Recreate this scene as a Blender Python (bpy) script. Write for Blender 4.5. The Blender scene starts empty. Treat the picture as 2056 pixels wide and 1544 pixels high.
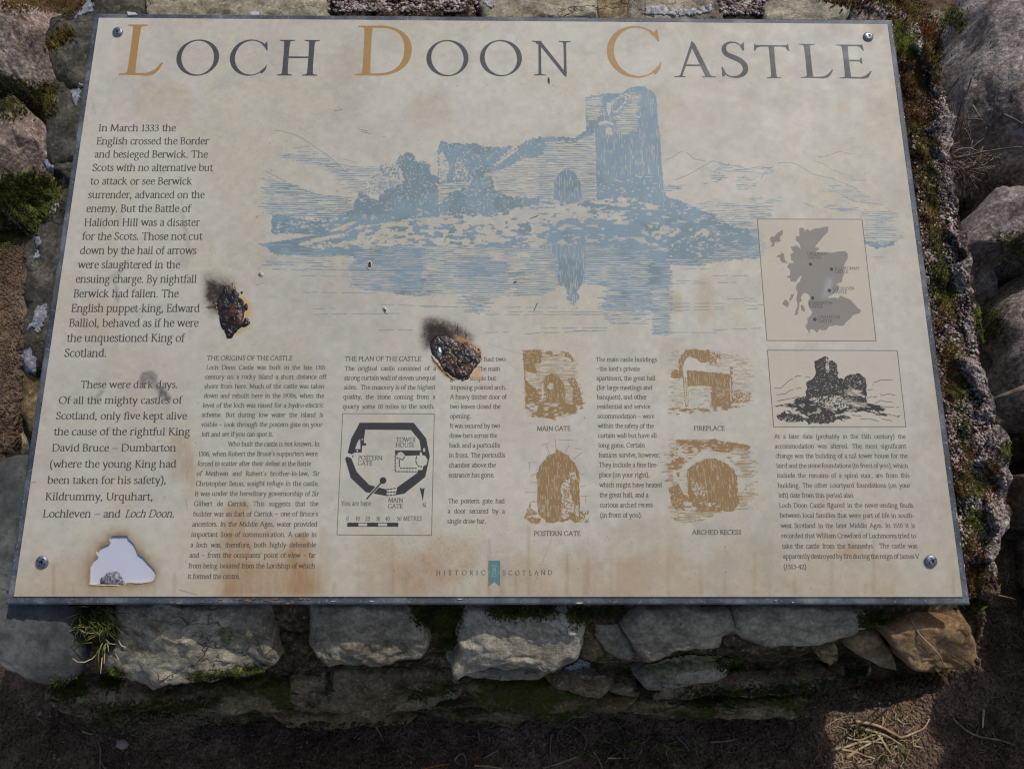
import math, random
import numpy as np

# ------------------------------------------------------------------ geometry of the place
# The board is an A1 panel (0.85 m wide) lying on a low stone plinth and tilted towards the reader.
BW = 0.85
F_PX = 1500.0                       # focal length for a 2056 px wide frame
CX, CY = 1028.0, 772.0
TILT = math.radians(14.0)           # slope of the board
BOARD_Z = 0.36                      # height of the board's lower edge above the ground

def _pose():
    c = [(190, 25), (1796, 34), (1950, 1209), (9, 1214)]
    src = [(0, 1), (1, 1), (1, 0), (0, 0)]
    A = []
    for (x, y), (u, v) in zip(src, c):
        u -= CX; v -= CY
        A.append([x, y, 1, 0, 0, 0, -u*x, -u*y, -u]); A.append([0, 0, 0, x, y, 1, -v*x, -v*y, -v])
    h = np.linalg.svd(np.array(A, float))[2][-1].reshape(3, 3)
    M = np.linalg.inv(np.diag([F_PX, F_PX, 1.0])) @ h
    if M[2, 2] < 0: M = -M
    s = BW/np.linalg.norm(M[:, 0])
    a, b, t = M[:, 0]*s, M[:, 1]*s, M[:, 2]*s
    bh = np.linalg.norm(b)
    ex = a/np.linalg.norm(a); ey = b/bh
    d = ex @ ey
    e1 = ex - ey*d/2; e2 = ey - ex*d/2
    e1 /= np.linalg.norm(e1); e2 = e2 - e1*(e1 @ e2); e2 /= np.linalg.norm(e2)
    e3 = np.cross(e1, e2)
    return np.stack([e1, e2, e3], 1), t, bh      # columns: board axes in camera space (x right, y down, z ahead)

R_BC, T_BC, BH = _pose()
# board frame -> world: board x stays X, board y climbs by TILT, lower left corner at (-BW/2, 0, BOARD_Z)
ct, st = math.cos(TILT), math.sin(TILT)
R_BW = np.array([[1, 0, 0], [0, ct, -st], [0, st, ct]])
B_ORG = np.array([-BW/2, 0, BOARD_Z])
CAM_B = -R_BC.T @ T_BC                           # camera position in board frame
CAM_W = R_BW @ CAM_B + B_ORG
R_CW = R_BW @ R_BC.T                             # camera axes (x right, y down, z ahead) -> world
BN = R_BW @ np.array([0, 0, 1.0])                # board normal in world

def ray(px, py):
    d = R_CW @ np.array([(px-CX)/F_PX, (py-CY)/F_PX, 1.0])
    return d/np.linalg.norm(d)

def hit(px, py, p0, n):
    d = ray(px, py); p0 = np.asarray(p0, float); n = np.asarray(n, float)
    return CAM_W + d*(((p0-CAM_W) @ n)/(d @ n))

def project(p):
    q = R_CW.T @ (np.asarray(p, float)-CAM_W)
    return CX + F_PX*q[0]/q[2], CY + F_PX*q[1]/q[2]

def b2w(u, v, w=0.0):
    return R_BW @ np.array([u, v, w]) + B_ORG

def p2b(px, py):
    q = R_BW.T @ (hit(px, py, B_ORG, BN)-B_ORG)
    return q[0], q[1]
import bpy, bmesh
from mathutils import Vector, Matrix, noise, kdtree
from mathutils.bvhtree import BVHTree

scene = bpy.context.scene
# camera
cam_d = bpy.data.cameras.new('camera')
cam_d.sensor_fit = 'HORIZONTAL'; cam_d.sensor_width = 36.0
cam_d.lens = 36.0*F_PX/2056.0
cam_d.clip_start = 0.01; cam_d.clip_end = 300.0
cam = bpy.data.objects.new('camera', cam_d); scene.collection.objects.link(cam)
_m = Matrix.Identity(4)
for i in range(3):
    _m[i][0] = R_CW[i, 0]; _m[i][1] = -R_CW[i, 1]; _m[i][2] = -R_CW[i, 2]; _m[i][3] = CAM_W[i]
cam.matrix_world = _m
scene.camera = cam
# daylight: one sun from behind the board and to the right, clear sky
SUN_DIR = Vector((-0.44, -0.56, -1.0)).normalized()        # the way the light travels
to_sun = -SUN_DIR
elev = math.asin(to_sun.z); azim = math.atan2(to_sun.x, to_sun.y)
w = bpy.data.worlds.new('World'); scene.world = w; w.use_nodes = True
nt = w.node_tree; nt.nodes.clear()
sky = nt.nodes.new('ShaderNodeTexSky'); sky.sky_type = 'NISHITA'; sky.sun_disc = False
sky.sun_elevation = elev; sky.sun_rotation = azim; sky.altitude = 200; sky.air_density = 0.8; sky.dust_density = 3.0; sky.ozone_density = 1.0
bg = nt.nodes.new('ShaderNodeBackground'); bg.inputs[1].default_value = 0.15
wo = nt.nodes.new('ShaderNodeOutputWorld')
nt.links.new(sky.outputs[0], bg.inputs[0]); nt.links.new(bg.outputs[0], wo.inputs[0])
sun_d = bpy.data.lights.new('sun', 'SUN'); sun_d.energy = 3.1; sun_d.angle = math.radians(0.6); sun_d.color = (1.0, 0.955, 0.90)
sun = bpy.data.objects.new('sun', sun_d); scene.collection.objects.link(sun)
sun.rotation_euler = SUN_DIR.to_track_quat('-Z', 'Y').to_euler(); sun.location = (2, 2, 4)
scene.view_settings.view_transform = 'Standard'; scene.view_settings.look = 'None'
scene.view_settings.exposure = -0.72; scene.view_settings.gamma = 1.0
try: scene.view_settings.use_curve_mapping = False
except Exception: pass
scene.cycles.use_denoising = True
scene.cycles.max_bounces = 5
scene.cycles.filter_width = 1.2
# ------------------------------------------------------------------ the printed sheet, drawn in code
TW = 4096
TS = TW/BW                                       # texels per metre
TH = int(round(BH*TS))
_Hm = None
def _homo():
    global _Hm
    pts = [(200, 60), (1800, 60), (1900, 1180), (40, 1180)]
    A = []
    for (x, y) in pts:
        u, v = p2b(x, y)
        u *= TS; v *= TS
        A.append([x, y, 1, 0, 0, 0, -u*x, -u*y, -u]); A.append([0, 0, 0, x, y, 1, -v*x, -v*y, -v])
    _Hm = np.linalg.svd(np.array(A, float))[2][-1].reshape(3, 3)
_homo()
def P(pts):
    """points read on the sign (pixels of the photograph) -> texels on the flat sheet"""
    a = np.atleast_2d(np.asarray(pts, float))
    q = np.c_[a, np.ones(len(a))] @ _Hm.T
    return q[:, :2]/q[:, 2:]
def Z(ox, oy, s, pts):
    return P([(ox+x/s, oy+y/s) for x, y in pts])
def scale_at(px, py):
    a = P([(px, py), (px+1, py), (px, py-1)])
    return np.linalg.norm(a[1]-a[0]), np.linalg.norm(a[2]-a[0])

RNG = np.random.default_rng(7)
def vnoise(h, w, ch, cw, seed):
    r = np.random.default_rng(seed)
    gh, gw = int(h/ch)+3, int(w/cw)+3
    g = r.random((gh, gw)).astype(np.float32)
    y = np.arange(h)/ch; x = np.arange(w)/cw
    iy = y.astype(int); ix = x.astype(int)
    fy = (y-iy); fx = (x-ix)
    fy = (fy*fy*(3-2*fy)).astype(np.float32)[:, None]; fx = (fx*fx*(3-2*fx)).astype(np.float32)[None, :]
    t = g[iy]*(1-fy)+g[iy+1]*fy
    return t[:, ix]*(1-fx)+t[:, ix+1]*fx
def fbm(h, w, ch, cw, seed, n=4, gain=0.5):
    a, s, tot = 1.0, 0, 0
    for k in range(n):
        s = s+a*vnoise(h, w, max(ch/2**k, 1.0), max(cw/2**k, 1.0), seed+k*17); tot += a; a *= gain
    return s/tot
def sstep(x, a, b):
    t = np.clip((x-a)/(b-a), 0, 1)
    return t*t*(3-2*t)

ART = np.empty((TH, TW, 3), np.float32)
def c255(r, g, b): return np.array([r, g, b], np.float32)/255
def ink(mask, r0, c0, col, alpha=1.0):
    h, w = mask.shape
    ra, ca = max(r0, 0), max(c0, 0)
    rb, cb = min(r0+h, TH), min(c0+w, TW)
    if rb <= ra or cb <= ca: return
    m = (mask[ra-r0:rb-r0, ca-c0:cb-c0]*alpha)[..., None]
    ART[ra:rb, ca:cb] = ART[ra:rb, ca:cb]*(1-m)+col*m

def polymask(polys, ss=3, pad=1):
    """even-odd fill of a list of polygons (texels) with antialiasing -> mask, row0, col0"""
    allp = np.vstack(polys)
    c0, r0 = np.floor(allp.min(0)).astype(int)-pad
    c1, r1 = np.ceil(allp.max(0)).astype(int)+pad
    c0 = max(c0, -50); r0 = max(r0, -50); c1 = min(c1, TW+50); r1 = min(r1, TH+50)
    w, h = c1-c0, r1-r0
    tog = np.zeros((h*ss, w*ss+1), np.int32)
    for p in polys:
        q = (p-[c0, r0])*ss
        for (x0, y0), (x1, y1) in zip(q, np.roll(q, -1, 0)):
            if y0 == y1: continue
            if y0 > y1: x0, y0, x1, y1 = x1, y1, x0, y0
            rows = np.arange(max(int(math.ceil(y0-0.5)), 0), min(int(math.ceil(y1-0.5)), h*ss))
            if len(rows) == 0: continue
            xs = x0+(rows+0.5-y0)*(x1-x0)/(y1-y0)
            idx = np.clip(np.ceil(xs-0.5), 0, w*ss).astype(int)
            np.add.at(tog, (rows, idx), 1)
    m = (np.cumsum(tog, 1)[:, :-1] & 1).astype(np.float32)
    m = m.reshape(h, ss, w, ss).mean((1, 3))
    return m, r0, c0
def rough(p, amp, step, seed=0, closed=True):
    r = np.random.default_rng(seed)
    out = []
    n = len(p)
    for i in range(n if closed else n-1):
        a, b = p[i], p[(i+1) % n]
        k = max(int(np.linalg.norm(b-a)/step), 1)
        for j in range(k):
            out.append(a+(b-a)*j/k+r.normal(0, amp, 2)*(0.4 if j == 0 else 1))
    if not closed: out.append(p[-1])
    return np.array(out)
def fill(polys, col, alpha=1.0, ss=3):
    if not isinstance(polys, list): polys = [polys]
    m, r0, c0 = polymask(polys, ss)
    ink(m, r0, c0, col, alpha)
def segmask(segs, hw, nib=None):
    """union of thick segments (texels); hw half width(s); nib=(a,b,angle) elliptical pen"""
    segs = np.asarray(segs, float)
    if nib is None: nib = (hw, hw, 0.0)
    a, b, ang = nib
    m = max(a, b)+1.5
    lo = np.floor(segs.reshape(-1, 2).min(0)-m).astype(int); hi = np.ceil(segs.reshape(-1, 2).max(0)+m).astype(int)
    w, h = hi-lo
    out = np.zeros((h, w), np.float32)
    ca, sa = math.cos(ang), math.sin(ang)
    k = min(a, b)
    for (p, q) in segs:
        x0 = int(max(math.floor(min(p[0], q[0])-m)-lo[0], 0)); x1 = int(math.ceil(max(p[0], q[0])+m)-lo[0])+1
        y0 = int(max(math.floor(min(p[1], q[1])-m)-lo[1], 0)); y1 = int(math.ceil(max(p[1], q[1])+m)-lo[1])+1
        x1 = min(x1, w); y1 = min(y1, h)
        if x1 <= x0 or y1 <= y0: continue
        X = np.arange(x0, x1)+lo[0]+0.5-p[0]; Y = (np.arange(y0, y1)+lo[1]+0.5-p[1])[:, None]
        U = (X*ca+Y*sa)/a; V = (-X*sa+Y*ca)/b
        dx, dy = q[0]-p[0], q[1]-p[1]
        du, dv = (dx*ca+dy*sa)/a, (-dx*sa+dy*ca)/b
        L = du*du+dv*dv
        t = np.clip((U*du+V*dv)/L, 0, 1) if L > 1e-9 else 0
        d = np.hypot(U-t*du, V-t*dv)
        # width of one texel in nib space, by direction of the offset
        cov = np.clip((1-d)*max(k, 0.5)*(1.25 if a != b else 1.0)+0.5, 0, 1)
        np.maximum(out[y0:y1, x0:x1], cov, out=out[y0:y1, x0:x1])
    return out, lo[1], lo[0]
def line(pts, hw, col, alpha=1.0, broken=0.0, seed=1):
    p = np.asarray(pts, float)
    segs = [(p[i], p[i+1]) for i in range(len(p)-1)]
    if broken > 0:
        r = np.random.default_rng(seed); keep = []
        for a, b in segs:
            n = max(int(np.linalg.norm(b-a)/14), 1)
            for j in range(n):
                if r.random() > broken: keep.append((a+(b-a)*j/n, a+(b-a)*(j+1)/n))
        segs = keep
    if not segs: return
    m, r0, c0 = segmask(segs, hw)
    ink(m, r0, c0, col, alpha)

# ---- lettering: every glyph is a pen path; a broad oval nib gives it thick and thin strokes
XH, CAP, ASC, DSC = 44, 70, 73, -25
GL = {
'a': (41, 'M8 34Q12 43 21 43Q31 43 31 31L31 8Q31 1 39 2|M31 26Q7 22 7 11Q8 0 17 0Q26 1 31 9'),
'b': (50, 'M10 72L10 4|F10 72|M10 31Q16 43 27 43Q44 42 44 22Q43 0 25 0Q15 0 10 6'),
'c': (40, 'M35 37Q30 43 23 43Q6 42 6 21Q7 0 23 0Q32 0 37 8'),
'd': (51, 'M39 72L39 6Q39 1 46 2|F39 72|M39 35Q34 43 25 43Q7 42 7 20Q8 0 23 0Q33 0 39 10'),
'e': (42, 'M8 24L36 25Q36 43 23 43Q7 42 7 21Q8 0 24 0Q32 0 38 8'),
'f': (29, 'M13 0L13 54Q14 72 25 72Q30 72 32 68|B13 0|M4 43L26 43'),
'g': (46, 'M21 43Q34 43 34 30Q33 17 21 17Q9 18 9 30Q10 43 21 43|M31 40L43 44|M15 18Q7 12 11 7Q15 4 27 3Q40 1 39 -10Q36 -25 21 -25Q4 -24 5 -13Q7 -4 15 3'),
'h': (53, 'M10 72L10 0|F10 72|B10 0|M10 32Q18 43 28 43Q41 43 41 28L41 0|B41 0'),
'i': (25, 'M12 43L12 0|F12 43|B12 0|D12 62'),
'j': (24, 'M13 43L13 -14Q12 -24 4 -25|F13 43|D13 62'),
'k': (49, 'M10 72L10 0|F10 72|B10 0|M10 21L34 42|M17 26L42 1|S34 43 6|S43 0 5'),
'l': (25, 'M12 72L12 0|F12 72|B12 0'),
'm': (79, 'M10 43L10 0|F10 43|B10 0|M10 32Q17 43 26 43Q38 43 38 28L38 0|B38 0|M38 32Q46 43 55 43Q67 43 67 28L67 0|B67 0'),
'n': (53, 'M10 43L10 0|F10 43|B10 0|M10 32Q18 43 28 43Q41 43 41 28L41 0|B41 0'),
'o': (49, 'O24.5 21.5 18.5 21.5'),
'p': (52, 'M11 43L11 -25|F11 43|B11 -25|M11 32Q18 43 28 43Q45 42 45 22Q44 0 27 0Q17 0 11 7'),
'q': (50, 'M39 42L39 -25|B39 -25|M39 35Q34 43 25 43Q7 42 7 20Q8 0 23 0Q33 0 39 10'),
'r': (35, 'M10 43L10 0|F10 43|B10 0|M10 30Q17 43 26 43Q30 43 32 39'),
's': (34, 'M27 37Q24 43 17 43Q7 42 7 33Q8 27 18 23Q30 18 29 11Q27 0 17 0Q8 0 5 8'),
't': (30, 'M12 54L12 11Q12 0 20 0Q26 1 29 5|M3 43L26 43'),
'u': (53, 'M10 43L10 15Q11 0 22 0Q33 1 40 10|M40 43L40 6Q41 1 47 2|F10 43|F40 43'),
'v': (46, 'M6 43L23 2L40 43|S6 43 6|S40 43 5'),
'w': (69, 'M6 43L21 2L35 42L50 2L64 43|S6 43 6|S64 43 5'),
'x': (46, 'M7 43L39 0|M38 43L7 0|S8 43 5|S38 43 5|S8 0 5|S39 0 5'),
'y': (46, 'M6 43L24 3|M40 43L20 -16Q16 -25 7 -23|S6 43 6|S40 43 5'),
'z': (41, 'M7 36L7 43L35 43L6 0L35 0L36 8'),
'0': (44, 'O22 33 16 33'), '1': (34, 'M17 66L17 0|B17 0|M17 66L8 60'),
'2': (43, 'M7 54Q10 66 21 66Q34 65 33 51Q31 34 6 1L37 1L39 8'),
'3': (42, 'M8 57Q12 66 21 66Q32 65 32 53Q31 38 16 36Q35 35 35 19Q33 0 18 0Q9 0 5 8'),
'4': (45, 'M31 0L31 66L4 19L41 19|B31 0'),
'5': (42, 'M34 66L13 66L10 38Q16 42 22 42Q35 40 35 22Q33 0 17 0Q9 0 5 7'),
'6': (44, 'M34 66Q9 58 7 24Q8 0 22 0Q37 1 37 20Q36 39 23 40Q12 39 8 26'),
'9': (44, 'M9 0Q34 8 37 42Q36 66 22 66Q7 65 7 46Q8 27 21 26Q32 27 36 40'),
'.': (22, 'D10 3'), ',': (22, 'D10 3|M12 3Q12 -5 6 -10'), '-': (30, 'M5 24L23 24'), '~': (52, 'M4 24L46 24'),
"'": (20, 'M10 72L9 58'), '(': (30, 'M24 74Q9 60 9 28Q9 -4 24 -18'), ')': (30, 'M6 74Q21 60 21 28Q21 -4 6 -18'),
'A': (68, 'M7 0L34 71L61 0|M17 25L51 25|S7 0 8|S61 0 8'),
'B': (54, 'M12 70L12 0|S10 70 8|S10 0 8|M12 70L26 70Q42 69 42 54Q41 39 26 38L12 38|M26 38Q47 37 47 19Q46 1 28 0L12 0'),
'C': (65, 'M57 58Q48 71 36 71Q8 68 8 35Q8 1 36 -1Q51 -1 59 14|M57 58L57 66|M58 10L59 18'),
'D': (72, 'M13 70L13 0|S10 70 9|S10 0 9|M13 70L30 70Q65 68 65 36Q64 2 30 0L13 0'),
'E': (53, 'M13 70L13 0|S10 70 8|S10 0 8|M13 70L43 70L44 61|M13 37L36 37|M36 42L36 32|M13 0L44 0Q47 4 49 12'),
'F': (49, 'M13 70L13 0|S10 70 8|B13 0|M13 70L42 70L43 61|M13 37L35 37|M35 42L35 32'),
'G': (70, 'M58 57Q48 71 36 71Q8 68 8 35Q8 1 38 -1Q51 -1 60 7L60 28|S60 29 8|M58 57L58 65'),
'H': (74, 'M14 70L14 0|M60 70L60 0|M14 37L60 37|T14 70|B14 0|T60 70|B60 0'),
'I': (31, 'M15 70L15 0|T15 70|B15 0'),
'J': (32, 'M18 70L18 8Q16 -12 4 -16|T18 70'),
'K': (63, 'M14 70L14 0|T14 70|B14 0|M14 33L49 70|M23 42L55 1|S50 70 7|S57 0 6'),
'L': (54, 'M14 70L14 0|T14 70|S11 0 9|M14 0L42 0Q49 3 52 13'),
'M': (86, 'M16 70L10 0|M16 70L43 4L70 70L75 0|S14 70 6|S10 0 8|S75 0 9|S72 70 6'),
'N': (75, 'M14 70L14 0|M12 70L61 0L61 70|S11 70 7|S14 0 9|S61 70 9'),
'O': (76, 'O38 35 31 36'),
'P': (52, 'M13 70L13 0|S10 70 8|B13 0|M13 70L28 70Q46 69 46 51Q45 33 27 32L13 32'),
'R': (60, 'M13 70L13 0|S10 70 8|B13 0|M13 70L28 70Q45 69 45 53Q44 37 27 36L13 36|M26 36L53 2L58 0'),
'S': (47, 'M38 58Q33 71 23 71Q9 69 9 56Q10 46 22 39Q40 30 40 17Q38 0 22 -1Q10 -1 7 15|M38 56L38 66|M7 17L6 6'),
'T': (62, 'M31 70L31 0|B31 0|M5 60L7 70L55 70L57 60'),
'U': (71, 'M14 70L14 26Q15 0 36 0Q58 0 59 26L59 70|T14 70|S59 70 8'),
'V': (67, 'M7 70L33 0L60 70|S7 70 8|S60 70 8'),
'W': (97, 'M7 70L29 0L49 69L70 0L91 70|S7 70 8|S91 70 8|S49 69 3'),
'Y': (62, 'M6 70L31 34L56 70|M31 34L31 0|B31 0|S6 70 7|S56 70 7'),
'Q': (76, 'O38 35 31 36|M42 2Q56 -12 74 -12'),
}
def _toks(s):
    out, cur = [], ''
    for ch in s:
        if ch in 'MLQFBTSDO': out.append([ch, '']); continue
        out[-1][1] += ch
    return [(c, [float(v) for v in a.split()]) for c, a in out]
def glyph_geom(ch, w, capser=None):
    """-> list of segments (units) and bracket polygons"""
    segs, polys, dots = [], [], []
    for part in GL[ch][1].split('|'):
        pen = None
        for c, a in _toks(part):
            if c == 'M': pen = (a[0], a[1])
            elif c == 'L': segs.append((pen, (a[0], a[1]))); pen = (a[0], a[1])
            elif c == 'Q':
                # rounder than a plain quadratic: elevate with fuller handles
                p0 = np.array(pen); p1 = np.array(a[:2]); p2 = np.array(a[2:])
                k = 0.62
                h0 = p0+(p1-p0)*k; h1 = p2+(p1-p2)*k
                last = p0
                for i in range(1, 9):
                    t = i/8; q = (1-t)**3*p0+3*t*(1-t)**2*h0+3*t*t*(1-t)*h1+t**3*p2
                    segs.append((tuple(last), tuple(q))); last = q
                pen = tuple(p2)
            elif c == 'O':
                n = 28; pr = None
                for i in range(n+1):
                    t = 2*math.pi*i/n; q = (a[0]+a[2]*math.cos(t), a[1]+a[3]*math.sin(t))
                    if pr: segs.append((pr, q))
                    pr = q
            elif c in 'BT':
                x, y = a; s = 1 if c == 'B' else -1; L = 7.5+w*0.35
                polys.append([(x-L, y-s*0.8), (x-L, y+s*1.6), (x-w*0.75, y+s*3.2), (x-w*0.5, y+s*8), (x+w*0.5, y+s*8), (x+w*0.75, y+s*3.2), (x+L, y+s*1.6), (x+L, y-s*0.8)])
            elif c == 'S':
                x, y, L = a; L += w*0.3
                polys.append([(x-L, y-1.2), (x-L, y+1.2), (x+L, y+1.2), (x+L, y-1.2)])
            elif c == 'F':
                x, y = a
                polys.append([(x+w*0.5, y+2), (x+w*0.5, y-8), (x-w*0.5, y-8), (x-w*0.6, y-3.5), (x-w*0.5-6, y-6), (x-w*0.5-6, y-4)])
            elif c == 'D': dots.append((a[0], a[1]))
    return segs, polys, dots
_gc = {}
def glyph(ch, sx, sy, w, thin, ang, shear=0.0):
    """raster of a glyph: sx, sy texels per unit"""
    key = (ch, round(sx, 3), round(sy, 3), w, shear)
    if key in _gc: return _gc[key]
    segs, polys, dots = glyph_geom(ch, w)
    if ch.isupper() or ch.isdigit():
        fx = .93 if ch.isupper() else 1
        tr = lambda p: ((p[0]*fx+shear*p[1])*sx, p[1]*(60/70)*sy)
    else:                                        # a large x-height: short ascenders
        tr = lambda p: ((p[0]+shear*p[1])*sx, (p[1] if p[1] < 45 else 45+(p[1]-45)*.64)*sy)
    parts = []
    if segs:
        inset = w/2
        parts.append(segmask([(tr(a), tr(b)) for a, b in segs], 1, (w/2*sx, thin/2*sy, math.radians(ang))))
    if polys:
        for pl in polys:
            parts.append(polymask([np.array([tr(p) for p in pl])], 4))
    for d in dots:
        x, y = tr(d)
        parts.append(segmask([((x, y), (x+0.01, y))], 1, (w*0.62*sx, w*0.62*sy, 0)))
    r0 = min(p[1] for p in parts); c0 = min(p[2] for p in parts)
    r1 = max(p[1]+p[0].shape[0] for p in parts); c1 = max(p[2]+p[0].shape[1] for p in parts)
    m = np.zeros((r1-r0, c1-c0), np.float32)
    for a, r, c in parts:
        s = m[r-r0:r-r0+a.shape[0], c-c0:c-c0+a.shape[1]]
        np.maximum(s, a, out=s)
    _gc[key] = (m, r0, c0)
    return _gc[key]
def adv(ch): return 24 if ch == ' ' else GL[ch][0]*(.93 if ch.isupper() else 1)
def text_line(x0, y0, x1, y1, text, cap_px, col, just=False, w=8.6, thin=3.8, ang=18, shear=0.0, alpha=1.0, xs0=None):
    """one line of print whose baseline runs from (x0,y0) to (x1,y1); cap_px = cap height at that place"""
    a, b = P([(x0, y0), (x1, y1)])
    W = b[0]-a[0]
    _, sy1 = scale_at(x0, y0)
    sy = cap_px*sy1/60.0
    nat = sum(adv(c) for c in text)
    nsp = text.count(' ')
    if just and nsp and xs0:
        sx = xs0*sy
        if W/sx-(nat-24*nsp) < 15*nsp: sx = W/(nat-9*nsp)
        sp = (W/sx-(nat-24*nsp))/nsp
    else:
        sx = W/nat; sp = 24
    sx = round(sx, 2); sy = round(sy, 2)
    u = 0.0
    for ch in text:
        if ch == ' ':
            u += sp; continue
        x = a[0]+u*sx; f = (x-a[0])/max(W, 1)
        y = a[1]+(b[1]-a[1])*f
        m, r0, c0 = glyph(ch, sx, sy, w, thin, ang, shear)
        fy, fx = int(round(y)), int(round(x))
        ink(m, r0+fy, c0+fx, col, alpha)
        u += adv(ch)
    return sx/sy
def block(xa, ya, xb, yb, lines, cap_px, col, just=True, xs0=None, **kw):
    """a column of print: first baseline at (xa,ya), last at (xb,yb), even leading on the sheet
    lines: (text, right end px[, 'r' ragged][, left px])"""
    p, q = P([(xa, ya), (xb, yb)])
    n = len(lines)
    inv = np.linalg.inv(_Hm)
    def back(t):
        h = inv @ np.array([t[0], t[1], 1]); return h[:2]/h[2]
    _, s0 = scale_at(xa, ya)
    for k, ln in enumerate(lines):
        t = k/(n-1) if n > 1 else 0
        l = back(p+(q-p)*t)
        x0 = ln[3] if len(ln) > 3 else l[0]
        _, s = scale_at(x0, l[1])
        j = just and not (len(ln) > 2 and ln[2] == 'r')
        text_line(x0, l[1], ln[1], l[1], ln[0], cap_px*s0/s, col, just=j, xs0=xs0, **kw)

# ---- sheet ground: faded cream print film, mottled and dirty
def make_ground():
    h, w = TH, TW
    n1 = fbm(h, w, 900, 1100, 11, 4); n2 = fbm(h, w, 260, 220, 31, 5, .6); n3 = fbm(h, w, 26, 30, 51, 3, .6)
    g = RNG.random((h, w)).astype(np.float32)
    base = c255(206, 201, 185); warm = c255(202, 192, 168); pink = c255(203, 192, 179); grey = c255(186, 182, 169)
    t = sstep(n2, .42, .70)[..., None]
    a = base*(1-t*.55)+warm*(t*.55)
    t = sstep(fbm(h, w, 330, 260, 91, 4, .6), .5, .75)[..., None]*.5
    a = a*(1-t)+pink*t
    t = sstep(fbm(h, w, 160, 190, 131, 5, .65), .5, .72)[..., None]*.42
    a = a*(1-t)+grey*t
    a *= (0.955+0.09*n1)[..., None]
    a *= (0.955+0.09*n3)[..., None]
    a *= (0.965+0.07*g)[..., None]
    # fine dark grime speckle
    sp = sstep(fbm(h, w, 5, 5, 171, 2), .74, .84)*sstep(n2, .35, .7)
    a *= (1-0.09*sp)[..., None]
    ART[:] = a
    # browner towards the lower edge and the right edge, where dirt settles
    y = (np.arange(h)/h)[:, None]; x = (np.arange(w)/w)[None, :]
    d = np.exp(-y/0.055)*(.45+.8*n2)+np.exp(-(1-x)/0.02)*(.2+.5*n2)+np.exp(-x/0.012)*.3*n2+np.exp(-(1-y)/0.012)*.3*n2
    d = np.clip(d, 0, 1)[..., None]*0.34
    ART[:] = ART*(1-d)+c255(160, 128, 92)*d
make_ground()

def soft(polys, blur_px, col, alpha, nz=None, seed=0, amp=0.8):
    """soft stain: distance-ish falloff by repeated box blur of a polygon mask"""
    if not isinstance(polys, list): polys = [polys]
    pad = int(blur_px*3)+4
    m, r0, c0 = polymask(polys, 1, pad)
    k = max(int(blur_px), 1)
    for _ in range(3):
        for ax in (0, 1):
            if m.shape[ax] <= 2*k+2: continue
            cs = np.cumsum(np.pad(m, [(k+1, k) if a == ax else (0, 0) for a in (0, 1)]), axis=ax)
            if ax == 0: m = (cs[2*k+1:]-cs[:-2*k-1])/(2*k+1)
            else: m = (cs[:, 2*k+1:]-cs[:, :-2*k-1])/(2*k+1)
    if nz:
        m = m*np.clip(1-amp+2*amp*fbm(m.shape[0], m.shape[1], nz[0], nz[1], seed, 4, .6), 0, 1.6)
    ink(np.clip(m, 0, 1), r0, c0, col, alpha)

# warm streaks under the second column and patches of rust coloured staining
BR = c255(158, 112, 66)
for i, (x0, x1, y0, y1, al) in enumerate([(455, 500, 1010, 1195, .36), (440, 470, 1060, 1195, .22), (500, 545, 1040, 1195, .22), (585, 625, 1070, 1195, .42),
                           (560, 600, 1100, 1195, .25), (640, 660, 1060, 1190, .12), (470, 640, 1130, 1197, .24), (350, 385, 870, 960, .22),
                           (372, 392, 900, 1010, .14), (1335, 1352, 580, 640, .16), (1356, 1364, 590, 626, .30), (1405, 1425, 560, 650, .14), (1330, 1345, 640, 700, .1)]):
    soft(rough(P([(x0, y0), (x1, y0), (x1+6, y1), (x0-6, y1)]), 9, 30, i), 12, BR, al, (60, 12), 300+i, .8)
for i, (x, y, r, al) in enumerate([(200, 640, 50, .10), (900, 1125, 60, .22), (840, 1150, 50, .2), (790, 1175, 60, .16), (1300, 1100, 80, .12), (1230, 1170, 70, .12), (1160, 1130, 40, .14),
                        (1690, 215, 16, .2), (1710, 1105, 24, .26), (1320, 1180, 90, .14), (1500, 1150, 90, .10), (700, 130, 50, .1), (330, 210, 60, .12), (860, 225, 50, .10), (1750, 60, 22, .24),
                        (150, 1190, 100, .14), (760, 1110, 40, .12), (1040, 1180, 80, .12), (1700, 1190, 120, .12)]):
    t = np.linspace(0, 2*math.pi, 14)[:-1]
    soft(rough(P(np.c_[x+r*np.cos(t), y+r*.8*np.sin(t)]), 14, 30, 40+i), 16, BR, al, (30, 30), 400+i, .9)

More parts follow.
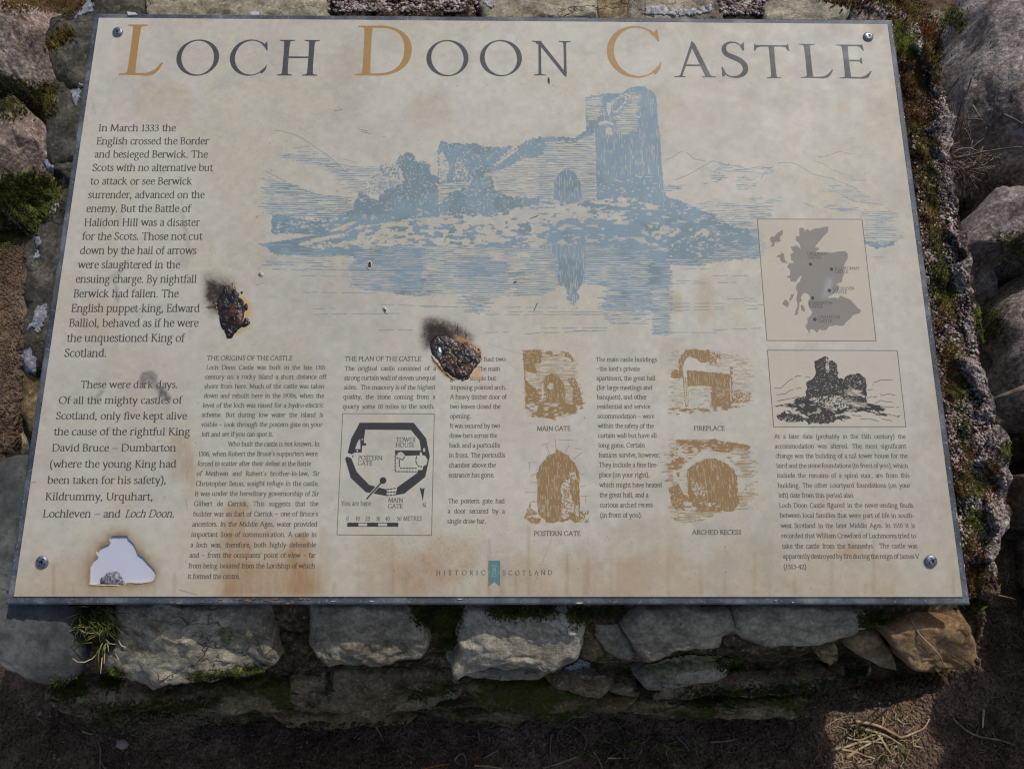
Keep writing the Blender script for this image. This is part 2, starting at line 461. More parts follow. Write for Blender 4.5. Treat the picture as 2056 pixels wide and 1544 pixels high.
# ---- big etching of the castle in its loch (faded blue)
BLUE = c255(134, 157, 169); BLUE2 = c255(122, 140, 143)
C1 = (500, 160, 5.14); C2 = (850, 160, 5.14); C3 = (1150, 160, 5.14); C4 = (500, 400, 5.14); C5 = (850, 400, 5.14); C6 = (1150, 400, 5.14); C7 = (1510, 260, 5.14)
def etching(bbox_px, shapes, col, alpha, period, seed, colvar=None):
    """shapes: (polygon, tone, pattern, rough amp); tone 0..1, pattern l=line h=rubble s=speck v=vertical"""
    bb = P(bbox_px); c0, r0 = np.floor(bb.min(0)).astype(int); c1, r1 = np.ceil(bb.max(0)).astype(int)
    w, h = c1-c0, r1-r0
    T = np.zeros((h, w), np.float32); K = np.zeros((h, w), np.uint8)
    for i, (poly, tone, pat, amp) in enumerate(shapes):
        m, rr, cc = polymask([rough(poly, amp, 9, seed+i)], 1, 30)
        if pat in 'lb' and amp >= 2:                             # hatching ends raggedly, line by line
            sh = (np.repeat(np.random.default_rng(seed+i).random(m.shape[0]//4+2), 4)[:m.shape[0]]-.5)*amp*11
            ci = np.clip(np.arange(m.shape[1])[None, :]+sh[:, None].astype(int)*np.where(np.arange(m.shape[1]) < m.shape[1]/2, 1, -1)[None, :], 0, m.shape[1]-1)
            m = np.take_along_axis(m, ci, 1)
        ra, ca = max(rr, r0), max(cc, c0); rb, cb = min(rr+m.shape[0], r1), min(cc+m.shape[1], c1)
        if rb <= ra or cb <= ca: continue
        mm = m[ra-rr:rb-rr, ca-cc:cb-cc] > .5
        T[ra-r0:rb-r0, ca-c0:cb-c0][mm] = tone
        K[ra-r0:rb-r0, ca-c0:cb-c0][mm] = 'lhsvb'.index(pat)
    wy = (fbm(h, w, 60, 160, seed+3, 3)-.5)*period*1.5
    Y = np.arange(h)[:, None]+wy
    ph = Y/period
    L = np.abs((ph % 1)-.5)*2                                   # 0 at the middle of a line
    brk = fbm(h, w, period*.45, period*5, seed+5, 3, .6)         # breaks along the line
    L = np.clip(L*.74+(brk-.5)*1.35+.13, 0, 1)
    Hn = fbm(h, w, period*.9, period*2.0, seed+9, 4, .62); Hn = np.clip((Hn-.5)*2.6+.5, 0, 1)
    S = fbm(h, w, period*.75, period*.75, seed+21, 3, .65); S = np.clip((S-.5)*2.6+.5, 0, 1)
    xx = np.arange(w)[None, :]+(fbm(h, w, 90, 60, seed+33, 2)-.5)*period
    V = np.clip(np.abs(((xx/(period*.8)) % 1)-.5)*1.1+(fbm(h, w, period*3, period*.6, seed+35, 3)-.5)*1.5+.3, 0, 1)
    B = np.clip(fbm(h, w, period*1.6, period*3.4, seed+41, 4, .6)*2.4-.7, 0, 1)
    Pn = np.choose(K, [L, Hn, S, V, B])
    T2 = T*(1+(fbm(h, w, 70, 110, seed+50, 3)-.5)*.45)
    T2 = np.where(T > .9, T-.085, T2)
    m = sstep(T2-Pn, -.04, .06)*(T > 0)
    ink(sstep(T, .45, 1.0)*.26+(T > .12)*.04, r0, c0, col, alpha)
    ink(m, r0, c0, col, alpha)
    if colvar is not None:
        cv = sstep(fbm(h, w, 120, 130, seed+60, 3), .5, .62)
        ink(m*cv, r0, c0, colvar, alpha*.6)
z = lambda C, pts: Z(C[0], C[1], C[2], pts)
SH = [
 # far hills, left
 (z(C1, [(180,1010),(430,1090),(700,1180),(1080,1225),(1090,1480),(240,1400),(150,1330)]), .50, 'l', 5),
 (z(C1, [(470,665),(660,700),(900,860),(1100,895),(1330,910),(1320,1150),(1100,1180),(960,1120),(900,960),(600,870),(340,810),(330,765),(520,790)]), .36, 'l', 5),
 (z(C4, [(250,170),(480,165),(500,200),(700,230),(860,180),(1080,110),(1100,330),(820,390),(700,370),(240,350),(230,250)]), .72, 'h', 4),
 (z(C4, [(250,165),(480,170),(470,260),(560,310),(700,340),(690,370),(240,350),(225,260)]), .93, 'h', 5),
 # water band in front of island, left
 (z(C4, [(70,470),(440,400),(700,370),(900,330),(1000,350),(800,400),(520,460),(700,480),(1200,470),(1200,600),(700,600),(250,570),(220,510)]), .90, 'l', 3),
 # island body
 (z(C4, [(520,480),(820,390),(1100,320),(1200,290),(1560,220),(2056,110),(2056,500),(1200,500),(700,500)]), .40, 'b', 4),
 (P([(700,465),(780,448),(850,433),(1000,418),(1060,405),(1130,402),(1330,405),(1440,432),(1525,462),(1535,505),(1400,515),(1100,500),(850,498),(700,500),(620,500)]), .48, 'b', 4),
 (P([(1180,415),(1330,395),(1440,432),(1525,462),(1540,505),(1400,515),(1200,500),(1090,490),(1100,450)]), .74, 'b', 4),
 (P([(1330,393),(1390,410),(1450,432),(1525,468),(1532,490),(1470,480),(1400,452),(1330,430),(1290,405)]), .96, 'h', 4),
 (P([(1370,480),(1460,470),(1530,485),(1535,515),(1440,522),(1360,518),(1340,500)]), .86, 'h', 4),
 # bushes left of the ruin
 (z(C1, [(1080,1300),(1130,1170),(1210,1160),(1260,1230),(1330,1250),(1400,1120),(1590,1080),(1640,990),(1500,870),(1530,810),(1620,745),(1700,770),(1740,850),(1870,880),(1880,980),(1950,1000),(1960,1400),(1500,1460),(1000,1520),(1060,1400)]), .88, 's', 6),
 (z(C1, [(1210,1060),(1330,960),(1360,880),(1470,860),(1590,960),(1580,1080),(1430,1130),(1330,1190),(1230,1180)]), .36, 's', 6),
 (z(C1, [(1600,760),(1650,745),(1740,850),(1870,885),(1870,990),(1920,1060),(1950,1300),(1500,1430),(1640,1100),(1560,900)]), .96, 's', 6),
 (z(C1, [(1120,1200),(1200,1170),(1300,1280),(1400,1340),(1700,1330),(1960,1340),(1960,1420),(1560,1450),(900,1540),(1060,1400)]), .90, 'h', 5),
 # ruined wall, left part
 (z(C2, [(150,720),(165,640),(230,640),(260,660),(560,660),(600,690),(830,700),(880,680),(930,690),(760,850),(600,1010),(480,1050),(150,1085)]), .95, 's', 4),
 (z(C2, [(158,740),(210,760),(255,850),(262,960),(215,1050),(158,1070)]), .22, 's', 3),
 (z(C2, [(300,1040),(340,830),(380,790),(420,900),(490,960),(500,1040)]), .45, 's', 3),
 (z(C2, [(158,1085),(480,1045),(480,1090),(330,1150),(230,1230),(158,1280)]), .30, 'l', 2),
 # sloping scree / wall head
 (z(C2, [(640,960),(760,850),(960,700),(1080,630),(1200,590),(1300,610),(1290,700),(1230,780),(1150,810),(1040,820),(900,900),(700,970)]), .90, 's', 4),
 (z(C2, [(720,890),(860,780),(960,700),(985,720),(860,820),(760,900)]), .10, 's', 2),
 (z(C2, [(640,980),(900,900),(1060,810),(1170,815),(1180,1100),(1150,1210),(840,1200),(740,1100),(620,1010)]), .30, 'l', 3),
 (z(C2, [(1300,620),(1560,640),(1660,540),(1770,620),(1790,1260),(1640,1250),(1180,1250),(1180,820),(1240,760)]), .42, 'l', 3),
 (z(C2, [(1170,800),(1760,800),(1790,1230),(1640,1240),(1190,1240),(1190,900)]), .50, 'l', 3),
 (z(C2, [(1240,590),(1400,590),(1560,610),(1640,540),(1700,510),(1780,590),(1700,560),(1560,650),(1300,630)]), .80, 's', 3),
 # bushes at the wall foot
 (z(C2, [(150,1290),(240,1210),(330,1150),(450,1100),(520,1000),(620,1030),(720,1080),(740,1140),(850,1200),(1000,1210),(1200,1230),(1200,1300),(1020,1320),(740,1390),(300,1400),(150,1400)]), .86, 's', 6),
 (z(C2, [(500,1000),(560,840),(640,900),(620,1000),(700,1000),(740,1100),(640,1140),(560,1090)]), .93, 's', 5),
 (z(C2, [(250,1230),(560,1200),(900,1225),(1060,1260),(960,1320),(700,1385),(300,1390)]), .97, 's', 5),
 # gateway
 (z(C2, [(1320,1230),(1330,1060),(1400,930),(1490,890),(1590,940),(1650,1050),(1670,1230),(1640,1280)]), .36, 'l', 2),
 (z(C2, [(1345,1240),(1350,1060),(1410,960),(1490,920),(1570,970),(1625,1060),(1640,1240),(1560,1285)]), .95, 'v', 1.5),
 # tower
 (z(C3, [(140,540),(135,180),(280,160),(300,145),(460,145),(520,140),(560,100),(640,70),(740,75),(830,130),(865,190),(880,420),(905,640),(920,900),(935,1080),(960,1200),(1060,1270),(1060,1330),(500,1290),(250,1260),(235,700),(230,560)]), .97, 'v', 2),
 (z(C3, [(140,190),(290,175),(290,370),(240,430),(140,420)]), .34, 'l', 3),
 (z(C3, [(400,210),(500,160),(600,130),(600,200),(480,320),(420,350),(400,260)]), .30, 's', 3),
 (z(C3, [(600,180),(665,120),(665,440),(640,510),(560,580),(500,560),(440,400),(500,330),(600,240)]), .38, 'l', 3),
 (z(C3, [(420,240),(470,200),(540,190),(520,260),(430,330)]), .93, 's', 3),
 (z(C3, [(350,240),(395,235),(395,330),(370,365),(350,320)]), .02, 'l', 1),
 (z(C3, [(255,470),(270,440),(340,425),(420,450),(430,480),(410,475),(340,452),(285,475)]), .12, 's', 1),
 (z(C3, [(340,510),(370,490),(405,510),(410,575),(370,580),(340,555)]), .02, 'l', 1),
 (z(C3, [(640,985),(870,985),(900,1180),(760,1230),(600,1210),(250,1250),(260,1050)]), .84, 'h', 3),
 (z(C3, [(480,1210),(560,1200),(700,1260),(900,1300),(860,1350),(600,1330),(250,1300),(250,1250)]), .40, 'b', 3),
 # lit rubble at the island crest
 (z(C5, [(740,170),(1000,80),(1060,110),(1380,40),(1560,60),(2056,150),(2056,240),(1620,180),(1300,230),(1080,260),(200,260),(0,260),(0,230)]), .16, 'b', 4),
 (z(C4, [(830,340),(900,290),(1080,230),(1120,240),(960,320)]), .0, 'b', 2),
 (z(C4, [(1060,440),(1180,390),(1360,365),(1390,400),(1200,460),(1040,485)]), .06, 'b', 2),
 (z(C4, [(500,470),(700,400),(980,350),(1010,370),(760,430),(560,480)]), .03, 'b', 2),
 (z(C4, [(230,440),(330,370),(440,355),(700,370),(420,420)]), .0, 'l', 2),
 # reflections
 (z(C4, [(250,580),(1200,590),(1100,790),(900,760),(420,740),(100,720),(180,640)]), .22, 'l', 3),
 (z(C4, [(1200,490),(2056,490),(2056,985),(1600,990),(1060,920),(1040,680)]), .55, 'l', 3),
 (z(C4, [(1200,490),(1900,490),(1900,700),(1860,960),(1720,990),(1560,980),(1560,820),(1390,760),(1400,690),(1200,700),(1130,640)]), .74, 'l', 8),
 (z(C4, [(1880,540),(2056,540),(2056,780),(1940,790),(1900,700)]), .30, 'l', 3),
 (z(C5, [(0,490),(1240,500),(1400,560),(1400,900),(1240,1000),(1000,1000),(740,990),(480,980),(0,980)]), .46, 'l', 3),
 (z(C5, [(490,600),(600,590),(860,640),(900,740),(720,780),(480,790),(360,740)]), .80, 'l', 9),
 (z(C5, [(470,900),(740,910),(720,1030),(620,1180),(470,1180),(400,1080)]), .52, 'l', 8),
 (z(C5, [(680,560),(800,540),(850,620),(720,640)]), .05, 'l', 3),
 (z(C5, [(950,560),(1080,540),(1120,590),(960,610)]), .05, 'l', 3),
 (z(C5, [(870,670),(1060,660),(1060,720),(920,740)]), .10, 'l', 3),
 (z(C5, [(1200,480),(1800,480),(1720,580),(1680,700),(1680,830),(1610,900),(1570,1090),(1510,1090),(1470,920),(1390,880),(1390,600)]), .93, 'v', 5),
 (z(C6, [(130,480),(1000,480),(1000,1150),(330,1160),(330,900),(140,880)]), .58, 'l', 3),
 (z(C6, [(300,480),(780,480),(700,690),(540,640),(440,560),(300,620)]), .78, 'l', 8),
 (z(C6, [(300,990),(780,990),(790,1110),(300,1160)]), .66, 'l', 4),
 (z(C6, [(780,520),(1000,560),(1000,870),(1010,1150),(820,1150),(800,1000),(790,800)]), .88, 'l', 4),
 (z(C6, [(815,930),(1000,920),(1010,1300),(1030,1400),(820,1400)]), .52, 'l', 2),
 (z(C6, [(330,1160),(790,1160),(790,1290),(340,1280)]), .30, 'l', 3),
 (z(C6, [(1000,500),(1930,480),(1930,610),(1500,640),(1300,690),(1000,680)]), .72, 'l', 3),
 (z(C6, [(1030,500),(1500,500),(1480,560),(1340,620),(1030,600)]), .88, 'h', 4),
 # right hills
 (z(C3, [(1500,860),(1700,880),(1800,930),(2056,910),(2056,960),(1900,980),(1700,950),(1450,960)]), .30, 'l', 3),
 (z(C3, [(1440,960),(1600,980),(1500,1060),(1400,1080),(1350,1100)]), .28, 'l', 3),
 (z(C3, [(1730,1000),(1900,1010),(1880,1100),(1740,1140),(1650,1140)]), .28, 'l', 3),
 (z(C3, [(940,1090),(1160,1080),(1100,1130),(950,1170)]), .45, 'l', 3),
 (z(C3, [(1180,1290),(1500,1240),(1700,1290),(1900,1300),(2056,1260),(2056,1440),(1900,1440),(1700,1440),(1400,1380)]), .27, 'l', 3),
 (z(C3, [(1500,1310),(1750,1290),(1740,1450),(1880,1500),(1880,1540),(1700,1540),(1480,1420)]), .42, 'l', 3),
 (z(C7, [(780,560),(960,580),(1100,630),(1200,700),(1180,760),(1050,750),(940,690),(780,650)]), .30, 'l', 3),
 (z(C7, [(780,790),(960,780),(1120,830),(1120,860),(960,850),(780,820)]), .42, 'l', 3),
 (z(C7, [(1150,830),(1480,850),(1480,900),(1440,1000),(1560,1100),(1480,1170),(1160,1170),(1140,950)]), .36, 'l', 4),
 (z(C7, [(1160,1140),(1250,1160),(1500,1160),(1440,1200),(1290,1240),(1240,1210),(1160,1200)]), .80, 'h', 4),
 (z(C7, [(0,700),(300,700),(330,740),(250,790),(0,830)]), .22, 'l', 3),
]
etching([(505, 165), (1815, 165), (1850, 700), (470, 700)], SH, BLUE, .90, 9.6, 1000, BLUE2)
for pts, C in [([(260,525),(330,530),(480,575),(600,640),(700,710),(800,775),(900,860),(1010,965)], C1), ([(310,768),(500,785),(640,830),(780,880),(920,935)], C1),
               ([(180,950),(300,1010),(430,1085),(520,1125),(700,1185),(900,1208),(1080,1225)], C1), ([(960,820),(1010,815),(1080,765),(1130,740),(1180,755),(1250,820),(1370,845)], C3),
               ([(1060,1035),(1180,990),(1320,910),(1440,840),(1500,850),(1580,880),(1680,890),(1790,925),(1880,905),(2056,910)], C3), ([(1500,1050),(1560,990)], C3), ([(1920,1070),(1960,990),(2000,955)], C3),
               ([(0,400),(180,405),(260,350),(330,340),(450,355),(540,405),(620,460),(740,490),(830,510),(920,550),(1080,610)], C7), ([(680,285),(740,285),(900,230),(1010,255)], C7),
               ([(640,330),(740,360),(840,420),(940,462)], C7), ([(1000,505),(1060,525),(1170,528)], C7), ([(490,740),(580,780),(650,800)], C7), ([(970,700),(1060,745),(1200,760),(1350,780)], C7),
               ([(1180,290),(1240,300),(1360,300)], C6), ([(1390,790),(1500,792),(1800,790)], C6), ([(1010,870),(1380,870)], C6), ([(1500,862),(1690,862)], C6), ([(1010,835),(1250,850),(1320,852)], C6),
               ([(1120,722),(1410,722)], C6), ([(1050,1075),(1570,1075)], C6), ([(1050,1110),(1560,1115)], C6), ([(1050,1152),(1560,1135)], C6), ([(1600,1028),(1880,1028)], C6), ([(1780,1050),(1960,1055)], C6), ([(1780,1095),(1970,1095)], C6),
               ([(1800,1130),(1940,1130)], C6), ([(1450,1352),(1940,1330)], C6), ([(840,1372),(1480,1378)], C6), ([(0,1355),(400,1355)], C6), ([(350,1240),(1000,1240)], C6), ([(410,1285),(780,1285)], C6), ([(0,1190),(800,1190)], C6),
               ([(240,725),(1560,735)], C4), ([(540,790),(1200,800)], C4), ([(560,960),(1300,970)], C4), ([(180,640),(700,660)], C4), ([(660,1130),(900,1128)], C4), ([(660,1188),(1560,1180)], C4), ([(1340,1350),(1690,1350)], C4), ([(1350,1085),(2056,1110)], C4),
               ([(850,1115),(1380,1118)], C5), ([(880,1160),(1850,1165)], C5), ([(640,1190),(1850,1190)], C5), ([(640,1375),(880,1372)], C5), ([(1050,1390),(1850,1355)], C5), ([(1220,1330),(1900,1330)], C5), ([(0,1110),(700,1110)], C5), ([(1260,1318),(1390,1318)], C7)]:
    line(rough(z(C, pts), .8, 22, len(pts), False), 1.35, BLUE*.9, .85, .10, len(pts))

# ---- sepia vignettes
SEP = c255(154, 123, 80)
G1 = (1030, 690, 8.578); G2 = (1030, 870, 7.017); G3 = (1330, 690, 8.125); G4 = (1320, 870, 7.18)
etching([(1040, 695), (1180, 695), (1185, 850), (1040, 850)], [
 (z(G1, [(175,120),(270,95),(480,110),(620,125),(700,200),(820,180),(860,130),(960,150),(1040,240),(1100,330),(1100,640),(1130,700),(1200,950),(1190,1080),(1080,1200),(930,1270),(800,1260),(740,1330),(500,1270),(300,1260),(220,1100)]), .30, 'l', 2),
 (z(G1, [(175,120),(270,95),(480,110),(500,200),(480,330),(380,370),(430,560),(330,500),(220,440)]), .90, 's', 3),
 (z(G1, [(560,130),(640,125),(720,190),(820,180),(860,130),(950,150),(1040,250),(1040,330),(960,240),(860,200),(720,220),(580,190)]), .75, 's', 3),
 (z(G1, [(170,120),(215,130),(215,1080),(200,700)]), .96, 'h', 1),
 (z(G1, [(215,630),(340,740),(440,830),(470,1020),(220,1030)]), .97, 'h', 2),
 (z(G1, [(950,600),(1050,580),(1110,680),(1160,850),(1200,960),(1190,1080),(1100,1100),(1010,960),(1030,800)]), .80, 's', 3),
 (z(G1, [(465,1030),(465,760),(500,620),(650,480),(700,500),(860,640),(910,760),(910,1030)]), .55, 'l', 2),
 (z(G1, [(490,700),(540,600),(650,510),(700,520),(830,620),(885,760),(900,1030),(560,1030),(560,760)]), .96, 'v', 2),
 (z(G1, [(495,700),(525,660),(525,930),(495,950)]), .02, 'l', 1),
 (z(G1, [(600,700),(640,660),(700,700),(700,760),(650,800),(600,770)]), .15, 's', 2),
 (z(G1, [(220,1030),(480,1020),(900,1020),(1190,1000),(1180,1110),(1080,1200),(930,1270),(800,1230),(740,1330),(500,1270),(300,1260)]), .70, 'b', 3),
 (z(G1, [(230,1050),(330,1040),(420,1090),(400,1180),(260,1110)]), .1, 'h', 2)], SEP, .92, 6.2, 2000)
etching([(1040, 870), (1195, 870), (1195, 1060), (1040, 1060)], [
 (z(G2, [(150,1190),(200,1080),(240,970),(250,1060),(330,1110),(340,1130),(200,1170),(330,1190),(400,1200),(370,1270),(250,1270),(200,1220)]), .75, 's', 2),
 (z(G2, [(940,1100),(1060,1090),(1070,1250),(860,1250)]), .5, 's', 3),
 (z(G2, [(335,560),(370,460),(500,300),(590,280),(610,220),(700,270),(780,310),(880,440),(935,560),(945,1220),(880,1260),(800,1210),(700,1250),(640,1240),(560,1265),(470,1255),(440,1200),(350,1140)]), .975, 'v', 1.5),
 (z(G2, [(690,720),(730,660),(800,640),(800,560),(850,540),(900,600),(920,700),(900,660),(810,640),(800,800),(830,900),(870,960),(870,1080),(780,1180),(690,1190),(680,1080),(680,900),(670,800)]), .40, 's', 3),
 (z(G2, [(880,1010),(925,1010),(925,1180),(880,1150)]), .15, 'v', 1),
 (z(G2, [(400,860),(520,880),(520,1180),(410,1150)]), .75, 'v', 2)], SEP, .92, 6.2, 2100)
for pts in [[(470,170),(515,290)], [(598,80),(605,230)], [(790,170),(735,270)], [(965,270),(850,365)], [(290,578),(335,578)], [(230,692),(335,692)], [(165,832),(335,830)], [(210,410),(330,410)], [(230,410),(230,520)], [(300,580),(250,600)],
            [(240,965),(335,965)], [(940,745),(1020,745)], [(940,880),(1070,880)], [(1025,880),(1025,1000)], [(640,90),(850,100)], [(410,160),(520,140)], [(960,580),(1000,570)], [(870,210),(960,220)], [(350,500),(320,520)]]:
    line(rough(z(G2, pts), .5, 12, 3, False), .9, SEP*.85, .8, .1)
etching([(1325, 692), (1520, 692), (1525, 850), (1325, 850)], [
 (z(G3, [(120,120),(300,110),(300,380),(130,540),(60,540),(60,400),(110,250)]), .16, 'l', 3),
 (z(G3, [(770,110),(1000,130),(1200,200),(1400,260),(1460,500),(1500,800),(1420,950),(1130,980),(1130,500),(800,350)]), .24, 'l', 4),
 (z(G3, [(120,560),(330,570),(400,1040),(120,1060)]), .20, 'l', 3),
 (z(G3, [(380,95),(760,100),(830,180),(830,320),(780,340),(740,290),(640,320),(540,240),(430,210),(370,270),(330,420),(255,410),(280,250)]), .975, 'v', 2),
 (z(G3, [(760,110),(860,140),(1020,200),(1010,230),(900,240),(900,320),(800,340),(780,200)]), .6, 's', 3),
 (z(G3, [(180,430),(330,430),(350,540),(320,560),(190,575),(140,560),(150,470)]), .93, 's', 2),
 (z(G3, [(400,430),(780,465),(1100,500),(1140,560),(1140,940),(1090,1060),(780,1040),(790,700),(410,690)]), .975, 'v', 2),
 (z(G3, [(330,550),(410,550),(430,1010),(380,1040)]), .95, 'v', 1),
 (z(G3, [(352,560),(368,560),(400,1000),(388,1010)]), .0, 'l', .5),
 (z(G3, [(385,520),(400,520),(420,1000),(408,1010)]), .0, 'l', .5),
 (z(G3, [(1098,560),(1110,560),(1130,930),(1112,950)]), .0, 'l', .5),
 (z(G3, [(420,700),(770,700),(770,1020),(450,1020)]), .17, 'l', 2),
 (z(G3, [(900,720),(1080,720),(1070,950),(1000,960),(900,880)]), .72, 's', 3),
 (z(G3, [(110,1040),(300,1060),(700,1040),(1100,1030),(1300,1000),(1280,1050),(1080,1070),(800,1120),(500,1140),(300,1120),(200,1180),(110,1120)]), .6, 'b', 3),
 (z(G3, [(1130,880),(1230,740),(1300,800),(1450,800),(1430,940),(1150,980)]), .62, 's', 3),
 (z(G3, [(1090,400),(1140,370),(1150,500),(1100,510)]), .85, 's', 2)], SEP, .92, 6.2, 2200)
etching([(1328, 872), (1525, 872), (1530, 1055), (1328, 1055)], [
 (z(G4, [(210,60),(290,80),(800,90),(1330,170),(1400,500),(1400,850),(1360,970),(1330,1090),(900,1130),(600,1280),(250,1280),(220,1100),(180,800),(110,480),(150,240)]), .42, 'l', 4),
 (z(G4, [(280,90),(740,120),(800,80),(960,110),(1330,180),(1310,240),(1100,200),(1060,260),(870,280),(740,200),(620,180),(280,150)]), .92, 'h', 3),
 (z(G4, [(270,200),(700,190),(560,310),(350,440),(330,540),(150,500),(150,350)]), .62, 'b', 3),
 (z(G4, [(350,280),(560,290),(480,360),(350,360)]), .12, 'l', 2),
 (z(G4, [(180,780),(330,720),(450,930),(520,1020),(500,1110),(250,1090),(190,1000)]), .93, 's', 3),
 (z(G4, [(330,520),(480,370),(640,250),(730,215),(800,260),(950,280),(1040,400),(1240,550),(1220,620),(1140,600),(1080,500),(950,400),(800,350),(640,380),(440,520)]), .03, 'l', 1.5),
 (z(G4, [(430,530),(560,420),(700,370),(850,365),(990,440),(1110,540),(1150,620),(1150,860),(1180,1000),(1100,1120),(560,1130),(450,940),(440,700)]), .97, 'v', 2),
 (z(G4, [(220,530),(420,535),(425,700),(235,695)]), .03, 'l', 1), (z(G4, [(270,570),(320,560),(315,630),(290,630)]), .9, 'h', 1),
 (z(G4, [(300,715),(430,720),(440,890),(380,880)]), .06, 'l', 1.5),
 (z(G4, [(480,700),(640,720),(720,850),(700,900),(560,900),(500,800)]), .55, 's', 2),
 (z(G4, [(370,990),(490,985),(500,1040),(400,1050)]), .02, 's', 1), (z(G4, [(390,1070),(550,1060),(560,1100),(400,1105)]), .02, 's', 1),
 (z(G4, [(600,1000),(930,1000),(900,1060),(640,1100)]), .42, 'b', 2),
 (z(G4, [(1150,630),(1420,630),(1420,740),(1150,720)]), .05, 'l', 1.5), (z(G4, [(1160,725),(1260,725),(1265,840),(1160,840)]), .05, 'l', 1.5), (z(G4, [(1290,760),(1420,745),(1390,840),(1290,840)]), .04, 'l', 1),
 (z(G4, [(1040,310),(1200,320),(1200,400),(1100,410)]), .05, 'l', 1)], SEP, .92, 6.2, 2300)
line(z(G4, [(350,380),(440,370),(540,400),(600,410),(660,500),(690,640),(715,830),(735,1100)]), 1.2, c255(200, 176, 132), .9)

# ---- map of Scotland
INK = c255(58, 54, 50); GR = c255(142, 136, 127)
MP = (1510, 430, 5.719)
def frame(pts, hw=1.3, col=INK, al=.85):
    line(np.vstack([pts, pts[:1]]), hw, col, al)
mpf = z(MP, [(57,58),(1262,62),(1425,1460),(170,1452)])
mpf = P([(1520.5,440.3),(1730.7,440.8),(1759,685),(1539.7,684)])
m_, r_, c_ = polymask([mpf], 1)
cream = ART[int(mpf[:,1].mean()), int(mpf[0,0])].copy()*0+c255(205, 193, 172)
ink(m_, r_, c_, cream, .75)
for i, pl in enumerate([
 [(545,165),(570,150),(600,170),(605,205),(625,175),(650,180),(655,200),(700,175),(780,160),(850,142),(882,150),(870,205),(800,280),(755,335),(725,385),(770,385),(765,410),(720,440),(860,440),(900,450),(980,432),(1070,425),(1100,460),(1100,510),(1070,560),(1050,650),(1040,720),(1035,780),(960,815),(990,820),(1000,850),(960,900),(880,940),(860,960),(980,970),(1020,940),(1060,955),(1130,985),(1190,1050),(1245,1100),(1245,1135),(1190,1150),(1100,1220),(1050,1280),(960,1275),(890,1285),(850,1330),(770,1325),(750,1370),(700,1320),(660,1330),(655,1380),(640,1340),(615,1290),(640,1240),(640,1200),(690,1130),(660,1080),(645,1000),(670,960),(650,930),(630,910),(590,910),(560,950),(570,1000),(545,1020),(540,1080),(520,1150),(490,1168),(495,1110),(520,1020),(505,980),(520,900),(500,850),(520,800),(560,740),(580,700),(540,730),(500,780),(450,775),(430,740),(390,725),(440,700),(440,650),(400,600),(480,560),(440,520),(450,490),(435,470),(480,440),(440,380),(510,360),(560,400),(540,340),(505,310),(500,260),(545,250),(540,200)],
 [(355,180),(350,230),(320,270),(330,310),(290,330),(265,320),(250,370),(205,380),(235,340),(205,300),(215,255),(250,260),(300,205)],
 [(330,430),(370,460),(375,520),(410,560),(380,560),(350,560),(320,530),(320,500),(270,490),(300,470),(330,460)],
 [(340,625),(360,630),(355,650)], [(420,570),(440,560),(430,620),(415,615)],
 [(450,920),(480,915),(470,960),(440,1000),(430,985)], [(345,1030),(370,985),(400,980),(425,1030),(410,1070),(385,1060)], [(560,1045),(585,1045),(605,1125),(570,1110)]]):
    fill(rough(z(MP, pl), 2.6, 14, 60+i), GR, .93)
soft(z(MP, [(860,720),(930,760),(880,960),(800,980)]), 8, c255(178,174,178), .7, (30, 20), 5, .5)
frame(mpf)
for (x, y) in [(670,577),(911,633),(887,878),(695,965),(722,1209)]:
    c = z(MP, [(x, y)])[0]; t = np.linspace(0, 2*math.pi, 16)[:-1]
    fill(np.c_[c[0]+8.5*np.cos(t), c[1]+8.5*np.sin(t)], INK, .9)
def label(C, x0, x1, y, text, cap, col=INK, **kw):
    a = (C[0]+x0/C[2], C[1]+y/C[2]); b = (C[0]+x1/C[2], C[1]+y/C[2])
    text_line(a[0], a[1], b[0], b[1], text, cap, col, **kw)
for (x0, x1, y, t) in [(632,875,472,'URQUHART'),(640,800,515,'CASTLE'),(950,1238,640,'KILDRUMMY'),(950,1108,680,'CASTLE'),(933,1183,870,'LOCHLEVEN'),(935,1095,912,'CASTLE'),
                       (655,925,1035,'DUMBARTON'),(655,812,1075,'CASTLE'),(755,1012,1200,'LOCH DOON'),(760,920,1243,'CASTLE')]:
    label(MP, x0, x1, y, t, 5.6, w=7.5, thin=4.5, alpha=.9)

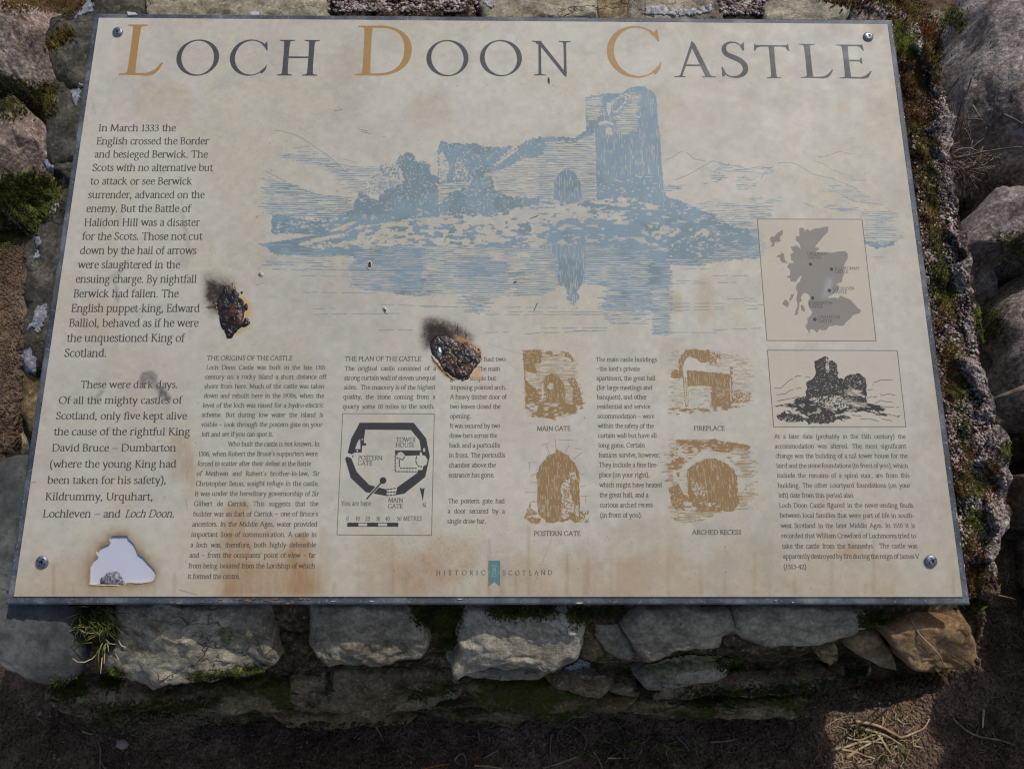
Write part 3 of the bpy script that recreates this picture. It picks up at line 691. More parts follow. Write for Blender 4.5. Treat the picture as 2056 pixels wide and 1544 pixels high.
# ---- small black drawing of the ruin
SM = (1530, 690, 6.632)
smf = z(SM, [(72,88),(1800,93),(1915,1106),(155,1108)])
m_, r_, c_ = polymask([smf], 1); ink(m_, r_, c_, c255(205, 193, 172), .6)
etching([(1541, 703), (1801, 703), (1820, 857), (1541, 857)], [
 (z(SM, [(190,830),(430,770),(560,700),(1100,690),(1400,780),(1690,870),(1560,900),(1750,960),(1550,950),(1420,900),(1200,900),(900,960),(860,990),(600,1000),(460,900),(360,840)]), .82, 'b', 3),
 (z(SM, [(620,740),(860,690),(1060,700),(1250,800),(1100,870),(900,880),(760,820)]), .5, 's', 3),
 (z(SM, [(1080,720),(1180,730),(1420,800),(1400,870),(1200,830),(1100,800)]), .35, 'l', 3),
 (z(SM, [(190,960),(260,920),(300,880),(370,900),(520,880),(620,960),(900,920),(960,960),(1040,950),(1140,960),(1190,990),(1000,1010),(960,1050),(760,1060),(600,1040),(300,1030),(220,1010)]), .88, 's', 3),
 (z(SM, [(380,900),(500,895),(520,930),(400,940)]), .02, 's', 1), (z(SM, [(480,940),(560,940),(630,990),(560,985)]), .02, 's', 1), (z(SM, [(300,890),(340,900),(380,930),(320,930)]), .02, 's', 1), (z(SM, [(380,850),(470,850),(440,890),(390,890)]), .1, 's', 1),
 (z(SM, [(585,700),(590,530),(650,480),(700,440),(715,410),(690,240),(830,165),(875,180),(890,260),(900,230),(930,220),(990,270),(1000,360),(1020,460),(1090,480),(1110,440),(1180,410),(1300,400),(1340,440),(1390,490),(1390,780),(1250,740),(1110,690),(860,690),(700,720),(560,740)]), .985, 's', 2),
 (z(SM, [(850,180),(880,200),(900,330),(880,400),(850,380)]), .35, 's', 2),
 (z(SM, [(900,230),(990,270),(1010,440),(1000,640),(930,640),(900,400)]), .88, 's', 2),
 (z(SM, [(1120,450),(1300,420),(1320,600),(1250,620),(1120,590)]), .84, 's', 2),
 (z(SM, [(1120,600),(1310,610),(1370,720),(1300,700),(1120,690)]), .35, 'l', 2),
 (z(SM, [(1450,880),(1560,900),(1540,920),(1450,910)]), .2, 'v', 2)], c255(52, 50, 48), .93, 7, 2400)
for pts in [[(170,590),(250,595),(350,500),(470,430),(520,430),(640,450)], [(190,680),(310,670),(360,630),(450,600),(560,580)], [(240,755),(360,735),(500,705),(560,705)], [(1480,520),(1590,485),(1700,480),(1780,498)],
            [(1500,840),(1820,848)], [(1400,720),(1460,705)], [(1480,715),(1530,705)], [(1580,690),(1680,670),(1770,685)], [(1500,795),(1580,755),(1640,770),(1770,785)], [(1200,950),(1320,965)], [(1310,1000),(1430,1000),(1550,1030)],
            [(1600,1000),(1730,1030)], [(1740,950),(1790,970),(1840,955),(1800,985)], [(1400,615),(1470,610)], [(200,770),(260,750)], [(1040,1010),(1100,1030)], [(340,1040),(460,1045)], [(780,1050),(860,1062)]]:
    line(rough(z(SM, pts), .6, 10, 7, False), 1.3, INK, .75, .12, 9)
frame(smf)

# ---- plan of the castle
PL = (660, 820, 5.41)
frame(P([(688,830.3),(872,831.3),(866.5,1074.7),(676.5,1073.5)]), 1.1)
DK = c255(56, 56, 58)
fill([z(PL, [(893,235),(985,345),(1003,455),(720,455),(722,510),(745,505),(750,480),(790,470),(815,490),(830,515),(990,508),(990,470),(1012,480),(1015,505),(1050,515),(1075,560),(1062,610),(1025,630),(1020,668),(970,668),(962,700),(745,855),(725,940),(820,925),(1048,745),(1098,520),(1058,325),(922,155),(338,155),(245,325),(205,482),(250,500),(282,478),(360,478),(362,405),(408,400),(408,380),(382,375),(384,330),(397,230)]),
      z(PL, [(343,330),(345,442),(285,440),(320,350)]), z(PL, [(358,330),(375,330),(375,343),(358,343)]), z(PL, [(303,450),(318,450),(318,470),(303,470)]), z(PL, [(1025,432),(1048,432),(1048,470),(1025,470)])], DK, .93)
fill(z(PL, [(178,545),(195,522),(245,540),(305,690),(440,830),(630,880),(628,950),(402,908),(240,755)]), DK, .93)
cg = c255(204, 196, 182)
line(z(PL, [(455,935),(540,835)]), 7, cg, .95); line(z(PL, [(415,980),(590,782)]), 3.2, DK, .95)
t_ = np.linspace(0, 2*math.pi, 24)[:-1]; cc_ = z(PL, [(590, 782)])[0]; fill(np.c_[cc_[0]+14.5*np.cos(t_), cc_[1]+14.5*np.sin(t_)], DK, .95)
fill(z(PL, [(195,500),(230,492),(265,500),(258,530),(215,530)]), cg, .9)
def dash(C, a, b, n, hw=2.3):
    p, q = z(C, [a, b])
    for k in range(n):
        line([p+(q-p)*(k+.1)/n, p+(q-p)*(k+.6)/n], hw, DK, .95)
for a, b, n in [((630,880),(735,865),3),((630,910),(735,905),3),((630,945),(735,935),3),((722,515),(722,685),5),((722,685),(965,687),8),((768,560),(768,640),3),((775,650),(965,650),6),((735,535),(800,555),2),
                ((800,560),(830,520),2),((955,520),(945,560),2),((945,570),(965,620),2),((970,625),(1020,635),2),((265,510),(255,535),1)]:
    dash(PL, a, b, n)
fill(z(PL, [(988,858),(1018,874),(1042,858),(1022,1002)]), DK, .95)
for x0, x1, y, t in [(730,942,362,'TOWER'),(725,930,420,'HOUSE'),(318,585,558,'POSTERN'),(314,472,618,'GATE'),(645,808,1018,'MAIN'),(640,803,1083,'GATE'),(1018,1056,1073,'N'),
                     (190,213,1218,'0'),(292,336,1218,'10'),(395,447,1218,'20'),(512,557,1218,'30'),(613,665,1218,'40'),(738,788,1218,'50'),(808,1010,1218,'METRES')]:
    label(PL, x0, x1, y, t, 8.6, w=8, thin=3.6)
label(PL, 133, 452, 1055, 'You are here', 9.4, w=8, thin=3.6)
xs_ = [205, 322, 418, 536, 634, 752]
frame(z(PL, [(205,1243),(752,1243),(751,1280),(204,1280)]), 1.4)
for k in (0, 2, 4): fill(z(PL, [(xs_[k],1243),(xs_[k+1],1243),(xs_[k+1],1280),(xs_[k],1280)]), DK, .95)

# ---- body text
K = dict(w=8.8, thin=3.8, ang=16)
block(197, 264, 129, 716.5, [('In March 1333 the', 354), ('English crossed the Border', 418), ('and besieged Berwick. The', 415), ('Scots with no alternative but', 428), ('to attack or see Berwick', 383.5),
  ('surrender, advanced on the', 411), ('enemy. But the Battle of', 383), ('Halidon Hill was a disaster', 402), ('for the Scots. Those not cut', 406), ('down by the hail of arrows', 392.5), ('were slaughtered in the', 360),
  ('ensuing charge. By nightfall', 396), ('Berwick had fallen. The', 360), ('English puppet-king, Edward', 401), ('Balliol, behaved as if he were', 397.5), ('the unquestioned King of', 369), ('Scotland.', 214)], 13.5, INK, just=False, alpha=.93, shear=-.05, **K)
_unused = lambda: block(122, 779, 85, 1038.5, [('These were dark days.', 358, 'r', 161), ('Of all the mighty castles of', 363), ('Scotland, only five kept alive', 376.5), ('the cause of the rightful King', 380), ('David Bruce ~ Dumbarton', 354.5),
  ('(where the young King had', 352.5), ('been taken for his safety),', 333.5), ('Kildrummy, Urquhart,', 305.5)], 16.2, INK, just=False, alpha=.93, shear=-.05, **K)
_L = [('These were dark days.', 358, 161, 779), ('Of all the mighty castles of', 363, 117, 810.5), ('Scotland, only five kept alive', 376.5, 112, 842), ('the cause of the rightful King', 380, 107.5, 873.5), ('David Bruce ~ Dumbarton', 354.5, 103.5, 906),
  ('(where the young King had', 352.5, 99, 938.5), ('been taken for his safety),', 333.5, 94.5, 971), ('Kildrummy, Urquhart,', 305.5, 90, 1004)]
for t, x1, x0, y in _L: text_line(x0, y, x1, y, t, 14.0+(y-779)*.003, INK, alpha=.93, shear=-.05, **K)
text_line(85, 1038.5, 243, 1038.5, 'Lochleven ~ and', 14.8, INK, alpha=.93, **K)
text_line(250, 1038.5, 351, 1038.5, 'Loch Doon.', 14.8, INK, alpha=.93, shear=.2, **K)
K2 = dict(w=9.6, thin=5.0, ang=16)
text_line(415, 723.5, 587, 723.5, 'THE ORIGINS OF THE CASTLE', 9.0, INK, alpha=.85, **K2)
_o = [('Loch Doon Castle was built in the late 13th', 652), ('century on a rocky island a short distance off', 653), ('shore from here. Much of the castle was taken', 650), ('down and rebuilt here in the 1930s, when the', 649),
  ('level of the loch was raised for a hydro-electric', 648), ('scheme. But during low water the island is', 647), ('visible ~ look through the postern gate on your', 646), ('left and see if you can spot it.', 548.5, 'r', 404.5), ('Who built the castle is not known. In', 642.5, 'r', 457),
  ("1306, when Robert the Bruce's supporters were", 634.5, 'r'), ('forced to scatter after their defeat at the Battle', 625.5, 'r'), ("of Methven and Robert's brother-in-law, Sir", 640), ('Christopher Seton, sought refuge in the castle,', 638.5), ('it was under the hereditary governorship of Sir', 638.5),
  ('Gilbert de Carrick. This suggests that the', 637.5), ("builder was an Earl of Carrick ~ one of Bruce's", 636.5), ('ancestors. In the Middle Ages, water provided', 635.5), ('important lines of communication. A castle in', 634), ('a loch was, therefore, both highly defensible', 632.5),
  ("and ~ from the occupants' point of view ~ far", 632), ('from being isolated from the Lordship of which', 630.5), ('it formed the centre.', 481.5, 'r')]
XS = .88
block(413.5, 742, 376, 1161.4, _o, 8.4, INK, xs0=XS, alpha=.86, **K2)
text_line(692, 724.8, 844.5, 724.8, 'THE PLAN OF THE CASTLE', 9.0, INK, alpha=.88, **K2)
block(692, 744, 688, 820.2, [('The original castle consisted of a', 876), ('strong curtain wall of eleven unequal', 875.5), ('sides.  The masonry is of the highest', 875), ('quality, the stone coming from a', 874.5), ('quarry some 10 miles to the south.', 874)], 8.5, INK, xs0=XS, alpha=.88, **K2)
text_line(958, 725.3, 1015, 725.3, 're had two', 8.5, INK, alpha=.88, **K2)
text_line(958, 744.5, 1003.5, 744.5, 'The main', 8.5, INK, alpha=.88, **K2)
text_line(903.5, 763.5, 917, 763.5, 'ga', 8.5, INK, alpha=.88, **K2); text_line(943, 763.5, 996, 763.5, 'simple but', 8.5, INK, alpha=.88, **K2)
block(904, 782, 900.5, 958, [('imposing pointed arch.', 1016), ('A heavy timber door of', 1018.5), ('two leaves closed the', 1004), ('opening.', 946), ('It was secured by two', 1006), ('draw-bars across the', 1000), ('back and a portcullis', 1005), ('in front. The portcullis', 1016), ('chamber above the', 995), ('entrance has gone.', 994)], 8.5, INK, just=False, alpha=.88, **K2)
block(899.5, 1010, 898, 1050.7, [('The postern gate had', 1012.5), ('a door secured by a', 1012.5), ('single draw-bar.', 976.5, 'r')], 8.8, INK, xs0=XS, alpha=.88, **K2)
block(1196.5, 726, 1205, 1038.5, [('The main castle buildings', 1320), ("- the lord's private", 1283.6), ('apartment, the great hall', 1316.7), ('(for large meetings and', 1308.6), ('banquets), and other', 1299), ('residential and service', 1307.4), ('accommodation ~ were', 1313.5), ('within the safety of the', 1312),
  ('curtain wall but have all', 1318.8), ('long gone. Certain', 1294), ('features survive, however.', 1327), ('They include a fine fire-', 1320), ('place (on your right),', 1306), ('which might have heated', 1327.4), ('the great hall, and a', 1302.7), ('curious arched recess', 1309.7), ('(in front of you).', 1288.4)], 8.4, INK, just=False, alpha=.88, **K2)
block(1554.6, 880.4, 1573.5, 1142, [('At a later date (probably in the 15th century) the', 1819.8), ('accommodation was altered. The most significant', 1821), ('change was the building of a tall tower house for the', 1824), ('laird and the stone foundations (in front of you), which', 1825), ('include the remains of a spiral stair, are from this', 1828),
  ('building. The other courtyard foundations (on your', 1830), ('left) date from this period also.', 1713.5, 'r'), ('Loch Doon Castle figured in the never-ending feuds', 1835), ('between local families that were part of life in south-', 1837), ('west Scotland in the later Middle Ages. In 1510 it is', 1839),
  ('recorded that William Crawford of Lochmores tried to', 1841), ('take the castle from the Kennedys.  The castle was', 1843.5), ('apparently destroyed by fire during the reign of James V', 1844.6), ('(1513-42)', 1619.7, 'r')], 8.5, INK, xs0=XS, alpha=.86, **K2)
for x0, x1, y, t in [(1078, 1145, 864.7, 'MAIN GATE'), (1071.8, 1164.4, 1075.2, 'POSTERN GATE'), (1393, 1455.5, 864.4, 'FIREPLACE'), (1390, 1489.5, 1072.8, 'ARCHED RECESS')]:
    text_line(x0, y, x1, y, t, 9.0, INK, alpha=.9, **K2)
# crest: letter-spaced name either side of a teal pennant
TEAL = c255(92, 134, 136)
for word, xs in [('HISTORIC', [875.5, 890.5, 901, 912.5, 927.5, 942.5, 956, 966]), ('SCOTLAND', [1009.5, 1020.5, 1034, 1048.5, 1062, 1073, 1086, 1100])]:
    for ch, x in zip(word, xs):
        wdt = adv(ch)/70*9.2*1.0
        text_line(x, 1154, x+wdt, 1154, ch, 9.0, c255(62, 60, 78), alpha=.9, w=9, thin=4.4, ang=16)
fill(P([(980.3,1125),(1004.3,1125),(1004.3,1178),(992,1168),(980.3,1178)]), TEAL, .95)
LT = c255(150, 180, 176)
CR = (860, 1110, 7.615)
for pts in [[(965,185),(1048,185)], [(970,185),(988,215),(988,320),(970,352)], [(1045,185),(1028,215),(1028,320),(1045,352)], [(965,352),(1048,352)], [(1008,215),(1008,320)], [(945,270),(930,295),(945,325)], [(1070,270),(1085,295),(1070,325)], [(988,245),(1028,262)]]:
    line(z(CR, pts), 1.2, LT, .8)

# ---- the title
GOLD = c255(176, 134, 76); SL = c255(66, 68, 72)
def bez(p0, p1, p2, p3, n=14):
    t = np.linspace(0, 1, n)[:, None]; p0, p1, p2, p3 = map(np.array, (p0, p1, p2, p3))
    return (1-t)**3*p0+3*t*(1-t)**2*p1+3*t*t*(1-t)*p2+t**3*p3
def vstroke(center, width):
    """outline of a stroke whose width changes along it"""
    c = np.asarray(center, float); d = np.gradient(c, axis=0); d /= np.linalg.norm(d, axis=1)[:, None]+1e-9
    n = np.c_[-d[:, 1], d[:, 0]]; w = np.interp(np.linspace(0, 1, len(c)), np.linspace(0, 1, len(width)), width)[:, None]/2
    return np.vstack([c+n*w, (c-n*w)[::-1]])
def stem(x, y0, y1, w, lean=0.0):
    t = np.linspace(0, 1, 9); f = 1+.22*(2*t-1)**4
    y = y0+(y1-y0)*t; cx = x+lean*t
    return np.r_[np.c_[cx-w*f/2, y], np.c_[cx+w*f/2, y][::-1]]
def serif(x, y, w, L, R, s, th=1.9, hb=6.5):
    """bracketed hairline serif; s=+1 foot, -1 head; L, R overhang beyond the stem"""
    a = bez((x-w/2-L, y+s*th), (x-w/2-L*.45, y+s*th*1.15), (x-w/2, y+s*2.6), (x-w/2, y+s*hb)); b = bez((x+w/2, y+s*hb), (x+w/2, y+s*2.6), (x+w/2+R*.45, y+s*th*1.15), (x+w/2+R, y+s*th))
    return np.vstack([a, b, [(x+w/2+R, y), (x-w/2-L, y)]])
def ell(cx, cy, rx, ry, rot=0.0, a0=0, a1=360, n=48):
    t = np.radians(np.linspace(a0, a1, n)); c, s = math.cos(math.radians(rot)), math.sin(math.radians(rot))
    x, y = rx*np.cos(t), ry*np.sin(t)
    return np.c_[cx+x*c-y*s, cy+x*s+y*c]
def title_polys(ch):
    S = 9.8; out = []
    if ch == 'O': return [[ell(37, 35, 36, 36.5), ell(37, 35, 27.5, 34, 9)]], 72, 1
    if ch == 'L':
        return [[stem(17, 0, 70, S)], [serif(17, 70, S, 8, 9, -1)], [serif(17, 0, S, 11, 6, 1)], [np.array([(17, 0), (38, -.6), (46, 1), (53, 8), (58, 17), (55.5, 17.5), (49, 9), (43, 5), (36, 3), (17, 3)])],
                [vstroke(bez((30, 1), (44, -.5), (50, 5), (56.5, 17)), [2.5, 4.2, 5.4, 4.6, 1.2])]], 58, 0
    if ch == 'H':
        return [[stem(17, 0, 70, S)], [stem(63, 0, 70, S)], [np.array([(17, 34), (63, 34), (63, 37.4), (17, 37.4)])]]+[[serif(x, y, S, 9, 9, -1 if y else 1)] for x in (17, 63) for y in (0, 70)], 80, 0
    if ch == 'D':
        return [[stem(16, 0, 70, S)], [serif(16, 70, S, 9, 4, -1)], [serif(16, 0, S, 10, 4, 1)],
                [np.vstack([[(14, 70)], bez((32, 70.5), (58, 70), (76, 56), (75, 34)), bez((75, 34), (74, 12), (56, -.6), (30, -.4)), [(14, 0), (14, 3)], bez((30, 3), (52, 3), (65, 14), (65, 36)), bez((65, 36), (65, 58), (52, 67), (32, 67)), [(14, 67)]])]], 75, 0
    if ch == 'C':
        o = ell(38, 35, 38, 36.5, 0, 52, 318); i = ell(40.5, 35, 31, 34, 7, 318, 46)
        return [[np.vstack([o, i])], [np.array([(58, 67), (63, 62), (68, 68), (70, 50), (68, 49.5), (64, 56), (58, 62)])], [vstroke(bez((60, 5.5), (66, 9), (69, 13), (70.5, 21)), [6, 5, 3.4, 1])]], 71, 1
    if ch == 'N':
        return [[stem(19, 0, 70, 5.2)], [stem(68, 4, 70, 5.2)], [np.array([(9, 70), (21, 70), (70.5, 4), (70.5, -2), (67, -2), (15, 66)])], [serif(19, 0, 5, 9, 9, 1)], [serif(68, 70, 5, 9, 9, -1)], [serif(15, 70, 5, 9, 2, -1)]], 84, 0
    if ch == 'A':
        return [[np.array([(10, 0), (14.5, 0), (39, 62), (40, 71), (37.5, 73)])], [np.array([(37, 73), (39, 71), (43, 68), (72, 0), (60.5, 0), (35, 64)])], [np.array([(20, 22), (57, 22), (55.5, 25.6), (21.5, 25.6)])],
                [serif(12, 0, 4, 10, 8, 1, hb=4)], [serif(66.5, 0, 10, 8, 9, 1, hb=4)]], 82, 0
    if ch == 'S':
        c = np.vstack([bez((41, 60), (37, 69), (31, 71), (24, 70.6)), bez((24, 70.6), (10, 70), (5, 54), (14, 46)), bez((14, 46), (22, 39), (44, 36), (45, 18)), bez((45, 18), (45, 4), (32, -1), (23, -.6)), bez((23, -.6), (12, 0), (7, 7), (5.5, 16))])
        return [[vstroke(c, [1.5, 2.8, 2.8, 5, 8.5, 10, 10.5, 10, 8.5, 5, 2.8, 3.2, 4])], [np.array([(37, 66), (41, 66), (46, 72), (45, 54), (42.5, 53), (39, 61)])], [np.array([(3, 20), (5, 20), (9, 9), (8, 2), (3.5, -1)])]], 50, 1
    if ch == 'T':
        return [[stem(35, 0, 68, S)], [serif(35, 0, S, 9, 9, 1)], [np.array([(3, 72), (6, 68.6), (64, 68.6), (68, 72), (69, 57), (66.5, 56), (62, 64), (56, 65), (14, 65), (7.5, 63), (3, 56), (.5, 57)])]], 70, 0
    if ch == 'E':
        return [[stem(17, 0, 70, S)], [serif(17, 70, S, 10, 5, -1)], [serif(17, 0, S, 10, 5, 1)], [np.array([(17, 70), (47, 70), (48, 71.5), (50, 58), (48, 57), (44, 64), (40, 66.4), (17, 66.4)])],
                [np.array([(17, 38.6), (40, 38.6), (43, 43), (45, 43), (44.4, 30), (42.4, 30), (39, 35), (17, 35)])], [np.array([(17, 0), (44, -.6), (52, 2), (59, 15), (56.5, 15), (50, 7), (40, 3.4), (17, 3.4)])], [vstroke(bez((32, 1.2), (46, .5), (52, 5), (57.5, 15)), [2.5, 4, 5, 4, 1])]], 60, 0
def title(ch, x0, x1, yt, yb, col, w):
    """letter fitted to the span x0..x1 along the base line and yt..yb in height (photograph pixels)"""
    a = P([(x0, yb)])[0]; b = P([(x1, yb)])[0]; t = P([((x0+x1)/2, yt)])[0]
    parts, _, rnd = title_polys(ch)
    allp = np.vstack([q for g in parts for q in g]); lo, hi = allp.min(0), allp.max(0)
    sx = (b[0]-a[0])/(hi[0]-lo[0]); yb_ = (a[1]+b[1])/2; sy = (t[1]-yb_)/(hi[1]-lo[1])
    ms = [polymask([np.c_[a[0]+(q[:, 0]-lo[0])*sx, yb_+(q[:, 1]-lo[1])*sy] for q in g], 3) for g in parts]
    r0 = min(m[1] for m in ms); c0 = min(m[2] for m in ms); r1 = max(m[1]+m[0].shape[0] for m in ms); c1 = max(m[2]+m[0].shape[1] for m in ms)
    M = np.zeros((r1-r0, c1-c0), np.float32)
    for m, r_, c_ in ms:
        v = M[r_-r0:r_-r0+m.shape[0], c_-c0:c_-c0+m.shape[1]]; np.maximum(v, m, out=v)
    tex = fbm(M.shape[0], M.shape[1], 3, 3, ord(ch), 2)
    ink(M*np.clip(1.2-.5*tex, 0, 1), r0, c0, col, .94)
for ch, x0, x1, yt, yb, big in [('L', 238, 325, 50, 153, 1), ('O', 350, 436, 80, 153, 0), ('C', 458, 534, 80, 153, 0), ('H', 556, 637, 81, 152.5, 0),
    ('D', 712, 825, 52, 153, 1), ('O', 855, 940, 81, 154, 0), ('O', 963, 1048, 81, 154, 0), ('N', 1068, 1147, 83, 154.5, 0), ('C', 1220, 1329, 53, 157, 1),
    ('A', 1354, 1438, 83, 156, 0), ('S', 1450, 1504, 84, 157.5, 0), ('T', 1518, 1590, 88, 158, 0), ('L', 1608, 1675, 89, 158.5, 0), ('E', 1686, 1752, 89, 159, 0)]:
    title(ch, x0, x1, yt, yb, GOLD if big else SL, 9.6 if big else 9.6)

# ---- wear: scratches, pencil rubs, soot
r = np.random.default_rng(99)
for (x0, y0, x1, y1, hw, c, al) in [(672,223,688,220,1.4,(110,80,70),.8),(708,223,716,218,1,(140,120,100),.6),(720,260,738,264,1.3,(110,90,80),.8),(726,265,744,269,1.3,(110,90,80),.8),(690,320,716,327,1.3,(150,140,90),.7),
    (1064,440,1080,433,1.8,(70,66,50),.9),(1072,624,1079,609,1.8,(60,58,52),.9),(1032,568,1036,566,3,(30,30,30),.9),(514,573,530,567,1.3,(120,110,100),.6),(514,438,518,434,1.6,(120,90,60),.8),(373,1000,376,1026,1,(120,110,105),.6),
    (62,969,72,967,1.3,(90,90,90),.8),(1070,1180,1108,1080,.8,(150,135,115),.7),(1150,1085,1190,1190,.8,(165,150,130),.6),(1163,470,1176,560,.9,(200,205,205),.6),(1023,560,1035,620,.8,(210,210,205),.6),
    (360,1184,395,1194,1.2,(120,100,86),.7),(980,690,1060,716,.8,(150,145,138),.5),(1010,720,1040,744,.8,(150,145,138),.5)]:
    line(rough(P([(x0, y0), (x1, y1)]), .7, 9, int(x0), False), hw, c255(*c), al)
for i in range(90):
    x, y = r.uniform(210, 1760), r.uniform(60, 1180); a = r.uniform(0, math.pi); L = r.uniform(3, 26)
    dk = r.random() < .5
    line(rough(P([(x, y), (x+L*math.cos(a), y+L*math.sin(a))]), .6, 9, i, False), r.uniform(.5, .9), c255(*( (120,108,96) if dk else (226,222,212))), r.uniform(.15, .45))
for i in range(150):
    x, y = r.uniform(160, 1800), r.uniform(60, 1190); line(P([(x, y), (x+r.uniform(.3, 1.5), y+r.uniform(-1, 1))]), r.uniform(.7, 1.8), c255(70, 60, 52), r.uniform(.3, .8))
for i in range(46):                                     # thin drips and dirt that gathered along the lower edge
    x = r.uniform(30, 1920); y1 = 1194; y0 = y1-r.uniform(12, 90)*(1 if r.random() < .8 else 1.6); wd = r.uniform(1, 5)
    if p2b(x, 1185)[0] < .01 or p2b(x, 1185)[0] > BW-.01: continue
    soft(P([(x, y0), (x+wd, y0), (x+wd+2, y1), (x-2, y1)]), 4, c255(150, 122, 92), r.uniform(.10, .30), (40, 8), 900+i, .8)
for (cx_, cy_, sx_, sy_, n_) in [(905, 1130, 60, 36, 420), (800, 1100, 60, 50, 160), (1080, 1120, 80, 40, 200), (1250, 1130, 120, 50, 200), (560, 1150, 60, 30, 160), (1000, 1000, 300, 120, 240), (1650, 1170, 150, 20, 120), (120, 1150, 60, 40, 120)]:
    for _ in range(n_):
        x, y = r.normal(cx_, sx_), r.normal(cy_, sy_)
        if 40 < y < 1192 and 60 < x < 1880: line(P([(x, y), (x+r.uniform(.2, 1.6), y+r.uniform(-.8, .8))]), r.uniform(.6, 1.5), c255(132, 100, 66), r.uniform(.15, .5))
# grey rub marks by "dark days"
GY = c255(96, 92, 90)
for i, (pl, al) in enumerate([([(283,748),(308,745),(318,756),(312,768),(296,762),(288,778),(280,770)], .55), ([(312,772),(330,782),(344,800),(338,806),(320,792)], .8), ([(306,755),(322,775),(316,785),(300,768)], .35), ([(186,800),(206,782),(210,786),(194,806)], .35), ([(364,400),(372,440),(382,500),(376,506),(366,450)], .2), ([(230,560),(236,575),(240,615),(234,600)], .4), ([(215,560),(250,530),(262,515),(256,530),(228,575)], .2),
    ([(180,188),(196,236),(190,230)], .25), ([(375,630),(382,648),(378,652)], .3), ([(350,520),(380,500),(392,512),(370,540)], .12)]):
    soft(rough(P(pl), 2.5, 12, i), 5, GY, al, (10, 10), 700+i, .7)
# soot and scorching round the three burns
B1 = (395, 545, 9.96); B2 = (830, 630, 10.29); B3 = (160, 1060, 11.88)
soft(z(B1, [(150,30),(420,60),(760,150),(740,420),(440,900),(260,900),(150,560),(130,250)]), 16, c255(74, 64, 60), .34, (16, 14), 801, .9)
for i in range(26):
    t = r.uniform(0, 1); x0, y0 = 500+r.uniform(-40, 200), 430+r.uniform(-80, 380)
    x1, y1 = x0-r.uniform(150, 380), y0-r.uniform(-60, 260)*(1 if y0 < 600 else .3)
    line(rough(z(B1, [(x0, y0), ((x0+x1)/2, (y0+y1)/2-20), (x1, y1)]), 1.6, 8, i, False), r.uniform(1.5, 5), c255(56, 44, 38), r.uniform(.12, .4))
soft(z(B1, [(230,170),(420,250),(700,300),(760,520),(520,900),(360,760),(180,500),(200,300)]), 9, c255(48, 38, 34), .80, (12, 10), 803, .8)
soft(z(B1, [(860,470),(960,540),(1050,640),(1080,760),(1060,900),(980,930),(930,700),(880,560)]), 4, c255(226, 166, 92), .9)
soft(z(B1, [(1000,560),(1130,700),(1150,900),(1100,1100),(900,1200),(940,900)]), 12, c255(205, 180, 145), .5)
soft(z(B1, [(700,1300),(900,1130),(1080,1060),(900,1220)]), 5, c255(200, 160, 100), .6)
soft(z(B2, [(240,90),(500,110),(900,240),(1240,480),(1240,560),(900,560),(400,640),(240,760),(160,560),(180,300)]), 12, c255(62, 52, 48), .72, (10, 14), 811, .8)
soft(z(B2, [(300,230),(620,240),(820,430),(900,520),(380,640),(300,560)]), 8, c255(40, 30, 28), .85, (10, 10), 812, .5)
for i in range(40):
    x0 = r.uniform(230, 1150); y0 = 300+max(0, x0-500)*.28+r.uniform(0, 120)
    line(rough(z(B2, [(x0, y0), (x0-r.uniform(-30, 40), y0-r.uniform(60, 240))]), 1.2, 8, i, False), r.uniform(1, 3.4), c255(50, 42, 38), r.uniform(.2, .5))
soft(z(B2, [(760,440),(960,470),(1160,570),(1380,700),(1400,900),(1340,1060),(1300,700),(900,520)]), 5, c255(196, 140, 74), .85)
soft(z(B2, [(1180,1130),(1330,1090),(1400,1180),(1380,1350),(1240,1380)]), 8, c255(214, 168, 112), .8)
soft(z(B2, [(360,940),(460,990),(640,1180),(800,1300),(860,1400),(660,1290),(480,1110)]), 4, c255(150, 110, 60), .8)
soft(z(B3, [(560,160),(740,60),(1100,110),(1300,300),(1480,540),(1760,820),(1900,1060),(1840,1260),(1560,1420),(400,1430),(130,1400),(110,1100),(240,700),(380,420)]), 26, c255(140, 108, 70), .55, (26, 26), 821, .8)
soft(z(B3, [(660,150),(1140,120),(1240,330),(1500,600),(1840,1020),(1800,1290),(1500,1370),(200,1370),(210,1200),(240,860),(400,600),(480,420),(640,300)]), 7, c255(132, 104, 70), .5, (12, 12), 822, .5)
np.clip(ART, 0, 1, out=ART)
# ------------------------------------------------------------------ helpers
COL = scene.collection
def set_mesh(name, V, F, smooth=True, uv=None):
    me = bpy.data.meshes.new(name)
    V = np.asarray(V, np.float32)
    if isinstance(F, np.ndarray):
        n, k = F.shape
        me.vertices.add(len(V)); me.vertices.foreach_set('co', V.ravel())
        me.loops.add(n*k); me.loops.foreach_set('vertex_index', F.astype(np.int32).ravel())
        me.polygons.add(n); me.polygons.foreach_set('loop_start', np.arange(0, n*k, k, dtype=np.int32)); me.polygons.foreach_set('loop_total', np.full(n, k, np.int32))
        me.update(calc_edges=True)
    else:
        me.from_pydata([tuple(v) for v in V], [], F); me.update()
    if smooth: me.polygons.foreach_set('use_smooth', np.ones(len(me.polygons), bool))
    if uv is not None:
        l = me.uv_layers.new(name='uv'); idx = np.empty(len(me.loops), np.int32); me.loops.foreach_get('vertex_index', idx)
        l.data.foreach_set('uv', np.asarray(uv, np.float32)[idx].ravel())
    me.validate()
    return me
def obj(name, me, mat=None, parent=None):
    o = bpy.data.objects.new(name, me); COL.objects.link(o)
    if mat is not None and me is not None and not me.materials: me.materials.append(mat)
    if parent is not None: o.parent = parent
    return o
def tag(o, label=None, cat=None, group=None, kind=None):
    if label: o['label'] = label
    if cat: o['category'] = cat
    if group: o['group'] = group
    if kind: o['kind'] = kind
    return o
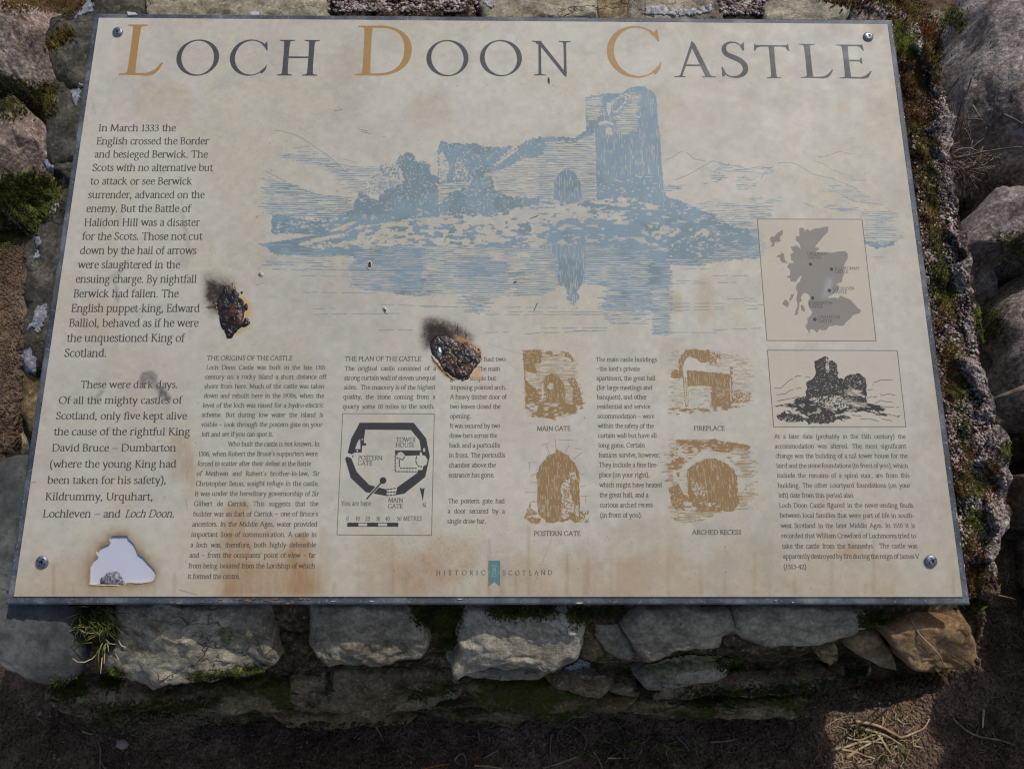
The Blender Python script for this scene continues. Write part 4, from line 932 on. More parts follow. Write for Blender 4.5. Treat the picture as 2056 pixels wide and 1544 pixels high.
def empty(name, loc, label, cat, group=None):
    o = bpy.data.objects.new(name, None); COL.objects.link(o); o.location = loc; o.empty_display_size = .05
    return tag(o, label, cat, group)
def local(V, o):
    """world vertices -> coordinates of the parent (no rotation on parents)"""
    return np.asarray(V)-np.array(o.location)

# ------------------------------------------------------------------ materials
def srgb(r, g, b):
    f = lambda c: (c/255)/12.92 if c/255 <= 0.04045 else ((c/255+0.055)/1.055)**2.4
    return (f(r), f(g), f(b), 1)
class NT:
    def __init__(s, name):
        s.m = bpy.data.materials.new(name); s.m.use_nodes = True; s.t = s.m.node_tree; s.t.nodes.clear()
        s.out = s.n('ShaderNodeOutputMaterial'); s.b = s.n('ShaderNodeBsdfPrincipled'); s.l(s.b.outputs[0], s.out.inputs[0])
    def n(s, t, **kw):
        x = s.t.nodes.new(t)
        for k, v in kw.items(): setattr(x, k, v)
        return x
    def l(s, a, b): s.t.links.new(a, b)
    def pos(s):
        if not hasattr(s, '_p'): s._p = s.n('ShaderNodeNewGeometry').outputs['Position']
        return s._p
    def noise(s, scale, detail=6, rough=.6, dist=0, vec=None, stretch=None, off=(0, 0, 0)):
        mp = s.n('ShaderNodeMapping'); s.l(vec or s.pos(), mp.inputs[0]); mp.inputs['Location'].default_value = off
        if stretch: mp.inputs['Scale'].default_value = stretch
        x = s.n('ShaderNodeTexNoise'); x.inputs['Scale'].default_value = scale; x.inputs['Detail'].default_value = detail; x.inputs['Roughness'].default_value = rough; x.inputs['Distortion'].default_value = dist
        s.l(mp.outputs[0], x.inputs[0]); return x.outputs[0]
    def voro(s, scale, feat='F1', rnd=1, stretch=None):
        mp = s.n('ShaderNodeMapping'); s.l(s.pos(), mp.inputs[0])
        if stretch: mp.inputs['Scale'].default_value = stretch
        x = s.n('ShaderNodeTexVoronoi', feature=feat); x.inputs['Scale'].default_value = scale; x.inputs['Randomness'].default_value = rnd
        s.l(mp.outputs[0], x.inputs[0]); return x.outputs[0]
    def ramp(s, f, stops, interp='LINEAR'):
        r = s.n('ShaderNodeValToRGB'); r.color_ramp.interpolation = interp; e = r.color_ramp.elements
        while len(e) < len(stops): e.new(.5)
        for k, (p, c) in enumerate(stops):
            e[k].position = p; e[k].color = c if len(c) == 4 else (*c, 1)
        s.l(f, r.inputs[0]); return r.outputs[0]
    def mix(s, f, a, b, mode='MIX'):
        x = s.n('ShaderNodeMix', data_type='RGBA', blend_type=mode)
        for v, i in ((f, 0), (a, 6), (b, 7)):
            if isinstance(v, (int, float)): x.inputs[i].default_value = v
            elif isinstance(v, tuple): x.inputs[i].default_value = v
            else: s.l(v, x.inputs[i])
        return x.outputs[2]
    def math(s, op, a, b=0.0):
        x = s.n('ShaderNodeMath', operation=op)
        for v, i in ((a, 0), (b, 1)):
            if isinstance(v, (int, float)): x.inputs[i].default_value = v
            else: s.l(v, x.inputs[i])
        return x.outputs[0]
    def fin(s, col, rough=.85, bump=None, bd=.002, bs=.8, spec=.4, metal=0):
        for v, k in ((col, 'Base Color'), (rough, 'Roughness')):
            if isinstance(v, (int, float, tuple)): s.b.inputs[k].default_value = v
            else: s.l(v, s.b.inputs[k])
        s.b.inputs['Specular IOR Level'].default_value = spec; s.b.inputs['Metallic'].default_value = metal
        if bump is not None:
            x = s.n('ShaderNodeBump'); x.inputs['Strength'].default_value = bs; x.inputs['Distance'].default_value = bd
            s.l(bump, x.inputs['Height']); s.l(x.outputs[0], s.b.inputs['Normal'])
        return s.m
W_ = (1, 1, 1, 1); K_ = (0, 0, 0, 1)
def rock_mat(name, dark, mid, light, off=0, lichen=None, lt=.64, moss=None, mt=.6, grain=260, speck=.35, strata=None, crack=True, bd=.0022, pale=None, pt=.6, up=False):
    s = NT(name); o = (off*1.7, off*.9, off*.4)
    n1 = s.noise(14, 8, .62, .4, off=o); n2 = s.noise(60, 8, .68, 0, off=o, stretch=strata); n3 = s.noise(grain, 3, .7, off=o)
    c = s.ramp(s.math('ADD', s.math('MULTIPLY', n1, .55), s.math('MULTIPLY', n2, .45)), [(.36, srgb(*dark)), (.5, srgb(*mid)), (.64, srgb(*light))])
    c = s.mix(s.ramp(n3, [(.40, (speck,)*3), (.58, (0, 0, 0))]), c, tuple(x*.25 for x in srgb(*dark)[:3])+(1,))
    c = s.mix(s.ramp(n3, [(.60, (0, 0, 0)), (.70, (speck,)*3)]), c, tuple(min(x*1.7, .9) for x in srgb(*light)[:3])+(1,))
    n4 = s.noise(150, 6, .75, off=(off, 5, 5)); c = s.mix(.55, c, s.ramp(n4, [(.36, (.5,)*3), (.48, (1,)*3), (.62, (1.0,)*3)]), 'MULTIPLY')
    h = s.math('ADD', s.math('MULTIPLY', n2, 1.0), s.math('ADD', s.math('MULTIPLY', n3, .28), s.math('MULTIPLY', n4, .5)))
    if crack:
        v = s.n('ShaderNodeTexVoronoi', feature='DISTANCE_TO_EDGE'); v.inputs['Scale'].default_value = 19
        ds = s.n('ShaderNodeMixRGB'); ds.inputs[0].default_value = .075; nz = s.n('ShaderNodeTexNoise'); nz.inputs['Scale'].default_value = 18; nz.inputs['Detail'].default_value = 5
        mpc = s.n('ShaderNodeMapping'); mpc.inputs['Scale'].default_value = (.5, 1.2, 1.9); s.l(s.pos(), mpc.inputs[0]); s.l(s.pos(), nz.inputs[0]); s.l(mpc.outputs[0], ds.inputs[1]); s.l(nz.outputs['Color'], ds.inputs[2]); s.l(ds.outputs[0], v.inputs[0])
        ck = s.ramp(v.outputs[0], [(0, K_), (.013, W_)])
        gate = s.ramp(s.noise(9, 3, .5, off=(off+3, 2, 1)), [(.52, K_), (.60, W_)])
        ck = s.mix(gate, W_, ck)
        c = s.mix(s.math('SUBTRACT', 1.0, s.math('ADD', s.math('MULTIPLY', ck, .6), .4)), c, tuple(x*.2 for x in srgb(*dark)[:3])+(1,))
        h = s.math('SUBTRACT', h, s.math('MULTIPLY', s.math('SUBTRACT', 1.0, ck), .9))
    if pale:
        m = s.ramp(s.noise(22, 9, .7, .8, off=(off+7, 1, 5)), [(pt, K_), (pt+.05, W_)])
        c = s.mix(m, c, s.mix(n2, srgb(*pale), srgb(*[min(255, int(v*1.15)) for v in pale])))
    if moss:
        m = s.ramp(s.noise(17, 8, .66, .5, off=(off+11, 4, 2)), [(mt, K_), (mt+.06, W_)])
        mc = s.ramp(s.noise(330, 3, .7), [(.35, tuple(x*.4 for x in srgb(*moss)[:3])), (.6, srgb(*moss))])
        c = s.mix(m, c, mc); h = s.math('ADD', h, s.math('MULTIPLY', m, .5))
    if lichen:
        m = s.ramp(s.noise(26, 10, .72, .3, off=(off+21, 3, 8)), [(lt, K_), (lt+.025, W_)])
        lc = s.ramp(s.noise(420, 3, .7), [(.35, tuple(x*.6 for x in srgb(*lichen)[:3])), (.55, srgb(*lichen))])
        c = s.mix(m, c, lc); h = s.math('ADD', h, s.math('MULTIPLY', m, .35))
    return s.fin(c, .9, h, bd, .9, .25)

M = {}
M['slate'] = rock_mat('blue_slate', (54, 56, 55), (86, 89, 87), (120, 121, 117), 1, speck=.12, crack=False, moss=(58, 60, 30), mt=.70, bd=.0012)
M['schist'] = rock_mat('grey_schist', (104, 97, 82), (176, 165, 140), (224, 212, 184), 2, lichen=(150, 150, 118), lt=.68, speck=.3, strata=(1, 1.0, 3.0), moss=(60, 62, 26), mt=.69, bd=.003)
M['schist2'] = rock_mat('pale_schist', (112, 106, 92), (184, 174, 150), (226, 216, 192), 6, speck=.3, strata=(1, 1.0, 3.0), moss=(60, 62, 26), mt=.72, bd=.003)
M['brown'] = rock_mat('brown_sandstone', (96, 74, 50), (160, 129, 92), (198, 170, 128), 3, speck=.35, crack=False, moss=(50, 48, 22), mt=.68)
M['mossrock'] = rock_mat('mossy_rock', (72, 62, 40), (134, 117, 82), (186, 166, 126), 4, moss=(84, 84, 28), mt=.51, speck=.4)
M['mossrock2'] = rock_mat('mossy_brown_rock', (84, 70, 48), (148, 128, 96), (198, 176, 140), 9, moss=(54, 50, 18), mt=.57, speck=.4, lichen=(150, 150, 140), lt=.74)
M['pink'] = rock_mat('pink_granite', (104, 88, 78), (164, 144, 131), (204, 187, 174), 5, grain=190, speck=.6, crack=False, pale=(176, 168, 162), pt=.66, bd=.004)
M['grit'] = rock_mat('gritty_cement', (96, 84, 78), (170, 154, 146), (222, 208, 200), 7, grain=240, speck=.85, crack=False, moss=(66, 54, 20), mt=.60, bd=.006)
M['darkedge'] = rock_mat('dark_edge_stone', (40, 39, 34), (84, 80, 70), (134, 130, 118), 8, lichen=(176, 176, 178), lt=.70, moss=(54, 56, 34), mt=.62, bd=.002)
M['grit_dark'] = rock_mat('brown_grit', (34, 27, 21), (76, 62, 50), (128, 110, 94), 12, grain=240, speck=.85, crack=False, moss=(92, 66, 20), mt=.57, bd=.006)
M['boulder'] = rock_mat('grey_pink_boulder', (106, 97, 92), (172, 159, 151), (222, 209, 200), 10, grain=170, speck=.55, crack=False, pale=(150, 152, 160), pt=.6, bd=.006)
M['boulder2'] = rock_mat('brown_boulder', (70, 62, 50), (116, 104, 88), (162, 148, 130), 14, grain=170, speck=.45, crack=False, moss=(48, 46, 18), mt=.60, bd=.005)
M['mortar'] = rock_mat('old_mortar', (64, 53, 35), (114, 98, 70), (164, 144, 112), 13, grain=200, speck=.7, crack=False, moss=(48, 52, 16), mt=.55, bd=.006)

def simple(name, stops, scale=120, rough=.8, bs=.6, bd=.001, spec=.3, detail=5):
    s = NT(name); n = s.noise(scale, detail, .65)
    return s.fin(s.ramp(n, [(p, srgb(*c)) for p, c in stops]), rough, n, bd, bs, spec)
M['lichen_white'] = simple('white_lichen', [(.35, (120, 118, 116)), (.5, (186, 184, 182)), (.62, (212, 210, 208))], 240, .95, 1, .002)
M['lichen_grey'] = simple('grey_lichen', [(.33, (96, 98, 104)), (.52, (150, 152, 160)), (.65, (178, 180, 186))], 260, .95, 1, .0018)
M['lichen_olive'] = simple('olive_lichen', [(.33, (84, 84, 58)), (.52, (134, 134, 96)), (.65, (158, 156, 118))], 200, .95, 1, .0018)
M['moss_green'] = simple('moss_green', [(.35, (30, 32, 10)), (.5, (64, 66, 22)), (.66, (104, 98, 38))], 60, .8, .3)
M['moss_dark'] = simple('moss_dark', [(.35, (40, 44, 14)), (.5, (76, 82, 26)), (.66, (116, 118, 46))], 60, .8, .3)
M['moss_rust'] = simple('moss_rust', [(.30, (58, 36, 18)), (.46, (96, 66, 28)), (.58, (86, 80, 34)), (.68, (140, 98, 40))], 30, .8, .3)
M['moss_olive'] = simple('moss_olive', [(.35, (58, 56, 16)), (.5, (104, 104, 36)), (.66, (146, 142, 66))], 60, .8, .3)
M['straw'] = simple('dry_straw', [(.35, (150, 124, 90)), (.5, (188, 164, 126)), (.66, (216, 198, 164))], 60, .7, .3)
M['straw_grey'] = simple('grey_twig', [(.35, (96, 84, 74)), (.5, (134, 118, 102)), (.66, (166, 150, 132))], 60, .8, .3)
M['grass'] = simple('grass_blade', [(.35, (50, 60, 26)), (.48, (84, 96, 44)), (.6, (150, 146, 88)), (.7, (186, 170, 118))], 45, .8, .2, .001, .15)
M['rust_leaf'] = simple('rusty_shoot', [(.35, (120, 66, 20)), (.5, (176, 104, 34)), (.66, (206, 150, 60))], 80, .6, .2)
M['pebble'] = simple('pebble_stone', [(.33, (72, 56, 46)), (.5, (122, 100, 86)), (.66, (180, 158, 144))], 25, .8, .5)
M['grain'] = simple('grit_grain', [(.36, (84, 66, 58)), (.5, (156, 136, 128)), (.62, (214, 198, 190))], 90, .7, .5)
def ground_mat():
    s = NT('bare_earth')
    n1 = s.noise(6, 7, .6, .3); n2 = s.noise(45, 9, .72); n3 = s.noise(300, 3, .75)
    c = s.ramp(s.math('ADD', s.math('MULTIPLY', n1, .5), s.math('MULTIPLY', n2, .5)), [(.36, srgb(62, 48, 38)), (.5, srgb(110, 90, 73)), (.63, srgb(158, 134, 112))])
    # redder soil beside the left edge of the plinth, mossy green towards the back right
    sp = s.ramp(n3, [(.60, K_), (.68, W_)]); c = s.mix(s.math('MULTIPLY', sp, .4), c, srgb(176, 156, 142))
    c = s.mix(s.ramp(n3, [(.36, (.7, .7, .7)), (.5, K_)]), c, srgb(28, 20, 16))
    return s.fin(c, .95, s.math('ADD', n2, s.math('MULTIPLY', n3, .35)), .006, 1, .15)
M['ground'] = ground_mat()

# panel materials
def plate_mat():
    s = NT('weathered_panel_edge')
    n1 = s.noise(30, 6, .6, stretch=(1, 1, 1)); n2 = s.noise(500, 3, .7)
    c = s.ramp(n1, [(.35, srgb(56, 62, 70)), (.52, srgb(80, 87, 96)), (.66, srgb(120, 126, 130))])
    c = s.mix(s.ramp(n2, [(.58, K_), (.68, (.6, .6, .6))]), c, srgb(168, 170, 168))
    rust = s.ramp(s.noise(16, 7, .65, off=(3, 3, 3)), [(.68, K_), (.76, (.6, .6, .6))]); c = s.mix(rust, c, srgb(140, 104, 76))
    return s.fin(c, .55, s.math('ADD', n1, n2), .0006, .6, .5)
M['plate'] = plate_mat()
M['rustspot'] = simple('rust_stain', [(.3, (120, 84, 60)), (.7, (168, 128, 98))], 300, .9, .3, .0005)
M['bare'] = simple('bare_grey_coating', [(.3, (196, 199, 212)), (.7, (206, 209, 222))], 20, .6, .1, .0002)
M['foil'] = simple('crumpled_coating', [(.34, (60, 62, 70)), (.5, (150, 152, 162)), (.62, (200, 202, 210))], 420, .4, 1, .002)
def steel():
    s = NT('zinc_screw'); n = s.noise(700, 4, .6)
    return s.fin(s.ramp(n, [(.35, srgb(104, 112, 122)), (.65, srgb(172, 178, 186))]), .42, n, .0004, .6, .5, .75)
M['steel'] = steel()
s_ = NT('painted_cross_shade'); M['recess'] = s_.fin(srgb(18, 20, 24), .6, None)  # near-black colour stands in for shade inside the screw cross
def char_mat(name, stops, rough):
    s = NT(name); n = s.noise(110, 6, .65, .6); n2 = s.noise(420, 4, .6)
    return s.fin(s.ramp(n, [(p, srgb(*c)) for p, c in stops]), rough, s.math('ADD', n, s.math('MULTIPLY', n2, .6)), .0016, .8, .7)
M['char_black'] = char_mat('glossy_char', [(.3, (14, 14, 15)), (.52, (30, 26, 24)), (.64, (64, 44, 34)), (.74, (92, 76, 66))], .14)
M['char_brown'] = char_mat('melted_amber', [(.34, (20, 15, 13)), (.5, (58, 36, 24)), (.62, (98, 62, 38)), (.76, (150, 108, 74))], .16)
M['char_grey'] = char_mat('bubbled_ash', [(.34, (20, 19, 18)), (.5, (52, 44, 36)), (.64, (104, 90, 74))], .18)
M['flake'] = simple('lifted_flake', [(.3, (190, 180, 160)), (.7, (214, 206, 190))], 200, .6, .3, .0005)
M['peel'] = simple('scorched_peel', [(.32, (110, 78, 48)), (.5, (176, 140, 98)), (.66, (214, 194, 160))], 320, .5, .4, .0005)
M['white_tape'] = simple('white_paper_scrap', [(.3, (196, 194, 190)), (.7, (222, 220, 216))], 200, .7, .3, .0005)

# the print itself: an image painted above, in code, on the real sheet
img = bpy.data.images.new('print', TW, TH, alpha=False, float_buffer=False)
buf = np.ones((TH, TW, 4), np.float32); buf[..., :3] = ART
img.pixels.foreach_set(buf.ravel()); img.update(); img.pack()
del buf
def print_mat():
    s = NT('printed_sheet'); tx = s.n('ShaderNodeTexImage'); tx.image = img; tx.interpolation = 'Cubic'; tx.extension = 'EXTEND'
    n1 = s.noise(420, 3, .6); n2 = s.noise(35, 6, .6)
    r = s.ramp(n2, [(.35, (.46,)*3), (.65, (.62,)*3)])
    return s.fin(tx.outputs[0], r, s.math('ADD', s.math('MULTIPLY', n1, .25), n2), .0008, .25, .35)
M['print'] = print_mat()

# ------------------------------------------------------------------ rocks
SURF_V, SURF_F, _so = [], [], [0]
def surf_add(V, F):
    SURF_V.append(np.asarray(V)); SURF_F.append(np.asarray(F)+_so[0]); _so[0] += len(V)
def fnoise(p, oct=4):
    return noise.fractal(Vector(p), 0.9, 2.1, oct, noise_basis='PERLIN_ORIGINAL')
def rock_geo(pts, p0, n, thick, under, k=3.0, seed=0, amp=.004, fine=.0012, step=.005, strata=0.0, ragged=.003, tilt=(0, 0), freq=26, ffreq=120, facets=0, cut=(.78, .97), sharp=False, crease=0.0, cstretch=(1, 1, 1)):
    """closed stone: outline pts (3-D, on the plane p0/n), dome of height thick above it, body reaching under below"""
    n = np.asarray(n, float); n /= np.linalg.norm(n)
    e1 = np.cross([0, 1, 0], n); e1 /= np.linalg.norm(e1); e2 = np.cross(n, e1)
    P3 = np.asarray(pts); q = np.c_[(P3-p0) @ e1, (P3-p0) @ e2]
    # round and re-sample the outline
    for _ in range(0 if sharp else 1):
        q = np.vstack([[a*.8+b*.2, a*.2+b*.8] for a, b in zip(q, np.roll(q, -1, 0))])
    L = np.r_[0, np.cumsum(np.linalg.norm(np.roll(q, -1, 0)-q, axis=1))]
    na = 240; t = np.linspace(0, L[-1], na, endpoint=False)
    qq = np.vstack([q, q[:1]]); O = np.c_[np.interp(t, L, qq[:, 0]), np.interp(t, L, qq[:, 1])]
    c = np.array([np.mean(O[:, 0]), np.mean(O[:, 1])])
    R = np.linalg.norm(O-c, axis=1).mean()
    for i in range(na):
        d = (O[i]-c)/max(np.linalg.norm(O[i]-c), 1e-6)
        O[i] += d*ragged*(1.3*noise.noise(Vector((O[i, 0]*30+seed, O[i, 1]*30, seed*1.3)))+.6*noise.noise(Vector((O[i, 0]*110+seed, O[i, 1]*110, seed))))
    N = int(np.clip(L[-1]/4/step, 8, 44)); na = 4*N
    t = np.linspace(0, 1, len(O), endpoint=False); OO = np.vstack([O, O[:1]]); tt = np.r_[t, 1.0]
    g = np.linspace(-1, 1, N+1); g = np.sign(g)*np.abs(g)**.9
    GX, GY = np.meshgrid(g, g, indexing='ij')
    U = GX*np.sqrt(1-GY**2/2); Vv = GY*np.sqrt(1-GX**2/2)
    sr = np.clip(np.hypot(U, Vv), 0, 1); th = (np.arctan2(Vv, U)/(2*math.pi)) % 1.0
    BX = np.interp(th, tt, OO[:, 0]); BY = np.interp(th, tt, OO[:, 1])
    X_ = c[0]+(BX-c[0])*sr; Y_ = c[1]+(BY-c[1])*sr
    H_ = thick*(1-sr**k)**(1/k)
    A0 = np.c_[X_.ravel(), Y_.ravel(), H_.ravel()]
    I = np.arange((N+1)**2).reshape(N+1, N+1)
    Qs = [np.c_[I[:-1, :-1].ravel(), I[1:, :-1].ravel(), I[1:, 1:].ravel(), I[:-1, 1:].ravel()]]
    per = list(I[:, 0])+list(I[-1, 1:])+list(I[-2::-1, -1])+list(I[0, -2:0:-1]); per = np.array(per)
    nb = len(per); jn = (np.arange(nb)+1) % nb; prev = per; lows = []; off_ = len(A0)
    for sv, hh in ((1.015, -.12), (1.02, -.3), (1.0, -.5), (.93, -.85), (.75, -1.0), (.4, -1.02)):
        B_ = A0[per]; lows.append(np.c_[c+(B_[:, :2]-c)*sv, np.full(nb, hh*under)])
        cur = off_+np.arange(nb); off_ += nb
        Qs.append(np.c_[prev, prev[jn], cur[jn], cur][:, ::-1]); prev = cur
    A = np.vstack([A0]+lows+[np.r_[c, -under*1.02][None]])
    tri = [(int(prev[q_]), off_, int(prev[(q_+1) % nb])) for q_ in range(nb)]
    F = []; Q = Qs
    W3 = p0+A[:, :1]*e1+A[:, 1:2]*e2+A[:, 2:3]*n
    W3 += n*((A[:, 0]-c[0])*tilt[0]+(A[:, 1]-c[1])*tilt[1])[:, None]
    if facets:
        fr = random.Random(seed*7+1); ce = W3[:len(A0)].mean(0)-n*(thick*.5); rel = W3-ce
        for _ in range(facets):
            m_ = np.array([fr.gauss(0, 1), fr.gauss(0, 1), fr.gauss(0, 1)]); m_ += n*fr.uniform(.3, 1.6); m_ /= np.linalg.norm(m_)
            if m_ @ n < .05: continue
            pr = rel @ m_; d_ = pr.max()*fr.uniform(*cut); ex_ = np.clip(pr-d_, 0, None)*.92; ex_[A[:, 2] < -under*.3] = 0
            rel -= ex_[:, None]*m_
        W3 = ce+rel
    # displacement: lumps, grain and split layers
    top = (A[:, 2] > -under*.6)
    so = Vector((seed*3.1, seed*1.7, seed*.7))
    D = np.zeros(len(W3))
    Rr = np.zeros((len(W3), 3))
    for i in range(len(W3)):
        if not top[i]: continue
        p = Vector(W3[i])
        a = fnoise(p*freq+so, 4)
        d = a*amp
        if fine: d += noise.fractal(p*ffreq+so, .8, 2.2, 3, noise_basis='PERLIN_ORIGINAL')*fine
        if strata:
            u = A[i, 1]*75+noise.noise(p*16+so)*2.6+A[i, 0]*6; f_ = u % 1.0; d += strata*(min(f_*5, 1.0)*(1-f_)-.35)*(.7+noise.noise(p*24+so))
        if crease:
            pc = Vector((p.x*cstretch[0], p.y*cstretch[1], p.z*cstretch[2]))
            g1 = abs(noise.noise(pc*17+so)+.35*noise.noise(p*70+so)); d -= crease*max(0.0, 1-g1/.05)
            g2 = abs(noise.noise(pc*34+so*2)+.3*noise.noise(p*90)); d -= crease*.5*max(0.0, 1-g2/.06)
        D[i] = d
        Rr[i] = noise.noise_vector(p*freq*1.6+so, noise_basis='PERLIN_ORIGINAL')
    W3 += n*D[:, None]
    W3 += (Rr-(Rr @ n)[:, None]*n)*amp*.6
    fc = [(a, b, c2) for a, b, c2, _ in F]+tri
    Q = np.vstack(Q)
    nn = np.cross(W3[Q[0, 1]]-W3[Q[0, 0]], W3[Q[0, 3]]-W3[Q[0, 0]])
    return W3, fc, Q
def rock(name, px, p0, n, thick, under, mat, parent=None, **kw):
    p0 = np.asarray(p0, float)
    pts = [hit(x, y, p0, n) for x, y in px]
    W3, tris, quads = rock_geo(pts, p0, n, thick, under, **kw)
    faces = [tuple(int(v) for v in t) for t in tris]+[tuple(int(v) for v in t) for t in quads]
    loc = np.mean(W3, 0) if parent is None else np.array(parent.location)
    if parent is None: loc[2] = W3[:, 2].min()
    me = set_mesh(name, W3-loc, faces)
    o = obj(name, me, mat, parent)
    if parent is None: o.location = loc
    T = np.array([t for t in tris]+[t for q in quads for t in ((q[0], q[1], q[2]), (q[0], q[2], q[3]))])
    surf_add(W3, T)
    return o
def c_(ox, oy, s, pts): return [(ox+x/s, oy+y/s) for x, y in pts]
A6 = lambda p: c_(0, 1019, 2.937, p); A7 = lambda p: c_(680, 1019, 2.937, p); A8 = lambda p: c_(1356, 1019, 2.937, p)

# ------------------------------------------------------------------ ground
def make_ground_mesh():
    a = np.arange(-1.15, 1.35, .0085)
    def ext(lo, hi, v):
        out = list(v); d = .02
        while out[-1] < hi: out.append(out[-1]+d); d *= 1.35
        d = .02
        while out[0] > lo: out.insert(0, out[0]-d); d *= 1.35
        return np.array(out)
    xs = ext(-60, 60, np.arange(-1.1, 1.15, .0085)); ys = ext(-60, 60, np.arange(-.32, 1.45, .0085))
    X, Y = np.meshgrid(xs, ys)
    Zz = np.zeros_like(X)
    for i in range(X.shape[0]):
        for j in range(X.shape[1]):
            x, y = X[i, j], Y[i, j]
            if abs(x) < 1.3 and -.5 < y < 1.6:
                v = Vector((x, y, 0))
                Zz[i, j] = noise.noise(v*3.1)*.020+noise.fractal(v*16, .8, 2.1, 4)*.007
            else: Zz[i, j] = noise.noise(Vector((x*.3, y*.3, 0)))*.1-.01
    # earth banked up against the left of the plinth
    Zz += .06*np.exp(-((X+.62)/.16)**2-((Y-.42)/.28)**2)
    V = np.c_[X.ravel(), Y.ravel(), Zz.ravel()]
    h, w = X.shape; I = np.arange(h*w).reshape(h, w)
    F = np.c_[I[:-1, :-1].ravel(), I[:-1, 1:].ravel(), I[1:, 1:].ravel(), I[1:, :-1].ravel()]
    g = obj('ground', set_mesh('ground', V, F), M['ground']); tag(g, kind='structure')
    m = (np.abs(V[F].mean(1)[:, 0]) < 1.3) & (V[F].mean(1)[:, 1] > -.5) & (V[F].mean(1)[:, 1] < 1.6)
    Fq = F[m]; surf_add(V, np.vstack([Fq[:, [0, 1, 2]], Fq[:, [0, 2, 3]]]))
make_ground_mesh()

# ------------------------------------------------------------------ plinth
PLN = empty('stone_plinth', (0, .25, 0), 'low rubble stone plinth with mossy mortar joints under the tilted information panel', 'stone plinth')
def bp(w): return np.array(b2w(BW/2, .3, w))      # a point on the plane parallel to the board, w above it
LOW = -.030
# mortar core: a battered block, roughened, whose top lies just under the board
def core():
    V, F = [], []
    nu, nv, nz = 150, 60, 44
    def P_(u, v, t):
        """u,v over the footprint, t 0 top .. 1 ground"""
        x = -.425+(u-.5)*0+u*.85; y = v*BH*ct
        top = BOARD_Z+y*math.tan(TILT)-.040
        return x, y, top
    ring = []
    def add(x, y, z): V.append((x, y, z)); return len(V)-1
    grid = {}
    X0, X1, Y0, Y1 = -.425, .455, .008, .62
    # top
    for i in range(nu+1):
        for j in range(nv+1):
            x = X0+(X1-X0)*i/nu; y = Y0+(Y1-Y0)*j/nv
            z = BOARD_Z+y*math.tan(TILT)-.040
            z += noise.fractal(Vector((x*30, y*30, 1)), .8, 2, 4)*.004
            grid[i, j] = add(x, y, z)
    for i in range(nu):
        for j in range(nv): F.append((grid[i, j], grid[i+1, j], grid[i+1, j+1], grid[i, j+1]))
    per = [(i, 0) for i in range(nu)]+[(nu, j) for j in range(nv)]+[(i, nv) for i in range(nu, 0, -1)]+[(0, j) for j in range(nv, 0, -1)]
    prev = [grid[p] for p in per]
    for k in range(1, nz+1):
        t = k/nz; cur = []
        for (i, j) in per:
            x, y, z0 = V[grid[i, j]]
            nx = (-1 if i == 0 else 1 if i == nu else 0); ny = (-1 if j == 0 else 1 if j == nv else 0)
            z = z0*(1-t)-.03*t
            out = .03*t
            if ny < 0: z = z0*(1-t)-.03*t; out = float(np.interp(z, [-.03, 0, .10, .17, .22, .27, .325], [.080, .076, .066, .058, .040, .036, .004]))
            q = Vector((x*22, y*22, z*22)); d = out+noise.fractal(q*1.6, .8, 2.1, 4)*.006*min(1, t*5)
            cut_ = max(0.0, x-.30)*.55*t if y < .2 else 0.0                # the lower courses draw in under the right corner
            dx = nx*(d if nx else 0)-(.075*t*max(0.0, 1-max(y, 0)/.25) if x > .30 else 0)*min(1, (x-.30)/.1 if x > .30 else 0)
            cur.append(add(x+dx, y+ny*d+(cut_ if ny < 0 or nx > 0 else 0), z))
        for a in range(len(per)):
            b = (a+1) % len(per); F.append((prev[a], cur[a], cur[b], prev[b]))
        prev = cur
    V2 = np.array(V); o = obj('mortar', set_mesh('mortar', local(V2, PLN), F), M['mortar'], PLN)
    F = np.array(F); surf_add(V2, np.vstack([F[:, [0, 1, 2]], F[:, [0, 2, 3]]]))
core()
NF = np.array([0, -.69, .72])           # the sloping face of the top course
PF = np.array([0, -.014, .300])
def stone(px, mat, p0=PF, n=NF, thick=.012, under=.05, label=None, **kw):
    kw.setdefault('facets', 6); kw.setdefault('cut', (.92, .995)); kw.setdefault('sharp', True); kw.setdefault('crease', .0028); kw.setdefault('cstretch', (.55, 1.3, 1.9))
    if p0 is PF: px = [(x+(x-sum(a for a, _ in px)/len(px))*.035, (y-16 if y < 1238 else y)) for x, y in px]
    kw['k'] = max(kw.get('k', 3), 5.5)
    o = rock('stone', px, p0, n, thick, under, M[mat], PLN, **kw)
    if label: o['label'] = label
    return o
sd = 1
# slate slab at the lower left corner, reaching out beside the board
stone([(-340, 1000), (-60, 955), (0, 930), (40, 908), (58, 905), (62, 1000), (60, 1100), (100, 1212), (152, 1214), (146, 1262), (140, 1330), (128, 1358), (102, 1374), (72, 1368), (30, 1352), (0, 1338), (-340, 1290)], 'slate', np.array([-.42, 0, .333]), (0.02, -.22, .97), .008, .055, 'blue slate slab at the lower left corner of the plinth', k=7, seed=3, amp=.003, fine=.0007, ragged=.004, step=.004, freq=18)  # unseen left end drawn out to cast shade on the earth
stone(A6([(690,600),(1000,580),(1400,570),(1580,610),(1610,700),(1665,850),(1600,915),(1450,950),(1280,960),(1100,1000),(950,1036),(800,990),(690,925),(645,860),(700,770)]), 'schist', thick=.016, k=3.2, seed=11, amp=.007, fine=.0022, strata=.003, step=.003, label='broad flaky grey stone right of the grass tuft')
stone(A6([(1610,720),(1700,690),(1825,700),(1840,800),(1880,915),(1800,960),(1700,930),(1640,840)]), 'mortar', PF-NF*.012, thick=.01, seed=12, amp=.006, fine=.003, step=.004)
